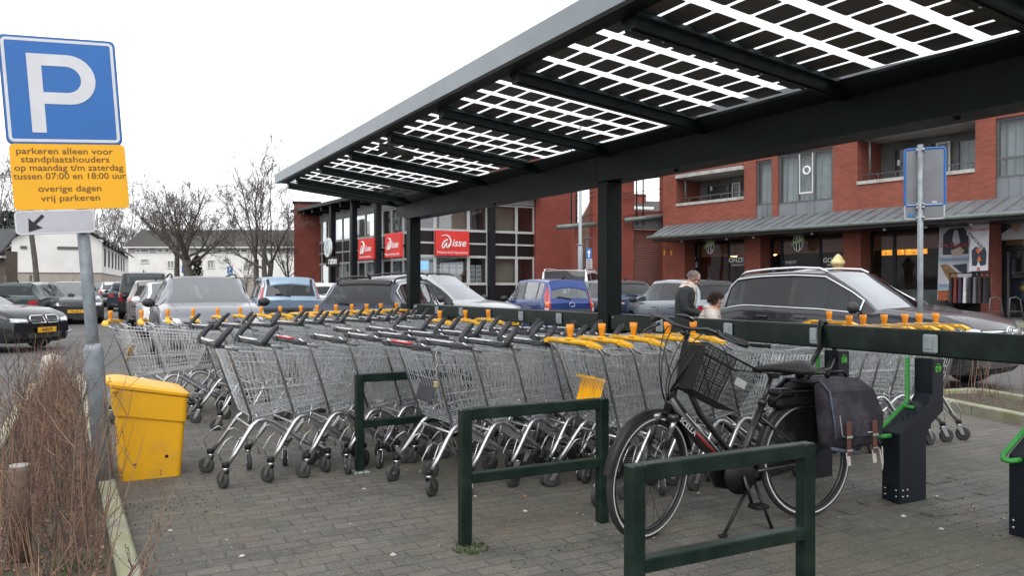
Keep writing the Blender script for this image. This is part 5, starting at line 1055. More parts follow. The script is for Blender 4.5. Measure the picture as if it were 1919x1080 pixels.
# sloping flashing between beam and glass
mb = MB(); pr = [(XB0 + .0, ZB1 - .005), (XB0 - .17, rz_(XB0 - .17) - .05), (XB0 - .17, rz_(XB0 - .17) - .03), (XB0 + .30, ZB1 + .12), (XB0 + .30, ZB1 - .005)]
n = len(pr); vs = [(x - CX, y - 7, zc_(z, y)) for y in (Y0, Y1 - .05) for x, z in pr]; mb.add(vs, [list(range(n)), list(range(n, 2 * n))[::-1]] + [(i, i + n, (i + 1) % n + n, (i + 1) % n) for i in range(n)], RAFT); mb.build('flashing', ca)
RY = [4.0 + 1.5 * k for k in range(-4, 7)]
RY[-1] = 13.0
rys = RY + [Y1 - .08]
for y in rys:
    mb = MB(); w_ = .085 if y < 13.5 else .07
    def rbar(dy0, dy1, dz0, dz1, m, xa=XF + .2, xb=XB0 - .0):
        vs = []
        for x in (xa, xb):
            for dy, dz in ((dy0, dz0), (dy1, dz0), (dy1, dz1), (dy0, dz1)): vs.append((x - CX, y + dy - 7, zc_(rz_(x) + dz, y)))
        mb.add(vs, [(0, 1, 2, 3), (7, 6, 5, 4), (0, 4, 5, 1), (1, 5, 6, 2), (2, 6, 7, 3), (3, 7, 4, 0)], m)
    rbar(-w_, w_ * .4, -.115, -.02, RAFT); rbar(-w_ - .035, -w_, -.05, -.02, mat('rafter_ledge', (.045, .065, .07), .35, .2, .1, 6)); rbar(w_ * .4, w_ * .4 + .035, -.06, -.02, RAFT); rbar(-w_ * .5, -w_ * .1, -.125, -.115, RAFT)
    for k in range(5):
        x = XF + .45 + k * .42; mb.lathe([(.009, 0), (.009, -.008), (0, -.009)], CHROME, 6, Matrix.Translation((x - CX, y - .03 - 7, zc_(rz_(x) - .125, y))))
    mb.build('rafter', ca)
CELL = mat('solar_cell', (.012, .010, .010), .35, 0, .25, 3); CELLB = mat('solar_cell_back', (.092, .080, .074), .45, 0, .35, 2.0); RGLASS = glassmat('roof_glass', (.95, .97, .98), .99, .03, False)
# clear strips between the cells let the sky through
def panel(ya, yb):
    mb = MB(); xa, xb = XF + .17, XB0 - .15; NX = 9; NY = 4
    px_ = (xb - xa) / NX; py_ = (yb - ya) / NY
    r_ = .012
    for i in range(NX):
        for j in range(NY):
            x0, x1 = xa + i * px_ + (.015 if i else 0), xa + (i + 1) * px_ - (.015 if i < NX - 1 else 0); y0, y1 = ya + j * py_ + (.050 if j else 0), ya + (j + 1) * py_ - (.050 if j < NY - 1 else 0); c = .010
            pl = [(x0 + c, y0), (x1 - c, y0), (x1, y0 + c), (x1, y1 - c), (x1 - c, y1), (x0 + c, y1), (x0, y1 - c), (x0, y0 + c)]
            vs = [(x - CX, y - 7, zc_(rz_(x) - .004, y)) for x, y in pl] + [(x - CX, y - 7, zc_(rz_(x) - .001, y)) for x, y in pl]
            mb.add(vs, [list(range(8))[::-1]] + [(k, (k + 1) % 8, 8 + (k + 1) % 8, 8 + k) for k in range(8)], CELLB); mb.add(vs[8:], [list(range(8))], CELL)
    o = mb.build('solar_panel', ca)
    mb = MB(); vs = [(x - CX, y - 7, zc_(rz_(x) + .006, y)) for x, y in ((xa - .05, ya - .03), (xb + .1, ya - .03), (xb + .1, yb + .03), (xa - .05, yb + .03))]; mb.add(vs, [(0, 1, 2, 3)], RGLASS); mb.build('glass', o)
for a, b in zip(rys, rys[1:]):
    if b - a > .6: panel(a + .015, b - .06)
mb = MB(); q = lambda x, y: (x, y, zc_(rz_(x) + .012, y)); PAPER = mat('stuck_sheet', (.30, .28, .29), .8, 0, .15, 4)
mb.add([q(3.05, 9.2), q(3.6, 9.35), q(3.68, 9.75), q(3.2, 9.7)], [(0, 1, 2, 3)], PAPER); tag(mb.build('wind_blown_sheet'), 'grey sheet of film lying on the glass roof of the shelter', 'plastic sheet')
# ------------------------------------------------------------------ rail and its sockets
for (a, b, who) in ((7.23, 13.55, 'far'), (-1.2, 7.0, 'near')):
    o = thing('leaning_rail', (4.93, (a + b) / 2, 1.035), 'dark green rail with grey socket covers, the ' + ('longer part by the bicycle' if who == 'near' else 'part left of the middle post'), 'rail')
    mb = MB(); mb.box((0, 0, 0), (.10, b - a, .175), GREEN, bev=.012); mb.build('rail_beam', o)
    y = 3.33 - .94 * 2
    while y < b - .1:
        if a + .1 < y and abs(y - 7.11) > .12:
            mb = MB(); c = Vector((-.062, y - (a + b) / 2, .0)); mb.box(c, (.024, .105, .125), PALEGREY, bev=.01); mb.box(c + Vector((-.014, .006, 0)), (.012, .062, .070), PALEGREY, bev=.003)
            if y > 7.5: mb.box(c + Vector((-.014, .03, .02)), (.013, .018, .09), LGREY)
            mb.build('socket_cover', o)
        y += .94
    if who == 'near':
        mb = MB(); mb.lathe([(.012, 0), (.012, .01), (0, .012)], CHROME, 8, Matrix.Translation((-.05, b - (a + b) / 2 - .06, .05)) @ Matrix.Rotation(-math.pi / 2, 4, 'Y')); mb.build('bolt', o)
# ------------------------------------------------------------------ bicycle charging posts
def charge_post(y, num, label):
    o = thing('charging_post', (4.73, y, 0), label, 'charging post', 0, 'bicycle charging posts under the rail'); hw = .066
    sd = [(-.135, 0), (.135, 0), (.135, .42), (.19, .50), (.315, .58), (.315, .93), (.195, .93), (.195, .69), (.16, .64), (-.135, .46)]
    mb = MB(); mb.prism([(x, z) for x, z in sd], 2 * hw, BLUEGREY, Matrix.Translation((0, hw, 0)) @ Matrix.Rotation(math.pi / 2, 4, 'X')); ob = mb.build('housing', o, bev=.006)
    mb = MB()
    for dx in (-.105, -.06): 
        for z in (.05, .09): mb.lathe([(.008, 0), (.008, .004), (0, .005)], CHROME, 6, Matrix.Translation((dx, -hw, z)) @ Matrix.Rotation(math.pi / 2, 4, 'X'))
    for dy in (-.04, .04):
        for z in (.05, .09): mb.lathe([(.008, 0), (.008, .004), (0, .005)], CHROME, 6, Matrix.Translation((-.135, dy, z)) @ Matrix.Rotation(-math.pi / 2, 4, 'Y'))
    for (dx, dy) in ((-.01, 0), (.03, 0), (.01, .022), (.01, -.022), (.05, .01)): mb.lathe([(.006, 0), (.006, .003), (0, .003)], BLACK, 6, Matrix.Translation((dx, dy, .46 + (dx + .135) * .61 + .001)))
    mb.build('screws', o)
    mb = MB(); y_ = .085; mb.tube([(.15, y_, .93), (.15, y_, .64), (.12, y_, .615), (-.16, y_, .45), (-.185, y_ - .02, .435), (-.19, y_ - .04, .432), (-.185, .02, .435), (-.135, 0, .44)], .0155, LIME, 8); mb.tube([(.10, y_, .605), (.10, 0, .605)], .013, LIME, 6); mb.build('wheel_hoop', o)
    if num:
        mb = MB(); M = Matrix(((1, 0, 0, .255), (0, 0, -1, -hw - .002), (0, 1, 0, .86), (0, 0, 0, 1))); mb.text(num, .062, LIMETX, M, .001); mb.box((.255, -hw - .001, .895), (.03, .002, .004), LIMETX); mb.build('number', o)
charge_post(2.60, '10', 'dark blue-grey charging post with a green hoop, cut off by the right edge')
charge_post(3.42, '09', 'dark blue-grey charging post numbered 09 with a green hoop, beside the pannier bag')
charge_post(4.17, '08', 'dark blue-grey charging post numbered 08, behind the pannier bag')
charge_post(4.95, '07', 'dark charging post seen through the bicycle frame')
# ------------------------------------------------------------------ hooped barriers between the rows
for (y, label) in ((2.41, 'dark green barrier frame in front of the bicycle, cut off by the bottom edge'), (3.94, 'middle dark green barrier frame with moss at its foot'), (5.88, 'farthest dark green barrier frame between the two grey trolley rows')):
    o = thing('barrier_frame', (2.24, y, 0), label, 'barrier', 0, 'green barrier frames between the trolley rows'); t = .062; w_ = .96; h = .745
    mb = MB(); mb.box((-w_ / 2 + t / 2, 0, h / 2), (t, t, h), GREEN, bev=.006); mb.build('post', o); mb = MB(); mb.box((w_ / 2 - t / 2, 0, h / 2), (t, t, h), GREEN, bev=.006); mb.build('post', o)
    mb = MB(); mb.box((0, 0, h - t / 2 + .001), (w_ - 2 * t + .002, t - .004, t), GREEN, bev=.005); mb.build('top_rail', o)
    mb = MB(); mb.box((0, 0, .365), (w_ - 2 * t + .002, t - .004, .055), GREEN, bev=.005); mb.build('lower_rail', o)
    if y > 5: mb = MB(); mb.box((-w_ / 2 + .03, -.02, .006), (.12, .12, .012), PALEGREY, bev=.004); mb.build('foot_plate', o)

# ================================================================== TROLLEYS
def wire(mb, pts, r=.0026, m=None, closed=False): mb.tube(pts, r, m or STEEL, 4, cap=False, smooth=False, closed=closed)
def basket_mesh(kind):
    mb = MB(); g = kind == 'grey'
    wt, wb = (.285, .235) if g else (.265, .215); ft, fb = (.205, .185) if g else (.20, .18)
    ztr, ztf = (.965, .885) if g else (.975, .90); zbr, zbf = (.475, .56)
    xtr, xbr, xbf, xtf = .05, .215, .80, .93
    def side(u, v, s): # u 0 rear..1 front ; v 0 bottom..1 top
        b = Vector((lerp(xbr, xbf, u), s * lerp(wb, fb, u), lerp(zbr, zbf, u))); t = Vector((lerp(xtr, xtf, u), s * lerp(wt, ft, u), lerp(ztr, ztf, u))); return b.lerp(t, v)
    for s in (1, -1):
        for i in range(25): u = i / 24; wire(mb, [side(u, -.0, s), side(u, 1, s)], .0028 if i % 6 else .0042)
        for v, r in ((0, .0050), (.09, .0028), (.18, .0028), (.30, .0028), (.42, .0046), (.84, .0040), (1, .0065)): wire(mb, [side(0, v, s), side(1, v, s)], r)
    fr = lambda a, v: side(1, v, 1).lerp(side(1, v, -1), a); rr = lambda a, v: side(0, v, 1).lerp(side(0, v, -1), a)
    for i in range(11): wire(mb, [fr(i / 10, 0), fr(i / 10, 1)])
    for v, r in ((0, .004), (.2, .0026), (.42, .003), (.65, .0026), (.85, .0026), (1, .005)): wire(mb, [fr(0, v), fr(1, v)], r)
    for i in range(13): wire(mb, [rr(i / 12, 0), rr(i / 12, .97)], .0026)
    for v, r in ((0, .004), (.3, .003), (.62, .003), (.97, .0045)): wire(mb, [rr(0, v), rr(1, v)], r)
    fl = lambda u, a: side(u, 0, 1).lerp(side(u, 0, -1), a)
    for i in range(18): wire(mb, [fl(i / 17, 0), fl(i / 17, 1)], .0024)
    for i in range(9): wire(mb, [fl(0, i / 8), fl(1, i / 8)], .0028)
    # lifted seat grid just ahead of the gate
    for i in range(6): a = i / 5; p0 = rr(a, .93) + Vector((.045, 0, 0)); wire(mb, [p0, rr(a, .5) + Vector((.10, 0, .0))], .0024)
    for v in (.93, .72, .5): wire(mb, [rr(.02, v) + Vector((.07, 0, 0)), rr(.98, v) + Vector((.07, 0, 0))], .003)
    # rim hooks
    for s in (1, -1):
        c = side(0, 1, s) + Vector((.02, 0, .012)); wire(mb, [c + Vector((-.022, 0, -.03)), c + Vector((-.018, 0, .012)), c + Vector((.004, 0, .022)), c + Vector((.022, 0, .004)), c + Vector((.016, 0, -.02))], .0045)
    return mb
def frame_mesh(kind):
    mb = MB(); y0 = .275 if kind == 'grey' else .255
    for s in (1, -1):
        p = [(.03, s * y0, .165), (.09, s * (y0 - .012), .245), (.17, s * (y0 - .03), .365), (.215, s * (y0 - .04), .425), (.25, s * (y0 - .047), .452), (.30, s * (y0 - .055), .457), (.36, s * (y0 - .062), .435), (.60, s * (y0 - .09), .265), (.76, s * (y0 - .105), .165)]
        mb.tube(p, .0165, CHROME, 8)
        mb.tube([(.055, s * (y0 - .03), .20), (.10, s * (y0 - .06), .28), (.13, s * (y0 - .075), .33), (.17, s * (y0 - .085), .345), (.22, s * (y0 - .085), .315), (.26, s * (y0 - .09), .26), (.27, s * (y0 - .09), .20)], .0045, CHROME, 6)
        mb.tube([(-.01, s * (y0 + .0), .20), (-.03, s * (y0 - .005), .26), (.02, s * (y0 - .02), .33), (.07, s * (y0 - .03), .36), (.12, s * (y0 - .04), .33)], .004, CHROME, 5)
        mb.box((.30, s * (y0 - .075), .475), (.13, .004, .07), LGREY, ry=.12)          # gusset plate below the basket
        mb.tube([(.26, s * (y0 - .05), .45), (.235, s * (y0 - .05), .50)], .008, CHROME, 6); mb.tube([(.60, s * (y0 - .09), .265), (.66, s * (y0 - .09), .53)], .008, CHROME, 6)
        # upright from the frame to the handle arm
        mb.tube([(.20, s * (y0 - .02), .48), (.045, s * (y0 + .012), .955), (.01, s * (y0 + .015), 1.0), (-.045, s * (y0 + .018), 1.03)], .008, CHROME, 6)
    mb.tube([(.20, y0 - .04, .41), (.20, -y0 + .04, .41)], .010, CHROME, 6); mb.tube([(.74, y0 - .105, .18), (.80, .1, .165), (.80, -.1, .165), (.74, -y0 + .105, .18)], .012, CHROME, 6); mb.box((.5, 0, .33), (.30, .012, .05), LGREY, ry=.6)
    # lower bottle tray wires
    for i in range(5): y = (i - 2) * .07; wire(mb, [(.27, y, .36), (.33, y, .22), (.62, y, .19)], .003, CHROME)
    for x, z in ((.31, .27), (.45, .208), (.62, .19)): wire(mb, [(x, .17, z), (x, -.17, z)], .003, CHROME)
    return mb
def caster_mesh():
    f = MB()
    f.lathe([(.024, .150), (.027, .158), (.027, .182), (.020, .190)], BLACK, 10)
    f.lathe([(.021, .132), (.024, .15)], CHROME, 10)
    for s in (1, -1): f.add([(x, s * y, z) for x, y, z in ((.022, .018, .135), (-.022, .018, .135), (-.050, .020, .055), (-.020, .020, .055), (.022, .021, .135), (-.022, .021, .135), (-.050, .023, .055), (-.020, .023, .055))], [(0, 1, 2, 3), (7, 6, 5, 4), (0, 4, 5, 1), (1, 5, 6, 2), (2, 6, 7, 3), (3, 7, 4, 0)], CHROME)
    w = MB(); M = Matrix.Translation((-.035, 0, .0625)) @ Matrix.Rotation(math.pi / 2, 4, 'X')
    w.lathe([(.044, -.015), (.058, -.014), (.0625, -.008), (.0625, .008), (.058, .014), (.044, .015)], TYREGREY, 18, M); w.lathe([(0, -.017), (.012, -.017), (.014, -.010), (.040, -.008), (.045, -.014), (.045, .014), (.040, .008), (.014, .010), (.012, .017), (0, .017)], LGREY, 14, M)
    return f, w
def handle_mesh(kind, horns, label=None):
    h = MB()
    if kind == 'yellow':
        L = .31; h.tube([(-.045, L * .80, 1.045), (-.045, -L * .78, 1.045)], .0185, YELPL, 8)
        for s in (1, -1): h.add([(-.064, s * L * .74, 1.063), (-.026, s * L * .74, 1.063), (-.026, s * L * .74, 1.026), (-.064, s * L * .74, 1.026), (-.060, s * L * 1.03, 1.034), (.004, s * L * 1.03, 1.030), (.000, s * L * 1.03, 1.008), (-.055, s * L * 1.03, 1.016)], [(0, 1, 2, 3), (7, 6, 5, 4), (0, 4, 5, 1), (1, 5, 6, 2), (2, 6, 7, 3), (3, 7, 4, 0)], YELPL)
        for s in (1, -1): h.tube([(-.02, s * L * 1.0, 1.024), (.05, s * L * .96, .98), (.09, s * L * .90, .965)], .008, CHROME, 6)
        h.box((-.028, .03, 1.066), (.012, L * 1.0, .006), mat('pale_chrome_strip', (.5, .49, .47), .3, .6)); return h
    L = .335; h.tube([(-.05, L * .9, 1.005), (-.05, -L * .9, 1.005)], .0165, GREYPL, 8)
    h.box((-.046, .03, 1.026), (.040, L * .95, .012), REDMARK if label == 'red' else mat('label_silver', (.55, .55, .55), .35, .3, .1, 10), bev=.004)
    if label == 'red': h.box((-.046, .03, 1.0325), (.02, L * .45, .004), WHITE)
    for s in (1, -1):
        h.add([(-.072, s * L * .62, 1.024), (-.030, s * L * .62, 1.024), (-.030, s * L * .62, .986), (-.072, s * L * .62, .986), (-.066, s * L * 1.04, 1.016), (.0, s * L * 1.04, 1.008), (-.0, s * L * 1.04, .984), (-.06, s * L * 1.04, .99)], [(0, 1, 2, 3), (7, 6, 5, 4), (0, 4, 5, 1), (1, 5, 6, 2), (2, 6, 7, 3), (3, 7, 4, 0)], GREYPL)
        h.tube([(-.03, s * L * .98, 1.0), (.05, s * L * .92, .98), (.10, s * L * .85, .965)], .008, CHROME, 6)
    return h
def horn_mesh(s):
    h = MB(); L = .335; h.tube([(-.05, s * L * .98, 1.0), (-.038, s * L * 1.02, 1.03), (-.005, s * L * 1.02, 1.075), (.035, s * L * 1.0, 1.115), (.055, s * L * .99, 1.128)], [.021, .024, .022, .020, .013], GREYPL, 8); return h
def coin_mesh():
    h = MB(); h.lathe([(.013, 1.055), (.015, 1.085), (.021, 1.125), (.023, 1.158), (.019, 1.160), (.017, 1.15), (0, 1.148)], ORANGE, 10, Matrix.Translation((-.045, -.02, 0)) @ Matrix.Diagonal((1.0, 1.55, 1, 1)))
    h.box((-.045, -.02, 1.062), (.046, .075, .02), YELPL, bev=.008); return h
def coin_grey():
    h = MB(); h.box((-.04, -.06, 1.012), (.05, .07, .035), BLACK, bev=.008)
    pts = [(-.03, -.09, 1.0)]
    for i in range(7): pts.append((-.01 + i * .012, -.10 + .006 * (i % 2), .985 + .018 * math.sin(i * 1.1)))
    h.tube(pts, .0042, CHROME, 5); return h
def flap_mesh(m, rib):
    h = MB(); 
    c = Vector((.135, 0, .70)); h.box(c, (.008, .26, .19), m, ry=.33, bev=.006)
    if rib:
        for i in range(9): h.box(c + Vector((-.007, -.115 + i * .029, 0)), (.008, .008, .17), m, ry=.33)
        for s in (-.06, .06): h.box(c + Vector((-.035, s, .10)), (.012, .10, .012), m)
    return h
random.seed(21)
PROTO = {}
def proto(kind, horns, lab):
    k = (kind, horns, lab)
    if k in PROTO: return PROTO[k]
    d = PROTO[k] = {}
    d['basket'] = basket_mesh(kind).build('basket'); d['frame'] = frame_mesh(kind).build('frame'); d['handle'] = handle_mesh(kind, horns, lab).build('handle')
    d['sub'] = [(coin_mesh() if kind == 'yellow' else coin_grey()).build('coin_lock')] + ([horn_mesh(1).build('horn_grip'), horn_mesh(-1).build('horn_grip')] if horns else [])
    f, w = caster_mesh(); d['caster'] = f.build('caster'); d['wheel'] = w.build('wheel')
    return d
USED = set()
def cart(kind, horns, lab, loc, az, label, grp, flap=None):
    d = proto(kind, horns, lab); root = thing('shopping_trolley', loc, label, 'shopping trolley', azrot(az), grp)
    def put(o, parent):
        c = o if o.name not in USED else o.copy()
        if o.name in USED: COL.objects.link(c)
        USED.add(o.name); c.parent = parent; return c
    put(d['basket'], root); put(d['frame'], root); h = put(d['handle'], root)
    for s in d['sub']: put(s, h)
    y0 = .275 if kind == 'grey' else .255
    for i, (x, y) in enumerate(((.0, y0), (.0, -y0), (.78, y0 - .105), (.78, -y0 + .105))):
        c = put(d['caster'], root); c.location = (x + (.02 if x == 0 else 0), y, 0); c.rotation_euler = (0, 0, random.uniform(-1.3, 1.3) if random.random() < .7 else random.uniform(0, 6.28)); w = put(d['wheel'], c); w.location = (0, 0, 0); w.rotation_euler = (0, 0, 0)
    if flap: 
        f = flap_mesh(*flap[:2]).build('seat_flap' if len(flap) < 3 else flap[2], root)
    return root
def row(kind, start, az_pos, az_cart, pitch, n, desc, grp, horns=lambda i: False, lab=lambda i: None, flap=lambda i: None, jit=.055, first=0):
    p = Vector((start[0], start[1], 0)); dv = Vector((math.sin(az_pos), math.cos(az_pos), 0))
    for i in range(n):
        a = az_cart if not callable(az_cart) else az_cart(i); q = p + dv * pitch * i + Vector((random.uniform(-.3, .3) * jit, random.uniform(-1, 1) * jit * .5, 0)); q.z = gz(q.x, q.y)
        cart(kind, horns(i), lab(i), q, a + random.uniform(-1, 1) * jit, '%s trolley, %s in %s' % ('grey-handled' if kind == 'grey' else 'yellow-handled', ORD[i + first], desc), grp, flap(i))
E90 = math.pi / 2
PANEL = lambda i: (mat('metal_panel', (.26, .25, .235), .45, .4, .2, 8, dirt=(.16, .13, .10), dscale=7, damt=.6), 0) if i == 0 else None
row('grey', (.79, 6.07), rad(84), rad(86), .288, 12, 'the row starting beside the grit bin', 'grey trolleys next to the grit bin', horns=lambda i: i in (0, 1, 7, 9), lab=lambda i: 'red' if i == 2 else None)
row('grey', (1.94, 5.19), rad(89.5), rad(89.5), .30, 7, 'the row starting behind the middle barrier', 'grey trolleys behind the middle barrier', horns=lambda i: i >= 2, lab=lambda i: 'red' if i == 0 else None, flap=lambda i: (GREYPL, 0) if i == 0 else None)
row('yellow', (2.87, 4.54), E90, E90, .262, 5, 'the row starting behind the bicycle wheel', 'yellow trolleys behind the bicycle', flap=lambda i: (YELPL, 1) if i == 0 else None)
row('grey', (1.02, 8.45), rad(62), rad(78), .335, 11, 'the grey row behind the first grey row', 'grey trolleys in the back row', horns=lambda i: True)
row('yellow', (.22, 9.35), rad(58), lambda i: rad(104 - 4 * min(i, 12)), .335, 15, 'the farthest row, counted from its left end', 'yellow trolleys in the farthest row', flap=lambda i: (YELPL, 0) if i == 0 else None)
row('yellow', (3.30, 7.85), E90, E90, .30, 3, 'the short yellow row between grey rows', 'yellow trolleys tucked among grey rows')
row('grey', (2.1, 7.15), rad(88), rad(88), .30, 4, 'the grey row before the short yellow row', 'grey trolleys before the short yellow row', horns=lambda i: i > 1)
row('yellow', (7.05, 4.78), rad(270), rad(270), .245, 6, 'the row beyond the rail, counted from the right', 'yellow trolleys beyond the rail')
row('yellow', (6.70, 5.68), rad(270), rad(268), .26, 1, 'the short row beyond the rail behind post 08', 'trolleys beyond the rail behind post 08', flap=lambda i: (YELPL, 0))
row('grey', (6.35, 5.68), rad(270), rad(268), .27, 2, 'the short row beyond the rail behind post 08', 'trolleys beyond the rail behind post 08', flap=lambda i: (YELPL, 0), first=1)
row('grey', (6.45, 6.75), rad(270), rad(275), .29, 3, 'the row beyond the rail opposite the saddle', 'trolleys beyond the rail opposite the saddle', flap=lambda i: (YELPL, 0))
# chain with a hanging lock on the first barrier-side trolley
mb = MB(); top = Vector((2.0, 4.86, 0.99))
for i in range(9): 
    c = top - Vector((0, 0, .022 * i)); a = (i % 2) * math.pi / 2
    mb.tube([c + Vector((.006 * math.cos(t) * math.cos(a), .006 * math.cos(t) * math.sin(a), .013 * math.sin(t))) for t in [k * 6.283 / 8 for k in range(8)]], .0025, CHROME, 4, closed=True)
mb.box(top - Vector((0, 0, .225)), (.03, .03, .045), mat('brass_lock', (.45, .38, .22), .4, .5), bev=.006); tag(mb.build('lock_chain'), 'short chain with a pale coin lock dangling above the farthest barrier', 'chain')
# ================================================================== PARKING SIGN, left
SB = mat('sign_blue', (.016, .13, .42), .4, 0, .05, 6, .03, 200, dirt=(.025, .15, .44), dscale=30, damt=.4); SW = mat('sign_white', (.62, .63, .66), .45, 0, .05, 8); SY = mat('sign_yellow', (.86, .42, .004), .4, 0, .03, 4); SBR = mat('sign_brown_print', (.16, .07, .01), .5, 0, 0); SG = mat('sign_grey_white', (.46, .46, .50), .5, 0, .08, 8); SBK = mat('sign_black', (.012, .012, .015), .5, 0, 0); SRIM = mat('sign_rim_blue', (.02, .07, .19), .45, 0, .08, 8)
def rrect(w_, h_, r, n=5, cx=0, cy=0):
    p = []
    for (sx, sy, a0) in ((1, 1, 0), (-1, 1, 90), (-1, -1, 180), (1, -1, 270)):
        for i in range(n + 1): a = rad(a0 + 90 * i / n); p.append((cx + sx * (w_ / 2 - r) + r * math.cos(a), cy + sy * (h_ / 2 - r) + r * math.sin(a)))
    return p
FRONT = Matrix.Rotation(math.pi / 2, 4, 'X')
g = thing('parking_sign', (.075, 6.05, 0), 'blue P parking sign with yellow notice and white arrow plate on a leaning grey pole', 'traffic sign'); g.rotation_euler = (rad(1.2), rad(-4.3), rad(2))
def frame_ring(mb, w_, h_, r, t, m, M, d):
    a = rrect(w_, h_, r); b = rrect(w_ - 2 * t, h_ - 2 * t, max(.004, r - t)); n = len(a); vs = [(x, y, d) for x, y in a] + [(x, y, d) for x, y in b]
    mb.add(vs, [(i, (i + 1) % n, n + (i + 1) % n, n + i) for i in range(n)], m, M=M)
mb = MB(); mb.tube([(0, .03, -.25), (0, .03, 3.0)], .0385, ZINC, 14); mb.build('pole', g)
mb = MB(); mb.lathe([(.060, -.25), (.060, .98), (.056, 1.0), (.04, 1.03)], ZINC, 16, Matrix.Translation((0, .03, 0))); mb.build('ground_sleeve', g)
T = Matrix.Translation((-.055, -.03, 2.70)) @ FRONT; mb = MB(); mb.prism(rrect(.665, .69, .035), .03, SRIM, T @ Matrix.Translation((0, 0, -.02))); mb.prism(rrect(.655, .68, .033), .002, SB, T @ Matrix.Translation((0, 0, .0105))); frame_ring(mb, .635, .66, .03, .018, SW, T, .0135)
# the P
st_ = [(-.185, -.27), (-.105, -.27), (-.105, -.085), (.0, -.085)] ; pc = []
for i in range(13): a = rad(-90 + 180 * i / 12); pc.append((.045 + .155 * math.cos(a), .075 + .16 * math.sin(a)))
ic = []
for i in range(13): a = rad(90 - 180 * i / 12); ic.append((.03 + .085 * math.cos(a), .075 + .085 * math.sin(a)))
d_ = .0145
vs = [(x, y, d_) for x, y in [(-.185, -.27), (-.105, -.27), (-.105, -.085), (-.105, -.010), (-.105, .16), (-.105, .235), (-.185, .235)]]
outer = [(-.105, -.085)] + pc + [(-.105, .235)]; inner = [(-.105, -.010)] + ic[::-1] + [(-.105, .16)]
mb.add(vs, [(0, 1, 2, 3, 4, 5, 6)], SW, M=T); n = len(outer); mb.add([(x, y, d_) for x, y in outer + inner], [(i, i + 1, n + i + 1, n + i) for i in range(n - 1)], SW, M=T); mb.build('parking_plate', g)
T = Matrix.Translation((-.045, -.03, 2.145)) @ FRONT; mb = MB(); mb.prism(rrect(.665, .425, .03), .024, SY, T @ Matrix.Translation((0, 0, -.012)))
for t, y, s, x in (('parkeren alleen voor', .165, .072, -.02), ('standplaatshouders', .112, .072, -.02), ('op maandag t/m zaterdag', .058, .072, 0), ('tussen 07:00 en 18:00 uur', .003, .072, .002), ('overige dagen', -.078, .072, -.01), ('vrij parkeren', -.140, .072, -.01)): mb.text(t, s * .80, SBR, T @ Matrix.Translation((x, y, .0125)), .001, bold=.008, sx=1.07 if len(t) > 22 else 1.14)
mb.build('yellow_notice', g)
T = Matrix.Translation((-.155, -.03, 1.852)) @ FRONT; mb = MB(); mb.prism(rrect(.455, .155, .03), .024, SG, T @ Matrix.Translation((0, 0, -.012))); frame_ring(mb, .45, .15, .028, .008, SW, T, .0128)
ar = [(-.155, -.06), (-.15, .03), (-.125, .002), (-.075, .052), (-.06, .038), (-.110, -.012), (-.075, -.035)]; mb.prism(ar, .0015, SBK, T @ Matrix.Translation((0, 0, .0125))); mb.build('arrow_plate', g)
mb = MB()
for z in (2.9, 2.5, 2.25, 2.0, 1.83): mb.box((0, -.005, z), (.11, .05, .03), ZINC, bev=.004)
mb.build('clamps', g)

# ================================================================== GRIT BIN
g = thing('grit_bin', (.40, 6.62, 0), 'yellow plastic grit bin with a sloping lid beside the kerb', 'grit bin', rad(1)); g.scale = (1.10, 1, 1); g.location.x -= .025
def loft(mb, secs, m, caps=True):
    n = len(secs[0]); vs = [p for s in secs for p in s]; fs = []
    for i in range(len(secs) - 1):
        for k in range(n): fs.append((i * n + k, i * n + (k + 1) % n, (i + 1) * n + (k + 1) % n, (i + 1) * n + k))
    if caps: fs.append(list(range(n))[::-1]); fs.append([(len(secs) - 1) * n + k for k in range(n)])
    mb.add(vs, fs, m)
def rsec(x0, x1, y0, y1, za, zb_, r=.03):
    # rounded rectangle whose height runs from za at x0 to zb_ at x1
    return [(x, y, lerp(za, zb_, (x - x0) / (x1 - x0))) for x, y in rrect(x1 - x0, y1 - y0, r, 3, (x0 + x1) / 2, (y0 + y1) / 2)]
BINY = mat('grit_bin_yellow', (.80, .40, .004), .45, 0, .06, 3, .05, 30, dirt=(.30, .20, .06), dscale=3.2, damt=.4)
mb = MB(); loft(mb, [rsec(-.185, .18, -.255, .255, 0, 0), rsec(-.20, .20, -.26, .26, .30, .30), rsec(-.205, .205, -.262, .262, .50, .42)], BINY); mb.build('tub', g, bev=.004)
mb = MB(); loft(mb, [rsec(-.225, .215, -.275, .275, .485, .40), rsec(-.235, .222, -.28, .28, .66, .57), rsec(-.24, .222, -.28, .28, .685, .585)], BINY); mb.build('collar', g, bev=.006)
mb = MB(); loft(mb, [rsec(-.25, .232, -.29, .29, .69, .588, .04), rsec(-.252, .235, -.292, .292, .715, .612, .04), rsec(-.24, .21, -.27, .27, .735, .63, .05), rsec(-.20, .16, -.22, .22, .74, .648, .06)], BINY); mb.tube([(-.25, -.20, .715), (-.25, .20, .715)], .022, BINY, 8)
M = Matrix.Translation((0, 0, .698)) @ Matrix.Rotation(rad(14.3), 4, 'Y'); mb.build('lid', g, bev=.004)
mb = MB(); mb.lathe([(.009, 0), (.008, -.004), (0, -.004)], BLACK, 8, Matrix.Translation((-.10, -.2602, .12)) @ Matrix.Rotation(math.pi / 2, 4, 'X')); mb.build('plug', g); mb = MB(); mb.lathe([(.012, 0), (.010, -.004), (0, -.004)], BLACK, 8, Matrix.Translation((.09, -.261, .16)) @ Matrix.Rotation(math.pi / 2, 4, 'X')); mb.build('plug', g); mb = MB(); mb.lathe([(.018, -.01), (.018, .01), (0, .012)], BINY, 8, Matrix.Translation((-.225, -.29, .665)) @ Matrix.Rotation(math.pi / 2, 4, 'X')); mb.build('hinge_pin', g)

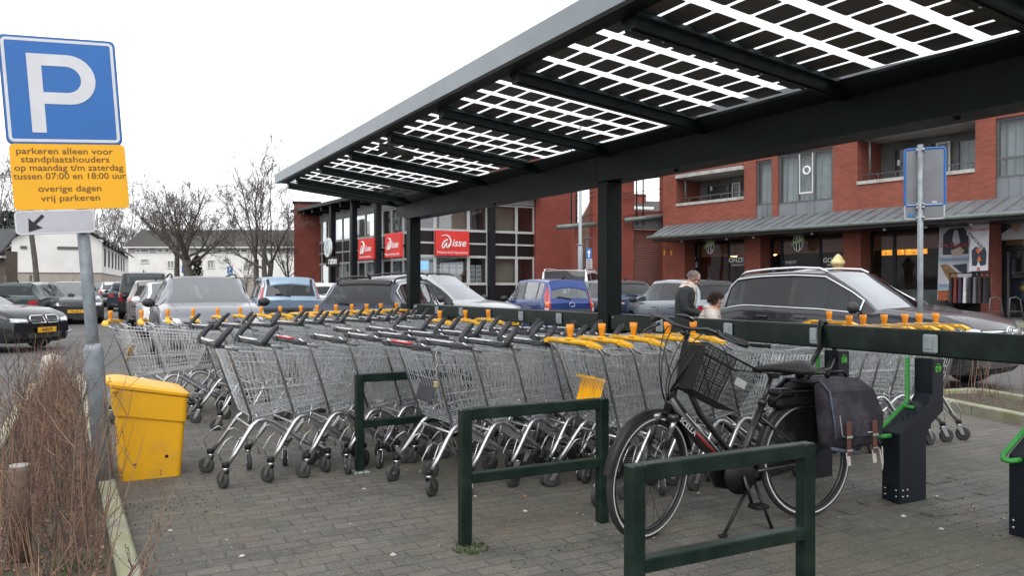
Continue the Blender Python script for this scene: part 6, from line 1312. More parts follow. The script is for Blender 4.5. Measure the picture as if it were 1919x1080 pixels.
# ================================================================== BICYCLE
BK = thing('bicycle', (3.83, 3.45, 0), 'black low-step electric bicycle with front basket leaning by the rail', 'bicycle', azrot(rad(274.5)))
BK.rotation_euler = (rad(3.0), 0, azrot(rad(274.5))); BK.scale = (1.0, 1.0, 1.0)
FRM = mat('bike_black', (.010, .010, .011), .33, 0, .15, 14, coat=.3); REFL = mat('reflective_strip', (.55, .56, .57), .4, 0, .05, 20); SPK = mat('spoke', (.05, .05, .052), .35, .8, .1, 20); REDAC = mat('bike_red', (.20, .012, .008), .4, 0, .1, 10); LEATH = mat('saddle_black', (.012, .012, .013), .55, 0, .2, 40, .15, 120)
def ringpts(r, c, n=48, y=0): return [Vector((c[0] + r * math.cos(6.2832 * i / n), y, c[1] + r * math.sin(6.2832 * i / n))) for i in range(n)]
def bwheel(name, rear):
    mb = MB(); mb.tube(ringpts(.330, (0, 0)), .0225, RUBBER, 8, closed=True); o = mb.build(name)
    mb = MB()
    for y in (.0215, -.0215):
        a = ringpts(.322, (0, 0), 48, y); b = ringpts(.331, (0, 0), 48, y * 1.02); n = 48; mb.add(a + b, [(i, (i + 1) % n, n + (i + 1) % n, n + i) if y < 0 else (n + i, n + (i + 1) % n, (i + 1) % n, i) for i in range(n)], REFL)
    mb.build('reflective_band', o)
    mb = MB(); mb.tube(ringpts(.302, (0, 0)), .012, FRM, 6, closed=True); mb.build('rim', o)
    mb = MB()
    for i in range(32):
        a = i * 6.2832 / 32; s = 1 if i % 2 else -1; b = a + (.35 if i % 4 < 2 else -.35); mb.tube([(.03 * math.cos(b), s * .03, .03 * math.sin(b)), (.295 * math.cos(a), 0, .295 * math.sin(a))], .0012, SPK, 3, cap=False)
    mb.build('spokes', o)
    mb = MB(); R_ = Matrix.Rotation(math.pi / 2, 4, 'X'); mb.lathe([(.012, -.06), (.03, -.035), (.02, -.02), (.02, .02), (.03, .035), (.012, .06)] if rear else [(.01, -.05), (.045, -.035), (.05, 0), (.045, .035), (.01, .05)], SPK, 14, R_); mb.build('hub', o); return o
HT0, HT1 = Vector((.955, 0, .72)), Vector((.86, 0, .985))     # head tube, foot and head
RH, FH = Vector((-.035, 0, .353)), Vector((1.095, 0, .353)); BB = Vector((.50, 0, .31))
w_ = bwheel('wheel', True); w_.parent = BK; w_.location = RH
mb = MB()
mb.tube([HT0 - (HT1 - HT0) * .1, HT1], .026, FRM, 10); mb.tube([HT0 + Vector((-.01, 0, .06)), Vector((.72, 0, .50)), BB + Vector((.03, 0, .05))], [.036, .038, .036], FRM, 10)
mb.tube([HT1 + Vector((.0, 0, -.06)), Vector((.74, 0, .68)), Vector((.55, 0, .46)), BB + Vector((-.01, 0, .13))], .019, FRM, 8)
mb.tube([BB, Vector((.29, 0, .70))], .021, FRM, 10)
for s in (1, -1): mb.tube([BB + Vector((0, s * .03, 0)), RH + Vector((0, s * .065, 0))], .012, FRM, 8); mb.tube([Vector((.31, s * .02, .63)), RH + Vector((0, s * .07, 0))], .010, FRM, 8)
mb.tube([BB + Vector((0, -.05, 0)), BB + Vector((0, .05, 0))], .034, FRM, 12); mb.build('frame', BK)
mb = MB(); dn = (BB - HT0).normalized(); up_ = Vector((dn.z, 0, -dn.x)) * -1
a = HT0.lerp(BB, .42); b = HT0.lerp(BB, .80); mb.tube([Vector((.80, .037, .585)), Vector((.62, .037, .40))], .010, REDAC, 6); mb.tube([Vector((.86, .036, .69)), Vector((.64, .036, .46))], .0035, REFL, 4)
M = Matrix(((-.68, .73, 0, .835), (0, 0, 1, .0375), (-.73, -.68, 0, .60), (0, 0, 0, 1))); M2 = Matrix(((-.72, -.69, 0, .85), (0, 0, 1, .039), (-.69, .72, 0, .615), (0, 0, 0, 1))); mb.text('SCELLA', .042, REFL, M2, .001, bold=.01); mb.build('frame_decals', BK)
# front end, turned towards the camera
SF = bpy.data.objects.new('front_fork', None)
ax = (HT1 - HT0).normalized(); STEER = Matrix.Translation(HT0) @ Matrix.Rotation(rad(20), 4, ax) @ Matrix.Translation(-HT0)
mb = MB(); crown = HT0 - ax * .05
for s in (1, -1): mb.tube([crown + Vector((.0, s * .055, 0)), FH.lerp(crown, .45) + Vector((.0, s * .06, 0))], .016, FRM, 8, M=STEER); mb.tube([FH.lerp(crown, .5) + Vector((0, s * .06, 0)), FH + Vector((0, s * .058, 0))], .021, FRM, 8, M=STEER); mb.tube([FH.lerp(crown, .78) + Vector((.0, s * .058, 0)), FH.lerp(crown, 1.0) + Vector((0, s * .057, 0))], .0175, CHROME, 8, M=STEER)
mb.box(crown, (.06, .15, .05), FRM, M=STEER, bev=.012); mb.build('front_fork', BK)
w_ = bwheel('wheel', False); w_.parent = BK; w_.matrix_local = STEER @ Matrix.Translation(FH)
mb = MB(); stem = HT1 + ax * .16; mb.tube([HT1, stem], .015, FRM, 8, M=STEER); mb.tube([stem, stem + Vector((.05, 0, .02))], .018, FRM, 8, M=STEER)
c = stem + Vector((.06, 0, .05)); bar = [c + Vector((-.14, .29, -.03)), c + Vector((-.10, .25, -.01)), c + Vector((-.03, .15, .02)), c + Vector((0, .06, 0)), c + Vector((0, -.06, 0)), c + Vector((-.03, -.16, .02)), c + Vector((-.10, -.28, .0)), c + Vector((-.14, -.32, -.01))]
bar = [p + Vector((0, 0, -.13 * (p.y))) for p in bar]; mb.tube(bar, .0115, FRM, 8, M=STEER); mb.build('handlebar', BK)
for s in (1, -1):
    mb = MB(); mb.tube([c + Vector((-.08, s * .225, -.13 * s * .225)), c + Vector((-.15, s * .315, -.03 - .13 * s * .315)), c + Vector((-.165, s * .33, -.035 - .13 * s * .33))], [.019, .021, .017], LEATH, 10, M=STEER); gp = mb.build('hand_grip', BK)
    mb = MB(); mb.tube([c + Vector((-.06, s * .20, -.005)), c + Vector((-.03, s * .24, -.03)), c + Vector((-.06, s * .31, -.06)), c + Vector((-.10, s * .35, -.07))], [.010, .008, .007, .006], FRM, 6, M=STEER); mb.build('brake_lever', BK)
mb = MB(); mb.box(c + Vector((-.02, .0, .05)), (.10, .085, .022), FRM, M=STEER, bev=.008, ry=-.35); mb.build('display', BK)
mb = MB(); 
for k, (yy, sag) in enumerate(((.06, .10), (-.05, .14), (.02, .06), (-.03, .2))):
    p0 = c + Vector((-.05, yy * 2.4, -.01)); p1 = HT0 + Vector((.02, yy * .3, .05)); b1_, b2_ = p0 + Vector((.09, 0, .0)), p1 + Vector((.07 + sag * .2, 0, .16)); mb.tube([STEER @ (p0 * (1 - t) ** 3 + b1_ * 3 * t * (1 - t) ** 2 + b2_ * 3 * t * t * (1 - t) + p1 * t ** 3) for t in [i / 12 for i in range(13)]], .0032, BLACK, 5)
mb.build('cables', BK)
def guard(c_, r, a0, a1, n=16, w=.030, M=None):
    mb = MB(); vs = []; fs = []
    for i in range(n + 1):
        a = rad(lerp(a0, a1, i / n))
        for y, dr in ((-w, -.014), (-w * .7, .004), (0, .009), (w * .7, .004), (w, -.014)): vs.append((c_.x + (r + dr) * math.cos(a), y, c_.z + (r + dr) * math.sin(a)))
    for i in range(n):
        for k in range(4): q = i * 5 + k; fs.append((q, q + 5, q + 6, q + 1))
    mb.add(vs, fs, SATIN, True, M); return mb
guard(FH, .375, 10, 165, M=STEER).build('front_mudguard', BK); guard(RH, .375, -5, 170).build('rear_mudguard', BK)
COATG = glassmat('coat_guard_film', (.62, .64, .65), .85, .1)
for s in (1, -1):
    mb = MB(); P_ = [(RH.x + .34 * math.cos(rad(a)), s * .048, RH.z + .34 * math.sin(rad(a))) for a in range(20, 161, 14)] + [(RH.x - .05, s * .048, RH.z + .04), (RH.x + .08, s * .048, RH.z + .04)]; mb.add(P_, [list(range(len(P_)))], COATG); mb.build('coat_guard', BK)
mb = MB(); mb.prism([(x, z) for x, z in [(BB.x + .13, BB.z + .01), (BB.x + .10, BB.z + .09), (BB.x, BB.z + .11), (RH.x + .0, RH.z + .075), (RH.x - .09, RH.z + .0), (RH.x - .02, RH.z - .06), (BB.x, BB.z - .10), (BB.x + .1, BB.z - .075)]], .03, SATIN, Matrix.Translation((0, .055 - .1, 0)) @ FRONT); mb.lathe([(.105, -.01), (.11, 0), (.105, .012), (.02, .016), (0, .016)], SATIN, 22, Matrix.Translation(BB + Vector((.01, .05, 0))) @ Matrix.Rotation(-math.pi / 2, 4, 'X')); mb.build('chain_case', BK)
for s, ang in ((1, 255), (-1, 75)):
    mb = MB(); e = BB + Vector((.17 * math.cos(rad(ang)), s * .085, .17 * math.sin(rad(ang)))); mb.tube([BB + Vector((0, s * .075, 0)), e], .011, SPK, 8); mb.build('crank_arm', BK)
for s, ang in ((1, 255), (-1, 75)):
    mb = MB(); e = BB + Vector((.17 * math.cos(rad(ang)), s * .085, .17 * math.sin(rad(ang)))); mb.box(e + Vector((0, s * .055, 0)), (.095, .085, .024), BLACK, bev=.006); mb.build('pedal', BK)
mb = MB(); mb.tube([BB + Vector((-.10, .04, -.02)), BB + Vector((.20, .13, -.30))], .010, SATIN, 8); mb.tube([BB + Vector((-.10, .03, -.02)), BB + Vector((-.13, .15, -.305))], .010, SATIN, 8); mb.box(BB + Vector((-.1, .02, .0)), (.06, .08, .05), SATIN, bev=.01); mb.box(BB + Vector((.205, .132, -.3)), (.05, .03, .015), BLACK, bev=.004); mb.build('kickstand', BK)
mb = MB(); mb.tube([Vector((.29, 0, .69)), Vector((.21, 0, .86))], .0135, SPK, 8); mb.tube([Vector((.29, 0, .70)), Vector((.275, 0, .735))], .026, FRM, 10); mb.build('seat_post', BK)
def saddle():
    mb = MB(); secs = []
    for x, w, z, t in ((.345, .012, .935, .012), (.33, .026, .945, .022), (.25, .034, .948, .03), (.16, .055, .948, .04), (.06, .10, .948, .055), (-.01, .115, .955, .06), (-.05, .105, .955, .05), (-.065, .07, .945, .03)):
        secs.append([(x, w * math.cos(a), z - .02 + (t * .55 if math.sin(a) > 0 else t) * math.sin(a) - (.35 * (w * math.cos(a)) ** 2 / .1 if 1 else 0)) for a in [i * 6.2832 / 14 for i in range(14)]])
    n = 14; vs = [p for s in secs for p in s]; fs = []
    for i in range(len(secs) - 1):
        for k in range(n): fs.append((i * n + k, (i + 1) * n + k, (i + 1) * n + (k + 1) % n, i * n + (k + 1) % n))
    fs.append(list(range(n))); fs.append([(len(secs) - 1) * n + k for k in range(n)][::-1]); mb.add(vs, fs, LEATH, True); return mb
saddle().build('saddle', BK, sub=1)
mb = MB()
for s in (1, -1): mb.tube([(.30, s * .012, .915), (.20, s * .022, .875), (.08, s * .022, .875), (-.03, s * .045, .905)], .0036, SPK, 6)
mb.box((.19, 0, .872), (.05, .06, .03), SATIN, bev=.006); mb.build('saddle_rails', BK)
mb = MB(); zc2 = .775
for s in (1, -1): mb.tube([(.26, s * .03, .70), (.17, s * .065, zc2), (-.42, s * .065, zc2), (-.46, s * .04, zc2)], .0075, SATIN, 8); mb.tube([(-.30, s * .067, zc2), RH + Vector((-.01, s * .07, .02))], .006, SATIN, 6)
for x in (.05, -.15, -.35): mb.tube([(x, .065, zc2), (x, -.065, zc2)], .006, SATIN, 6)
mb.build('luggage_carrier', BK)
mb = MB(); mb.box((.03, 0, .715), (.36, .115, .075), SATIN, bev=.02); mb.box((.13, 0, .765), (.13, .12, .055), SATIN, bev=.02); mb.build('battery', BK)
mb = MB(); mb.lathe([(.018, 0), (.034, .01), (.036, .05), (.02, .065), (0, .066)], CHROME, 12, STEER @ Matrix.Translation((1.04, 0, .695)) @ Matrix.Rotation(math.pi / 2, 4, 'Y')); mb.build('headlight', BK)
# front basket
MESHB = mat('basket_black', (.007, .007, .008), .55, 0, .2, 20, spec=.25)
BT = Matrix.Translation((.80, .13, .775)) @ Matrix.Rotation(rad(-6), 4, 'Z') @ Matrix.Rotation(rad(-27), 4, 'Y')
mb = MB(); Lx, Ly, Hz = .38, .26, .26
def bp(u, v, z): f = .80 + .20 * z / Hz; return Vector(((u - .5) * Lx * f, (v - .5) * Ly * f, z))
for i in range(16):
    u = i / 15
    for v in (0, 1): mb.tube([bp(u, v, 0), bp(u, v, Hz)], .0016, MESHB, 4, M=BT, cap=False)
    mb.tube([bp(u, 0, 0), bp(u, 1, 0)], .0016, MESHB, 4, M=BT, cap=False)
for i in range(13):
    v = i / 12
    for u in (0,): mb.tube([bp(u, v, 0), bp(u, v, Hz)], .0016, MESHB, 4, M=BT, cap=False)
    mb.tube([bp(0, v, 0), bp(1, v, 0)], .0016, MESHB, 4, M=BT, cap=False)
for k in range(9):
    z = Hz * k / 8; mb.tube([bp(0, 0, z), bp(1, 0, z), bp(1, 1, z), bp(0, 1, z)], .0018 if k < 8 else .006, MESHB, 4 if k < 8 else 8, M=BT, closed=True)
p = [bp(1.0, 0, 0.004), bp(1.0, 1, .004), bp(1.0, 1, Hz - .01), bp(1.0, 0, Hz - .01)]; [mb.tube([bp(1, i / 24, 0), bp(1, i / 24, Hz)], .0024, MESHB, 4, M=BT, cap=False) for i in range(25)]; [mb.tube([bp(1, 0, Hz * i / 16), bp(1, 1, Hz * i / 16)], .0024, MESHB, 4, M=BT, cap=False) for i in range(17)]
p = [bp(1.0, .0, 0), bp(1.0, 1, 0), bp(1.0, 1, Hz * .9), bp(1.0, .5, Hz * .96), bp(1.0, 0, Hz * .9)]; mb.add(p + [v - Vector((.004, 0, 0)) for v in p], [(0, 1, 2, 3, 4), (9, 8, 7, 6, 5)] + [(i, i + 5, (i + 1) % 5 + 5, (i + 1) % 5) for i in range(5)], MESHB, M=BT)
[mb.tube([bp(.45 + .55 * i / 22, 1, 0), bp(.45 + .55 * i / 22, 1, Hz)], .0023, MESHB, 4, M=BT, cap=False) for i in range(23)]; [mb.tube([bp(.45, 1, Hz * i / 16), bp(1, 1, Hz * i / 16)], .0020, MESHB, 4, M=BT, cap=False) for i in range(17)]
bo = mb.build('front_basket', BK)
mb = MB(); c0 = bp(.22, 1, .15) ; mb.box(c0 + Vector((0, .006, 0)), (.07, .003, .045), mat('basket_badge', (.35, .36, .35), .4, .3), M=BT, bev=.001); mb.build('badge', bo)
mb = MB(); mb.tube([BT @ bp(1, .3, .02), HT0 + Vector((0, .03, .1))], .008, SATIN); mb.tube([HT0 + Vector((0, .03, .1)), BT @ bp(1, .6, .2), HT1 + Vector((0, .02, -.02))], .008, SATIN); mb.build('basket_bracket', bo)
# pannier bags over the carrier
BAGM = mat('bag_canvas', (.020, .017, .023), .85, 0, .3, 10, .25, 200, dirt=(.075, .065, .085), dscale=7, damt=.7); PLAID = mat('bag_blue_edge', (.07, .085, .12), .8, 0, .4, 90); BRNL = mat('bag_brown_leather', (.11, .038, .02), .55, 0, .25, 20); WSTR = mat('bag_pale_strap', (.5, .46, .42), .7, 0, .1, 20)
BG = thing('pannier_bag', BK.location, 'dark mottled double pannier bag with brown straps hanging over the bicycle carrier', 'bag'); BG.rotation_euler = BK.rotation_euler; BG.scale = (.94, 1, .985); BG.location = BK.location + Vector((-.045, .004, .01))
def bag(s):
    mb = MB(); secs = []
    for z, x0, x1, y0, y1 in ((.42, -.48, -.11, .085, .19), (.46, -.51, -.09, .08, .22), (.60, -.50, -.08, .08, .235), (.76, -.455, -.07, .08, .215), (.815, -.42, -.08, .075, .17), (.83, -.40, -.10, .07, .13)):
        secs.append([(x, s * y, z) for x, y in rrect(x1 - x0, y1 - y0, min(.045, (y1 - y0) * .4), 3, (x0 + x1) / 2, (y0 + y1) / 2)])
    if s < 0: secs = [q[::-1] for q in secs]
    loft(mb, secs, BAGM); mb.s = [True] * len(mb.f); return mb.build('bag_body', BG, sub=1)
for s in (1, -1):
    b = bag(s)
    mb = MB(); fl = [(-.485, s * .243, .50), (-.08, s * .243, .50), (-.08, s * .247, .62), (-.08, s * .222, .775), (-.09, s * .14, .842), (-.415, s * .14, .842), (-.45, s * .222, .775), (-.497, s * .247, .62)]
    o_ = Vector((0, s * .006, .003)); n = len(fl); vs = [Vector(p) + o_ for p in fl] + [Vector(p) - o_ * .8 for p in fl]
    quads = [(0, 1, 2, 7), (7, 2, 3, 6), (6, 3, 4, 5)]; f = [q if s > 0 else q[::-1] for q in quads]; f += [tuple(i + n for i in q[::-1]) for q in f]; f += [(i, (i + 1) % n, (i + 1) % n + n, i + n) for i in range(n)]
    mb.add(vs, f, BAGM); mb.build('flap', b)
    mb = MB(); ln = [Vector((-.085, s * .253, .495)), Vector((-.075, s * .254, .62)), Vector((-.075, s * .228, .78)), Vector((-.085, s * .14, .848))]; mb.tube(ln, .0065, PLAID, 6); mb.tube([Vector((-.085, s * .21, .44)), Vector((-.15, s * .225, .425)), Vector((-.30, s * .225, .40))], .012, PLAID, 6); mb.tube([Vector((-.13, s * .255, .53)), Vector((-.12, s * .257, .64)), Vector((-.135, s * .256, .52)), Vector((-.17, s * .254, .505))], .002, REFL, 4); mb.box((-.37, s * .256, .525), (.04, .002, .006), WSTR); mb.build('piping', b)
    for x in (-.19, -.41):
        mb = MB(); mb.box((x, s * .258, .545), (.042, .008, .10), BRNL, bev=.004); mb.box((x, s * .254, .445), (.034, .006, .10), BRNL, bev=.002); mb.box((x, s * .262, .505), (.05, .006, .014), CHROME, bev=.002); mb.box((x, s * .26, .425), (.048, .006, .012), CHROME, bev=.002); mb.box((x + .006, s * .25, .375), (.03, .005, .08), WSTR, ry=.12, bev=.001); mb.build('strap', b)
mb = MB(); 
for x, h in ((-.20, .03), (-.36, .035)): mb.tube([(x - .09, 0.02, .845), (x - .06, .02, .845 + h), (x + .06, .02, .845 + h), (x + .09, .02, .845)], .009, SATIN, 8)
mb.box((-.27, 0, .832), (.40, .20, .02), BAGM, bev=.008); mb.build('carry_handles', BG)
mb = MB(); mb.tube([(-.45, .25, .42), (-.465, .255, .32), (-.458, .255, .28), (-.47, .255, .33), (-.475, .25, .43)], .004, WSTR, 5); mb.build('hanging_cord', BG)
# thick lock looped over the rail
mb = MB(); bw = BK.matrix_basis.copy()
import mathutils
bw = Matrix.Translation(BK.location) @ BK.rotation_euler.to_matrix().to_4x4()
a = bw @ Vector((-.02, .02, .88)); b = bw @ Vector((-.03, -.03, .86))
mb.tube([a, a + Vector((.12, .10, -.01)), Vector((4.62, 4.08, .86)), Vector((4.84, 4.2, .95)), Vector((4.855, 4.22, 1.09)), Vector((4.89, 4.24, 1.145)), Vector((4.96, 4.26, 1.145)), Vector((5.01, 4.24, 1.08)), Vector((5.01, 4.2, .90)), Vector((4.7, 4.0, .82)), b + Vector((.2, .14, -.02)), b], .019, SATIN, 8)
mb.box(a + Vector((.02, .03, .0)), (.03, .04, .05), BLACK, bev=.006); tag(mb.build('cable_lock'), 'thick black sleeve lock looped over the rail behind the saddle', 'bike lock')

# ================================================================== PEOPLE
def grow(chains, voxel, head=None, extra=None):
    """one continuous skin from chains of (point, radius); returns a mesh object data"""
    bm = bmesh.new(); 
    acc = MB()
    for ch in chains:
        pts = [Vector(p[:3]) for p in ch]; rs = [p[3] for p in ch]
        # resample smoothly and sweep, rounded at both ends
        P2, R2 = [], []
        for i in range(len(pts) - 1):
            for k in range(4): t = k / 4; P2.append(pts[i].lerp(pts[i + 1], t)); R2.append(lerp(rs[i], rs[i + 1], t))
        P2.append(pts[-1]); R2.append(rs[-1])
        d0 = (P2[0] - P2[1]).normalized(); d1 = (P2[-1] - P2[-2]).normalized()
        P3 = [P2[0] + d0 * R2[0] * .95, P2[0] + d0 * R2[0] * .6] + P2 + [P2[-1] + d1 * R2[-1] * .6, P2[-1] + d1 * R2[-1] * .95]; R3 = [R2[0] * .2, R2[0] * .75] + R2 + [R2[-1] * .75, R2[-1] * .2]
        acc.tube(P3, R3, WHITE, 12)
    for (c, r) in (extra or []):
        n = 12; prof = [(math.sin(math.pi * i / n), -math.cos(math.pi * i / n)) for i in range(n + 1)]; prof[0] = (1e-4, -1); prof[-1] = (1e-4, 1)
        acc.lathe(prof, WHITE, 14, Matrix.Translation(c) @ (r if isinstance(r, Matrix) else Matrix.Diagonal((r[0], r[1], r[2], 1))))
    o = acc.build('body_tmp'); m = o.modifiers.new('r', 'REMESH'); m.mode = 'VOXEL'; m.voxel_size = voxel; m.use_smooth_shade = True
    s = o.modifiers.new('s', 'SMOOTH'); s.iterations = 4; s.factor = .5
    dg = bpy.context.evaluated_depsgraph_get(); me = bpy.data.meshes.new_from_object(o.evaluated_get(dg)); bpy.data.objects.remove(o); return me
SKIN = mat('skin', (.42, .23, .17), .5, 0, .1, 20); JACK = mat('dark_green_jacket', (.018, .021, .022), .8, 0, .25, 14, .2, 60); FLEECE = mat('fleece_collar', (.55, .48, .42), .95, 0, .12, 60, .3, 150); SHIRT = mat('blue_grey_shirt', (.14, .18, .22), .8, 0, .15, 30); TROU = mat('dark_trousers', (.02, .022, .03), .8, 0, .2, 20); SHOE = mat('dark_shoes', (.02, .016, .014), .5); HAIRG = mat('grey_hair', (.22, .21, .20), .85, 0, .3, 60); HAIRB = mat('dark_brown_hair', (.035, .022, .016), .85, 0, .5, 50); PUFF = mat('beige_quilted_jacket', (.42, .38, .345), .6, 0, .15, 12, .15, 60)
def person(label, loc, rz, chains, extra, classify, mats_, voxel):
    me = grow(chains, voxel, extra=extra); o = bpy.data.objects.new('person', me); COL.objects.link(o); o.location = loc; o.rotation_euler = (0, 0, rz)
    me.materials.clear()
    for m in mats_: me.materials.append(m)
    for p in me.polygons: p.material_index = classify(p.center, p.normal); p.use_smooth = True
    return tag(o, label, 'person')
def hand(base, dirv, side, up, s=1.0):
    """palm, four bent fingers and a thumb as chains"""
    d = Vector(dirv).normalized(); u = Vector(up); u = (u - d * u.dot(d)).normalized(); l = d.cross(u) * side; b = Vector(base); ch = []
    ch.append([(*(b), .026 * s), (*(b + d * .045 * s), .032 * s), (*(b + d * .085 * s), .030 * s)])
    for i, L in enumerate((.070, .080, .075, .058)):
        k = b + d * .085 * s + l * (.027 - .018 * i) * s; p1 = k + (d * .8 - u * .45).normalized() * L * .5 * s; p2 = p1 + (d * .25 - u * .95).normalized() * L * .5 * s; ch.append([(*k, .0105 * s), (*p1, .0095 * s), (*p2, .008 * s)])
    t0 = b + d * .03 * s + l * .025 * s; t1 = t0 + (d * .6 + l * .6 - u * .3).normalized() * .04 * s; ch.append([(*t0, .013 * s), (*t1, .011 * s), (*(t1 + (d * .8 - u * .4).normalized() * .03 * s), .009 * s)]); return ch
def headshape(c, yaw, pitch, s=1.0):
    """skull, jaw, nose, ears, brow as ellipsoids around c (centre of the skull); returns extras and frame"""
    F = Matrix.Translation(c) @ Matrix.Rotation(yaw, 4, 'Z') @ Matrix.Rotation(pitch, 4, 'Y'); I = Matrix.Identity(4)
    E = []
    def el(p, r, ry=0): E.append((Vector((0, 0, 0)), F @ Matrix.Translation(Vector(p) * s) @ Matrix.Rotation(ry, 4, 'Y') @ Matrix.Diagonal((r[0] * s, r[1] * s, r[2] * s, 1))))
    el((-.005, 0, .02), (.098, .076, .095)); el((.035, 0, -.045), (.060, .058, .065)); el((.058, 0, -.085), (.030, .034, .024)); el((.098, 0, -.025), (.018, .013, .018), .3); el((.088, 0, .0), (.012, .009, .028), -.25)
    for q in (1, -1): el((.0, q * .078, -.012), (.022, .008, .032)); el((.072, q * .032, .018), (.016, .026, .010)); el((.070, q * .042, -.035), (.018, .020, .022))
    el((.088, 0, -.062), (.010, .024, .007)); return E, F
# the man: bending over to his left, looking down
px_m = AD(1284, 538, 12.5); MZ = gz(px_m.x, px_m.y)
mh = Vector((.14, 0, 1.545)); Em, Fm = headshape(mh, 0.15, .50)
ch = [[(0, 0, .93, .155), (0.0, 0, 1.08, .16), (.02, 0, 1.25, .175), (.045, 0, 1.36, .150)],
      [(.04, .10, 1.33, .10), (.05, .0, 1.37, .11), (.04, -.10, 1.33, .10)], [(.05, 0, 1.40, .06), (.10, 0, 1.49, .056)],
      [(.035, .20, 1.35, .075), (.03, .25, 1.20, .062), (.06, .26, 1.06, .055), (.22, .17, .98, .043), (.30, .10, .965, .033)],
      [(.035, -.20, 1.35, .075), (.02, -.25, 1.20, .062), (.04, -.26, 1.06, .055), (.20, -.16, .99, .043), (.29, -.08, .975, .033)],
      [(0, .09, .92, .105), (.01, .10, .70, .082), (.0, .10, .48, .06), (-.01, .10, .25, .052), (-.01, .10, .09, .045)], [(0, -.09, .92, .105), (.01, -.10, .70, .082), (.0, -.10, .48, .06), (-.01, -.10, .25, .052), (-.01, -.10, .09, .045)],
      [(-.03, .10, .045, .042), (.16, .11, .035, .038)], [(-.03, -.10, .045, .042), (.16, -.11, .035, .038)], [(0, .0, .93, .15), (0, 0, .86, .145)]]
ch += hand((.30, .10, .965), (1, -.5, -.1), 1, (0, 0, 1)) + hand((.29, -.08, .975), (1, .5, -.1), -1, (0, 0, 1))
def cl_m(c, n):
    if c.z > 1.445 and c.x > .0 and (c - mh).length < .21: return 0
    if c.x > .295 and .88 < c.z < 1.05: return 0
    if c.z < .07: return 4
    if c.z < .82: return 3
    if c.z > 1.40 and abs(c.y) < .125: return 2
    if c.x > .12 and abs(c.y) < .035 + .02 * (c.z - 1.0) and c.z > 1.02: return 5
    if c.x > .10 and abs(c.y) < .075 and c.z > 1.12: return 2
    return 1
mrot = azrot(AZ + rad(110))
man = person('man with grey hair and glasses in a dark fleece-collared jacket bending down beyond the rail', (px_m.x, px_m.y, MZ), mrot, ch, Em, cl_m, [SKIN, JACK, FLEECE, TROU, SHOE, SHIRT], .0095)
def strands(F, pts_fn, n, m, r, seed):
    random.seed(seed); mb = MB()
    for i in range(n):
        p = pts_fn(); mb.tube([F @ q for q in p], [r, r * .9, r * .4], m, 4, cap=True)
    return mb
def hair_m():
    # short hair round the back and sides, thin on the crown
    while True:
        a = random.uniform(-2.5, 2.5) + math.pi; e = random.uniform(-.35, 1.35)
        d = Vector((math.cos(a) * math.cos(e), math.sin(a) * math.cos(e), math.sin(e)))
        if d.x > .45: continue
        if e > .9 and random.random() < .6: continue
        p = Vector((d.x * .099 - .005, d.y * .077, d.z * .096 + .02)); t = Vector((-.4, 0, -.6)) + d * .5; return [p - d * .006, p + d * .003 + t * .012, p + t * .024]
strands(Fm, hair_m, 700, HAIRG, .0036, 3).build('hair', man)
mb = MB()
for q in (1, -1): mb.tube([Fm @ (Vector((.096, q * .034, .004)) + Vector((0, .024 * math.cos(t), .017 * math.sin(t)))) for t in [i * 6.283 / 12 for i in range(12)]], .002, BLACK, 5, closed=True); mb.tube([Fm @ Vector((.095, q * .058, .006)), Fm @ Vector((.0, q * .083, .008))], .002, BLACK, 5)
mb.tube([Fm @ Vector((.098, .01, .006)), Fm @ Vector((.098, -.01, .006))], .002, BLACK, 5); mb.build('glasses', man)
mb = MB()
for q in (1, -1): mb.lathe([(1e-4, -.006), (.008, -.003), (.009, 0), (.006, .004), (1e-4, .005)], SBK, 8, Fm @ Matrix.Translation((.083, q * .033, .004))); mb.box(Vector((.09, q * .033, .022)), (.008, .035, .006), HAIRG, M=Fm)
mb.box(Vector((.095, 0, -.064)), (.006, .036, .004), mat('lips', (.28, .10, .09), .5), M=Fm); mb.build('eyes_and_mouth', man)
mb = MB()
for q in (1, -1): mb.tube([(.06, q * .035, 1.475), (.115, q * .085, 1.45), (.15, q * .075, 1.38), (.175, q * .05, 1.28)], [.022, .028, .026, .012], FLEECE, 8)
mb.tube([(.06, -.035, 1.475), (-.0, -.07, 1.46), (-.03, 0, 1.465), (0, .07, 1.46), (.06, .035, 1.475)], .026, FLEECE, 8); mb.build('collar', man)
# the seated woman
px_w = AD(1333, 538, 12.1); wz = gz(px_w.x, px_w.y); wh = Vector((.07, 0, 1.185)); Ew, Fw = headshape(wh, -.35, .42, .94)
ch = [[(-.05, 0, .56, .17), (-.05, 0, .72, .175), (-.02, 0, .90, .185), (.0, 0, 1.0, .15)], [(.0, .12, .98, .115), (.0, 0, 1.03, .12), (.0, -.12, .98, .115)], [(.0, 0, 1.05, .075), (.045, 0, 1.13, .058)],
      [(.0, .20, .97, .095), (.02, .26, .82, .085), (.08, .26, .70, .075), (.26, .17, .67, .06), (.33, .12, .67, .040)], [(.0, -.20, .97, .095), (.02, -.26, .82, .085), (.08, -.26, .70, .075), (.26, -.17, .67, .06), (.33, -.12, .67, .040)],
      [(-.05, .10, .56, .11), (.20, .11, .56, .095), (.40, .11, .54, .075), (.43, .11, .35, .06), (.42, .11, .14, .048)], [(-.05, -.10, .56, .11), (.20, -.11, .56, .095), (.40, -.11, .54, .075), (.43, -.11, .35, .06), (.42, -.11, .14, .048)], [(.41, .11, .09, .04), (.58, .12, .08, .036)], [(.41, -.11, .09, .04), (.58, -.12, .08, .036)]]
ch += hand((.33, .12, .67), (1, -.5, -.2), 1, (0, 0, 1), .9) + hand((.33, -.12, .67), (1, .5, -.2), -1, (0, 0, 1), .9)
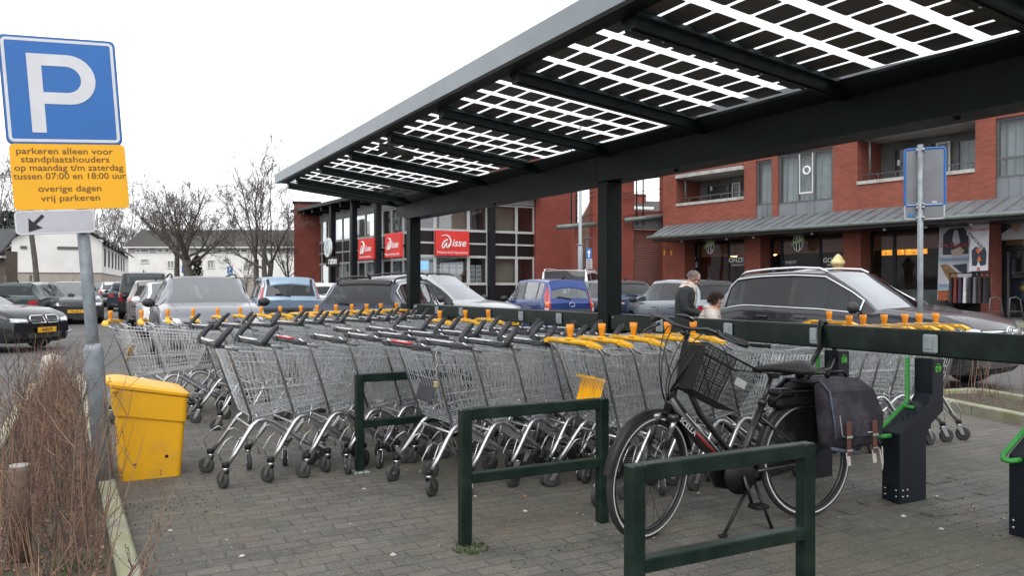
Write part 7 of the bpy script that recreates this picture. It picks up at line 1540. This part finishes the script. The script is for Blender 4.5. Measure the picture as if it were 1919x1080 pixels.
def cl_w(c, n):
    if c.z > 1.06 and (c - wh).length < .2: return 0
    if c.x > .34 and .58 < c.z < .75: return 0
    if c.z < .11: return 3
    if c.z < .60 and (c.x > .12 or c.z < .45): return 2
    return 1
wom = person('seated woman with dark curly hair in a quilted beige jacket beyond the rail', (px_w.x, px_w.y, wz), azrot(AZ + rad(100)), ch, Ew, cl_w, [SKIN, PUFF, TROU, SHOE], .0095)
def hair_w():
    while True:
        d = Vector((random.gauss(0, 1), random.gauss(0, 1), random.gauss(0, 1))).normalized()
        if d.x > .40 and d.z < .62: continue
        if d.z < -.6: continue
        p = Vector((d.x * .098 - .008, d.y * .078, d.z * .098 + .02)) * .90; s1 = Vector((random.gauss(0, 1), random.gauss(0, 1), random.gauss(0, 1))) * .009; return [p - d * .006, p + d * .018 + s1, p + d * .026 + s1 * 2.2]
strands(Fw, hair_w, 900, HAIRB, .0065, 4).build('hair', wom)
mb = MB()
for q in (1, -1): mb.lathe([(1e-4, -.006), (.008, -.003), (.009, 0), (.006, .004), (1e-4, .005)], SBK, 8, Fw @ Matrix.Translation((.078, q * .031, .002))); mb.box(Vector((.085, q * .031, .02)), (.006, .032, .005), HAIRB, M=Fw)
mb.box(Vector((.090, 0, -.060)), (.006, .034, .004), MATS['lips'], M=Fw); mb.build('eyes_and_mouth', wom)
mb = MB(); mb.tube([(.07, .03, 1.05), (.03, .10, 1.06), (-.06, .07, 1.09), (-.08, 0, 1.10), (-.06, -.07, 1.09), (.03, -.10, 1.06), (.07, -.03, 1.05)], [.03, .045, .05, .05, .05, .045, .03], PUFF, 8); mb.tube([(.085, .028, 1.06), (.04, .085, 1.085), (-.05, .06, 1.12), (-.05, -.06, 1.12), (.04, -.085, 1.085), (.085, -.028, 1.06)], .016, TROU, 6); mb.build('hood_collar', wom)
mb = MB()
for k in range(6):
    z = .66 + k * .062; r = (.178, .184, .188, .19, .186, .17)[k]; xo = (-.05, -.045, -.035, -.025, -.015, -.005)[k]
    mb.tube([(xo + (r + .0) * math.cos(t), (r + .0) * math.sin(t) * 1.02, z) for t in [i * 6.283 / 24 for i in range(24)]], .006, mat('quilt_seam', (.20, .16, .14), .8), 5, closed=True)
mb.build('quilt_seams', wom)
wc = thing('wheelchair', (px_w.x, px_w.y, wz), 'black wheelchair carrying the seated woman', 'wheelchair', azrot(AZ + rad(100)))
mb = MB(); mb.box((.14, 0, .44), (.46, .44, .04), SATIN, bev=.01); mb.build('seat', wc); mb = MB(); mb.box((-.27, 0, .72), (.04, .44, .46), SATIN, bev=.01); mb.build('backrest', wc)
for s in (1, -1):
    mb = MB(); mb.tube([(-.05 + .29 * math.cos(t), s * .31, .30 + .29 * math.sin(t)) for t in [i * 6.283 / 28 for i in range(28)]], .014, RUBBER, 6, closed=True)
    for i in range(14): a = i * 6.283 / 14; mb.tube([(-.05, s * .31, .30), (-.05 + .29 * math.cos(a), s * .31, .30 + .29 * math.sin(a))], .002, SPK, 4)
    mb.build('wheel', wc)
    mb = MB(); mb.tube([(-.34, s * .24, .96), (-.27, s * .24, .94), (-.27, s * .24, .30), (.30, s * .24, .42), (.42, s * .24, .12), (.56, s * .2, .06)], .013, CHROME, 6); mb.tube([(-.27, s * .25, .66), (.15, s * .25, .66), (.2, s * .25, .44)], .012, CHROME, 6); mb.build('frame', wc)
    mb = MB(); mb.tube([(.36 + .07 * math.cos(t), s * .25, .085 + .07 * math.sin(t)) for t in [i * 6.283 / 14 for i in range(14)]], .014, RUBBER, 6, closed=True); mb.build('front_wheel', wc)

# ================================================================== SIGN ON THE RIGHT, seen from behind
p = AD(1725, 538, 8.75); g = thing('parking_sign', (p.x, p.y, 0), 'blue-rimmed sign seen from its grey back on a grey pole at the right', 'traffic sign', -AZ - rad(26))
mb = MB(); mb.tube([(0, 0, -.1), (0, 0, 2.98)], .030, ZINC, 12); mb.build('pole', g); zz = lambda y: CAMH + (538 - y) * 8.75 / FPX
SBKG = mat('sign_grey_back', (.19, .20, .22), .5, .2, .12, 5, dirt=(.14, .14, .15), dscale=4, damt=.5)
T = Matrix.Translation((.045, .05, zz(331))) @ FRONT; mb = MB(); wS, hS = .40, zz(278) - zz(385); mb.prism(rrect(wS, hS, .03), .004, SBKG, T); frame_ring(mb, wS, hS, .03, .016, SB, T, .006); mb.tube([T @ Vector((x, y, .004)) for x, y in rrect(wS, hS, .03)], .010, SB, 6, closed=True); mb.box((.14, .043, zz(379)), (.05, .004, .025), SG); mb.build('blue_plate', g)
T = Matrix.Translation((.04, .05, zz(397))) @ FRONT; mb = MB(); wS, hS = .385, zz(384) - zz(411); mb.prism(rrect(wS, hS, .015), .004, SBKG, T); mb.tube([T @ Vector((x, y, .004)) for x, y in rrect(wS, hS, .02)], .008, SG, 6, closed=True); mb.box((-.09, .042, zz(402)), (.06, .004, .03), mat('blue_sticker', (.02, .2, .5), .5)); mb.build('lower_plate', g)
mb = MB()
for y in (281, 383, 389, 408): mb.box((0, .02, zz(y)), (.085, .075, .028), PALEGREY, bev=.006); mb.lathe([(.012, 0), (.012, -.02), (0, -.02)], CHROME, 6, Matrix.Translation((.03, -.02, zz(y))) @ Matrix.Rotation(-math.pi / 2, 4, 'X'))
mb.build('clamps', g)
# small signs far off
def psign(px, D, ytop, ybot, label):
    p = AD(px, 538, D); g = thing('parking_sign', (p.x, p.y, gz(p.x, p.y)), label, 'traffic sign', -AZ, 'small blue parking signs before the houses'); z0, z1 = CAMH + (538 - ybot) * D / FPX, CAMH + (538 - ytop) * D / FPX; h = z1 - z0; mb = MB(); mb.tube([(0, .03, 0), (0, .03, z1 - g.location.z)], .035, ZINC, 8); mb.build('pole', g)
    mb = MB(); T = Matrix.Translation((0, 0, (z0 + z1) / 2 - g.location.z)) @ FRONT; mb.prism(rrect(h * .72, h, .03), .01, SB, T); mb.text('P', h * .62, WHITE, T @ Matrix.Translation((0, h * .12, .011)), .003, bold=.03); mb.box((0, -.013, (z0 + z1) / 2 - h * .33 - g.location.z), (h * .3, .004, h * .1), WHITE); mb.build('plate', g)
psign(346, 58, 498, 512, 'small blue P sign left of the thick tree trunk'); psign(431.5, 58, 500, 514, 'small blue P sign between the two big trees')
D = 40; p = AD(1104, 538, D); zq = lambda y: CAMH + (538 - y) * D / FPX
g = thing('one_way_sign', (p.x, p.y, .12), 'blue sign with white upward arrow over a white text plate by the passage', 'traffic sign', -AZ); mb = MB(); mb.tube([(-.1, .04, 0), (-.1, .04, zq(447))], .03, FRAME, 8); mb.build('pole', g)
mb = MB(); T = Matrix.Translation((0, 0, zq(475) - .12)) @ FRONT; mb.prism(rrect(.28, .52, .02), .01, SB, T); mb.prism([(-.035, -.2), (.035, -.2), (.035, .02), (.10, .02), (0, .19), (-.10, .02), (-.035, .02)], .004, WHITE, T @ Matrix.Translation((0, 0, .01))); mb.build('arrow_plate', g)
mb = MB(); T = Matrix.Translation((.02, 0, zq(495) - .12)) @ FRONT; mb.prism(rrect(.30, .52, .02), .01, SG, T)
for k in range(4): mb.box((.02, -.012, zq(495) - .12 + .18 - k * .11), (.2, .003, .035), SBK)
mb.build('text_plate', g)
mb = MB(); mb.box((-.02, .03, zq(446) - .12), (.38, .12, .05), FRAME, bev=.01); mb.build('lamp_bar', g)
p = AD(1088, 538, 38); g = thing('lamp_post', (p.x, p.y, .1), 'tall pale grey post rising before the gap in the brick wall', 'lamp post'); mb = MB(); mb.tube([(0, 0, 0), (0, 0, 3.2), (0, 0, 3.3), (0, 0, 9)], [.13, .12, .085, .06], PALEGREY, 12); mb.build('pole', g); mb = MB(); mb.box((0, 0, 3.35), (.24, .24, .06), PALEGREY, bev=.02); mb.build('collar', g); mb = MB(); mb.tube([(0, 0, 9), (.2, -.2, 9.3), (.9, -.9, 9.4)], .04, PALEGREY, 8); mb.box((1.1, -1.1, 9.38), (.6, .2, .1), PALEGREY, rz=-.78, bev=.03); mb.build('lamp_head', g)

# ================================================================== TREES
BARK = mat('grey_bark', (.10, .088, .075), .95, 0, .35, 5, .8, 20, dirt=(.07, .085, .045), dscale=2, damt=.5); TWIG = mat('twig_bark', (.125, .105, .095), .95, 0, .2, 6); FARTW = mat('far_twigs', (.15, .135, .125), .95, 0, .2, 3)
def tree(px, D, H, R, trunk_r, label, seed, limbs=7, first=.25, nlat=9, ntw=6, fine=3, m=BARK, mt=TWIG, grp='bare trees', stems=1, up=.5, thin=.010):
    """trunk, main limbs fanning out to the crown outline, laterals along each limb, twigs along each lateral"""
    random.seed(seed); p = AD(px, 538, D); o = thing('bare_tree', (p.x, p.y, gz(p.x, p.y) - .02), label, 'tree', 0, grp); tb = MB(); cb = MB()
    def curve(a, d, L, r, n, wob, lift, r1):
        pts = [a]; rs = [r]; d = d.normalized(); q = a
        for i in range(n):
            d = (d + Vector((random.gauss(0, wob), random.gauss(0, wob), random.gauss(0, wob) + lift))).normalized(); q = q + d * L / n; pts.append(q); rs.append(max(thin * .8, lerp(r, r1, (i + 1) / n)))
        return pts, rs
    def along(pts, rs, t):
        n = len(pts) - 1; i = min(n - 1, int(t * n)); f = t * n - i; return pts[i].lerp(pts[i + 1], f), lerp(rs[i], rs[i + 1], f), (pts[i + 1] - pts[i]).normalized()
    def side(d, ang):
        u = Matrix.Rotation(random.uniform(0, 6.283), 3, d) @ d.orthogonal().normalized(); return (d * math.cos(ang) + u * math.sin(ang)).normalized()
    def laterals(pts, rs, L, lv):
        n = (nlat, ntw, fine)[lv]
        for k in range(n):
            t = random.uniform(.22, 1.0) if lv else random.uniform(.25, 1.0); b, r, d = along(pts, rs, t); l2 = L * (.62 - .34 * t) * random.uniform(.6, 1.25); dd = side(d, random.uniform(.5, 1.0)); dd.z += .15
            ps, r2 = curve(b, dd, l2, max(thin, r * .5), 4 if lv < 2 else 3, .13, .05, thin * .8); cb.tube(ps, r2, m if lv == 0 else mt, 4 if lv == 0 else 3, cap=False)
            if lv < 2: laterals(ps, r2, l2, lv + 1)
    for s_ in range(stems):
        a = 6.283 * s_ / stems + .6; base = Vector((.22 * math.cos(a), .22 * math.sin(a), 0)) if stems > 1 else Vector((0, 0, 0)); d0 = Vector((.16 * math.cos(a), .12 * math.sin(a), 1)) if stems > 1 else Vector((random.uniform(-.05, .05), 0, 1)); tr = trunk_r * (.75 if stems > 1 else 1)
        ps, rs = curve(base, d0, H * first, tr, 6, .035, 0, tr * .72); rs[0] *= 1.35; tb.tube(ps, rs, m, 10, cap=False); top = ps[-1]
        nl = max(3, limbs // stems)
        for k in range(nl):
            az_ = 6.283 * k / nl + random.uniform(-.4, .4); e = random.uniform(.25, 1.0) if k else .05; out_ = R * e; rise = (H * (1 - first)) * (1 - .55 * e * e) * random.uniform(.8, 1.0); tgt = Vector((math.cos(az_) * out_, math.sin(az_) * out_, rise)); st0, r0_, _ = along(ps, rs, random.uniform(.75, 1.0)) if k else (top, rs[-1], None)
            dl = (tgt.normalized() + Vector((math.cos(az_) * e * .35, math.sin(az_) * e * .35, -up * .3 * e))).normalized(); q, rr_ = curve(st0, dl, tgt.length * 1.04, tr * random.uniform(.24, .42), 8, .07, .035, thin); cb.tube(q, rr_, m, 6, cap=False); laterals(q, rr_, tgt.length, 0)
    tb.build('trunk', o); cb.build('crown', o); return o
tree(357, 50, 8.7, 3.7, .34, 'broad bare tree with a thick mossy trunk before the white house row', 41, 12, .37, 10, 6, 4)
tree(493, 50, 9.9, 3.0, .27, 'tall bare tree with three slim stems near the brick wall end', 18, 12, .30, 9, 6, 3, stems=3)
tree(333, 52, 7.5, 2.2, .20, 'slim bare tree close left of the thick mossy trunk', 8, 5, .5, 7, 5, 3)
tree(540, 56, 6.3, 2.6, .13, 'small bare tree at the corner of the red brick wall', 9, 7, .3, 7, 5, 3)
tree(463, 46, 3.6, 1.3, .05, 'thin young bare tree before the white houses', 12, 5, .4, 6, 4, 2)
tree(73, 42, 9.5, 2.6, .15, 'slender bare tree in front of the white gable, half behind the arrow plate', 14, 6, .58, 7, 5, 3)
for i, (px, D, H, R, sd, lb) in enumerate(((205, 95, 12.5, 3.6, 51, 'hazy bare tree behind the white gable roof'), (228, 100, 13, 4, 52, 'hazy bare tree rising between the two white houses'), (-20, 60, 11, 4.2, 53, 'bare tree at the left edge above the brown house'), (25, 90, 13, 5, 54, 'hazy bare tree far behind the arrow plate'), (300, 105, 13, 4.2, 55, 'far bare tree peeping over the house row roof on the left'), (530, 100, 12, 4.5, 57, 'far bare tree peeping over the house row roof near the brick wall'))):
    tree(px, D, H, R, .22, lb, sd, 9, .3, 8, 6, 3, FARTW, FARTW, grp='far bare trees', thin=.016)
# evergreen and hedge
LEAFG = mat('dark_evergreen', (.022, .035, .022), .8, 0, .4, 10)
def leafy(name, px, D, w_, h_, dep, label, cat, seed, n=900, sz=.09, z0=.0):
    random.seed(seed); p = AD(px, 538, D); o = thing(name, (p.x, p.y, gz(p.x, p.y)), label, cat); mb = MB()
    for i in range(n):
        a = random.random() * 6.283; e = random.random() ** .5; z = random.random(); r = e * (1 - .6 * z * z); c = Vector((math.cos(a) * r * w_ / 2, math.sin(a) * r * dep / 2, z0 + z * h_)); u = Vector((random.gauss(0, 1), random.gauss(0, 1), random.gauss(0, 1))).normalized(); v = u.orthogonal().normalized(); s = sz * random.uniform(.6, 1.3)
        mb.add([c - u * s * .4, c + v * s * .5, c + u * s, c - v * s * .5], [(0, 1, 2, 3)], LEAFG)
    mb.build('leaves', o); mb = MB(); mb.tube([(0, 0, 0), (.05, 0, h_ * .4), (0, .05, h_ * .8)], [.06, .05, .02], BARK, 6); mb.build('stem', o)
leafy('hedge', 178, 52, 3.2, 1.3, 1.6, 'low dark green hedge by the lane beside the white gable', 'hedge', 3, 900, .16); leafy('shrub', 371, 52, .9, 3.2, .9, 'narrow dark evergreen beside the thick mossy trunk', 'shrub', 4, 700, .14); leafy('evergreen_tree', 8, 62, 5, 5.5, 4, 'dark evergreen behind the brown house at the left edge', 'tree', 5, 1400, .3, 1.5)
# bare shrubs in the left bed
TW = [mat('red_brown_stem', (.165, .090, .068), .8, 0, .25, 12), mat('tan_stem', (.26, .165, .105), .85, 0, .25, 12), mat('dark_stem', (.055, .036, .032), .8, 0, .2, 12)]
def shrub(x, y, n, h, rad_, label, seed, grp, lean=(0, 0), r0=.0032):
    random.seed(seed); o = thing('bare_shrub', (x, y, .04), label, 'shrub', 0, grp); mb = MB(); bd = mb
    for i in range(n):
        a = random.random() * 6.283; q = rad_ * math.sqrt(random.random()) * .45; p = Vector((q * math.cos(a), q * math.sin(a) * 1.5, 0)); hh = h * random.uniform(.45, 1.08); m = random.choices(TW, (5, 5, 2))[0]
        d = Vector((math.cos(a) * random.uniform(0, .24) + lean[0], math.sin(a) * random.uniform(0, .24) + lean[1], 1)).normalized(); pts = [p]; k = 5
        for j in range(k): d = (d + Vector((random.gauss(0, .10), random.gauss(0, .10), .04))).normalized(); p = p + d * hh / k; pts.append(p)
        r = r0 * random.uniform(.7, 1.3); mb.tube(pts, [r, r * .92, r * .8, r * .65, r * .5, r * .3], m, 4, cap=False)
        for s in range(random.randint(1, 4)):
            j = random.randint(1, k - 1); b = pts[j]; u = Vector((random.gauss(0, 1), random.gauss(0, 1), random.uniform(.5, 1.5))).normalized(); L = hh * random.uniform(.12, .35); e = b + u * L * .5 + Vector((0, 0, L * .1)); f = e + (u + Vector((0, 0, .5))).normalized() * L * .5; mb.tube([b, e, f], [r * .6, r * .45, r * .25], m, 3, cap=False)
            for t in (.4, .8, 1): c = e.lerp(f, t); bd.box(c, (.0032, .0032, .006), TW[2], rz=random.random())
    mb.build('stems', o); return o
spots = [(-.30, 2.95, 26, .66, 'bare red-brown shrub at the bottom left corner, nearest the camera'), (-.05, 3.25, 20, .55, 'low bare shrub at the kerb in the bottom left corner'), (-.42, 3.7, 26, .85, 'bare shrub left of the wooden post in the bed'), (-.12, 3.95, 28, .78, 'bare shrub between the wooden post and the kerb'), (-.48, 4.5, 30, .98, 'dense bare shrub just before the wooden post'), (-.10, 4.75, 30, .92, 'bare shrub at the kerb before the grit bin'), (-.38, 5.35, 36, 1.04, 'bare shrub behind the wooden post'), (-.13, 5.65, 34, .95, 'bare shrub right in front of the sign pole foot'), (-.42, 6.3, 34, 1.02, 'bare shrub left of the sign pole'), (-.33, 7.0, 32, .98, 'bare shrub behind the sign pole'), (-.40, 7.9, 28, .9, 'bare shrub in the bed level with the back of the grit bin'), (-.35, 8.9, 26, .8, 'bare shrub near the far end of the bed'), (-.4, 10.0, 24, .7, 'small bare shrub second from the far end of the bed'), (-.35, 11.4, 22, .65, 'small bare shrub at the far end of the bed')]
for i, (x, y, n, h, lb) in enumerate(spots): shrub(x, y, int(n * (1.4 if y > 4.6 else 1.1)), h, .36, lb, 100 + i, 'bare shrubs in the left bed')
# long stray twigs over the kerb
o = shrub(.02, 3.55, 6, .62, .1, 'sprawling twigs reaching over the kerb towards the pavers', 150, 'bare shrubs in the left bed', (.75, .15), .0036)
for i, (px, y0, n, h, lb) in enumerate(((1795, 760, 7, .85, 'sparse bare shrub in the side bed by post 09'), (1838, 752, 8, .9, 'sparse bare shrub in the middle of the side bed'), (1890, 765, 7, .85, 'sparse bare shrub in the side bed near the right edge'), (1775, 752, 5, .6, 'small sparse shrub hidden behind post 09'), (1915, 750, 6, .8, 'sparse bare shrub at the right edge of the side bed'))):
    p = G(px, y0, .06); shrub(p.x, p.y, n, h, .25, lb, 170 + i, 'bare shrubs in the side bed')
# matted dead stalks and leaf litter in the bed
random.seed(9); mb = MB()
for i in range(1500):
    y = random.uniform(2.7, 12.5); x = random.uniform(-.66, kx(y) - .12); z = .06 + .05 * noise.noise(Vector((x * 5, y * 5, 0))); a = random.random() * 6.283; L = random.uniform(.02, .10); m = random.choice([TW[1], TW[1], TW[0], LEAF])
    if random.random() < .5: mb.tube([(x, y, z), (x + L * math.cos(a), y + L * math.sin(a), z + random.uniform(.0, .03))], .0018, m, 3, cap=False)
    else: s = random.uniform(.012, .03); b = a + 1.4; mb.add([(x, y, z + .004), (x + s * math.cos(a), y + s * math.sin(a), z + random.uniform(.002, .02)), (x + s * (math.cos(a) + math.cos(b)), y + s * (math.sin(a) + math.sin(b)), z + .006), (x + s * math.cos(b), y + s * math.sin(b), z + random.uniform(.002, .02))], [(0, 1, 2, 3)], m)
tag(mb.build('leaf_litter'), 'matted dead stalks and leaf litter covering the planting beds', 'litter', kind='stuff')
random.seed(19); mb = MB()
for (cx, cy, R, n) in ((-.05, 4.35, .12, 160), (.0, 3.9, .10, 100), (-.35, 3.3, .25, 120), (-.1, 5.9, .1, 60)):
    for i in range(n):
        a = random.random() * 6.283; q = R * math.sqrt(random.random()); x, y = min(cx + q * math.cos(a), kx(cy) - .12), cy + q * math.sin(a); t = random.random() * 6; h = random.uniform(.02, .06); dx, dy = math.cos(t) * .003, math.sin(t) * .003; mb.add([(x - dx, y - dy, .05), (x + dx, y + dy, .05), (x + random.uniform(-.03, .03), y + random.uniform(-.03, .03), .06 + h)], [(0, 1, 2)], MOSS)
tag(mb.build('grass'), 'small green grass tufts at the edge of the planting bed', 'grass', kind='stuff')
# posts in the bed
WOODP = mat('weathered_post', (.15, .10, .075), .85, 0, .25, 6, .2, 30, dirt=(.15, .12, .09), dscale=4, damt=.5); PTOP = mat('pale_post_top', (.30, .28, .26), .8, 0, .1, 10)
p = G(66, 1055); g = thing('wooden_post', (p.x - .06, p.y - .1, 0), 'round weathered wooden post with a pale top among the bare shrubs', 'post'); mb = MB(); mb.lathe([(.052, 0), (.050, .50), (.046, .515)], WOODP, 14); mb.build('shaft', g); mb = MB(); mb.lathe([(.047, .515), (.044, .527), (0, .53)], PTOP, 14); mb.build('cap', g)
p = G(98, 712); g = thing('stone_bollard', (p.x, p.y, 0), 'pale weathered bollard behind the shrubs left of the sign pole', 'bollard'); mb = MB(); mb.lathe([(.17, 0), (.16, .25), (.12, .36), (.0, .40)], mat('pale_pinkish_stone', (.40, .35, .32), .9, 0, .2, 6, .2, 30), 14); mb.build('bollard_body', g)
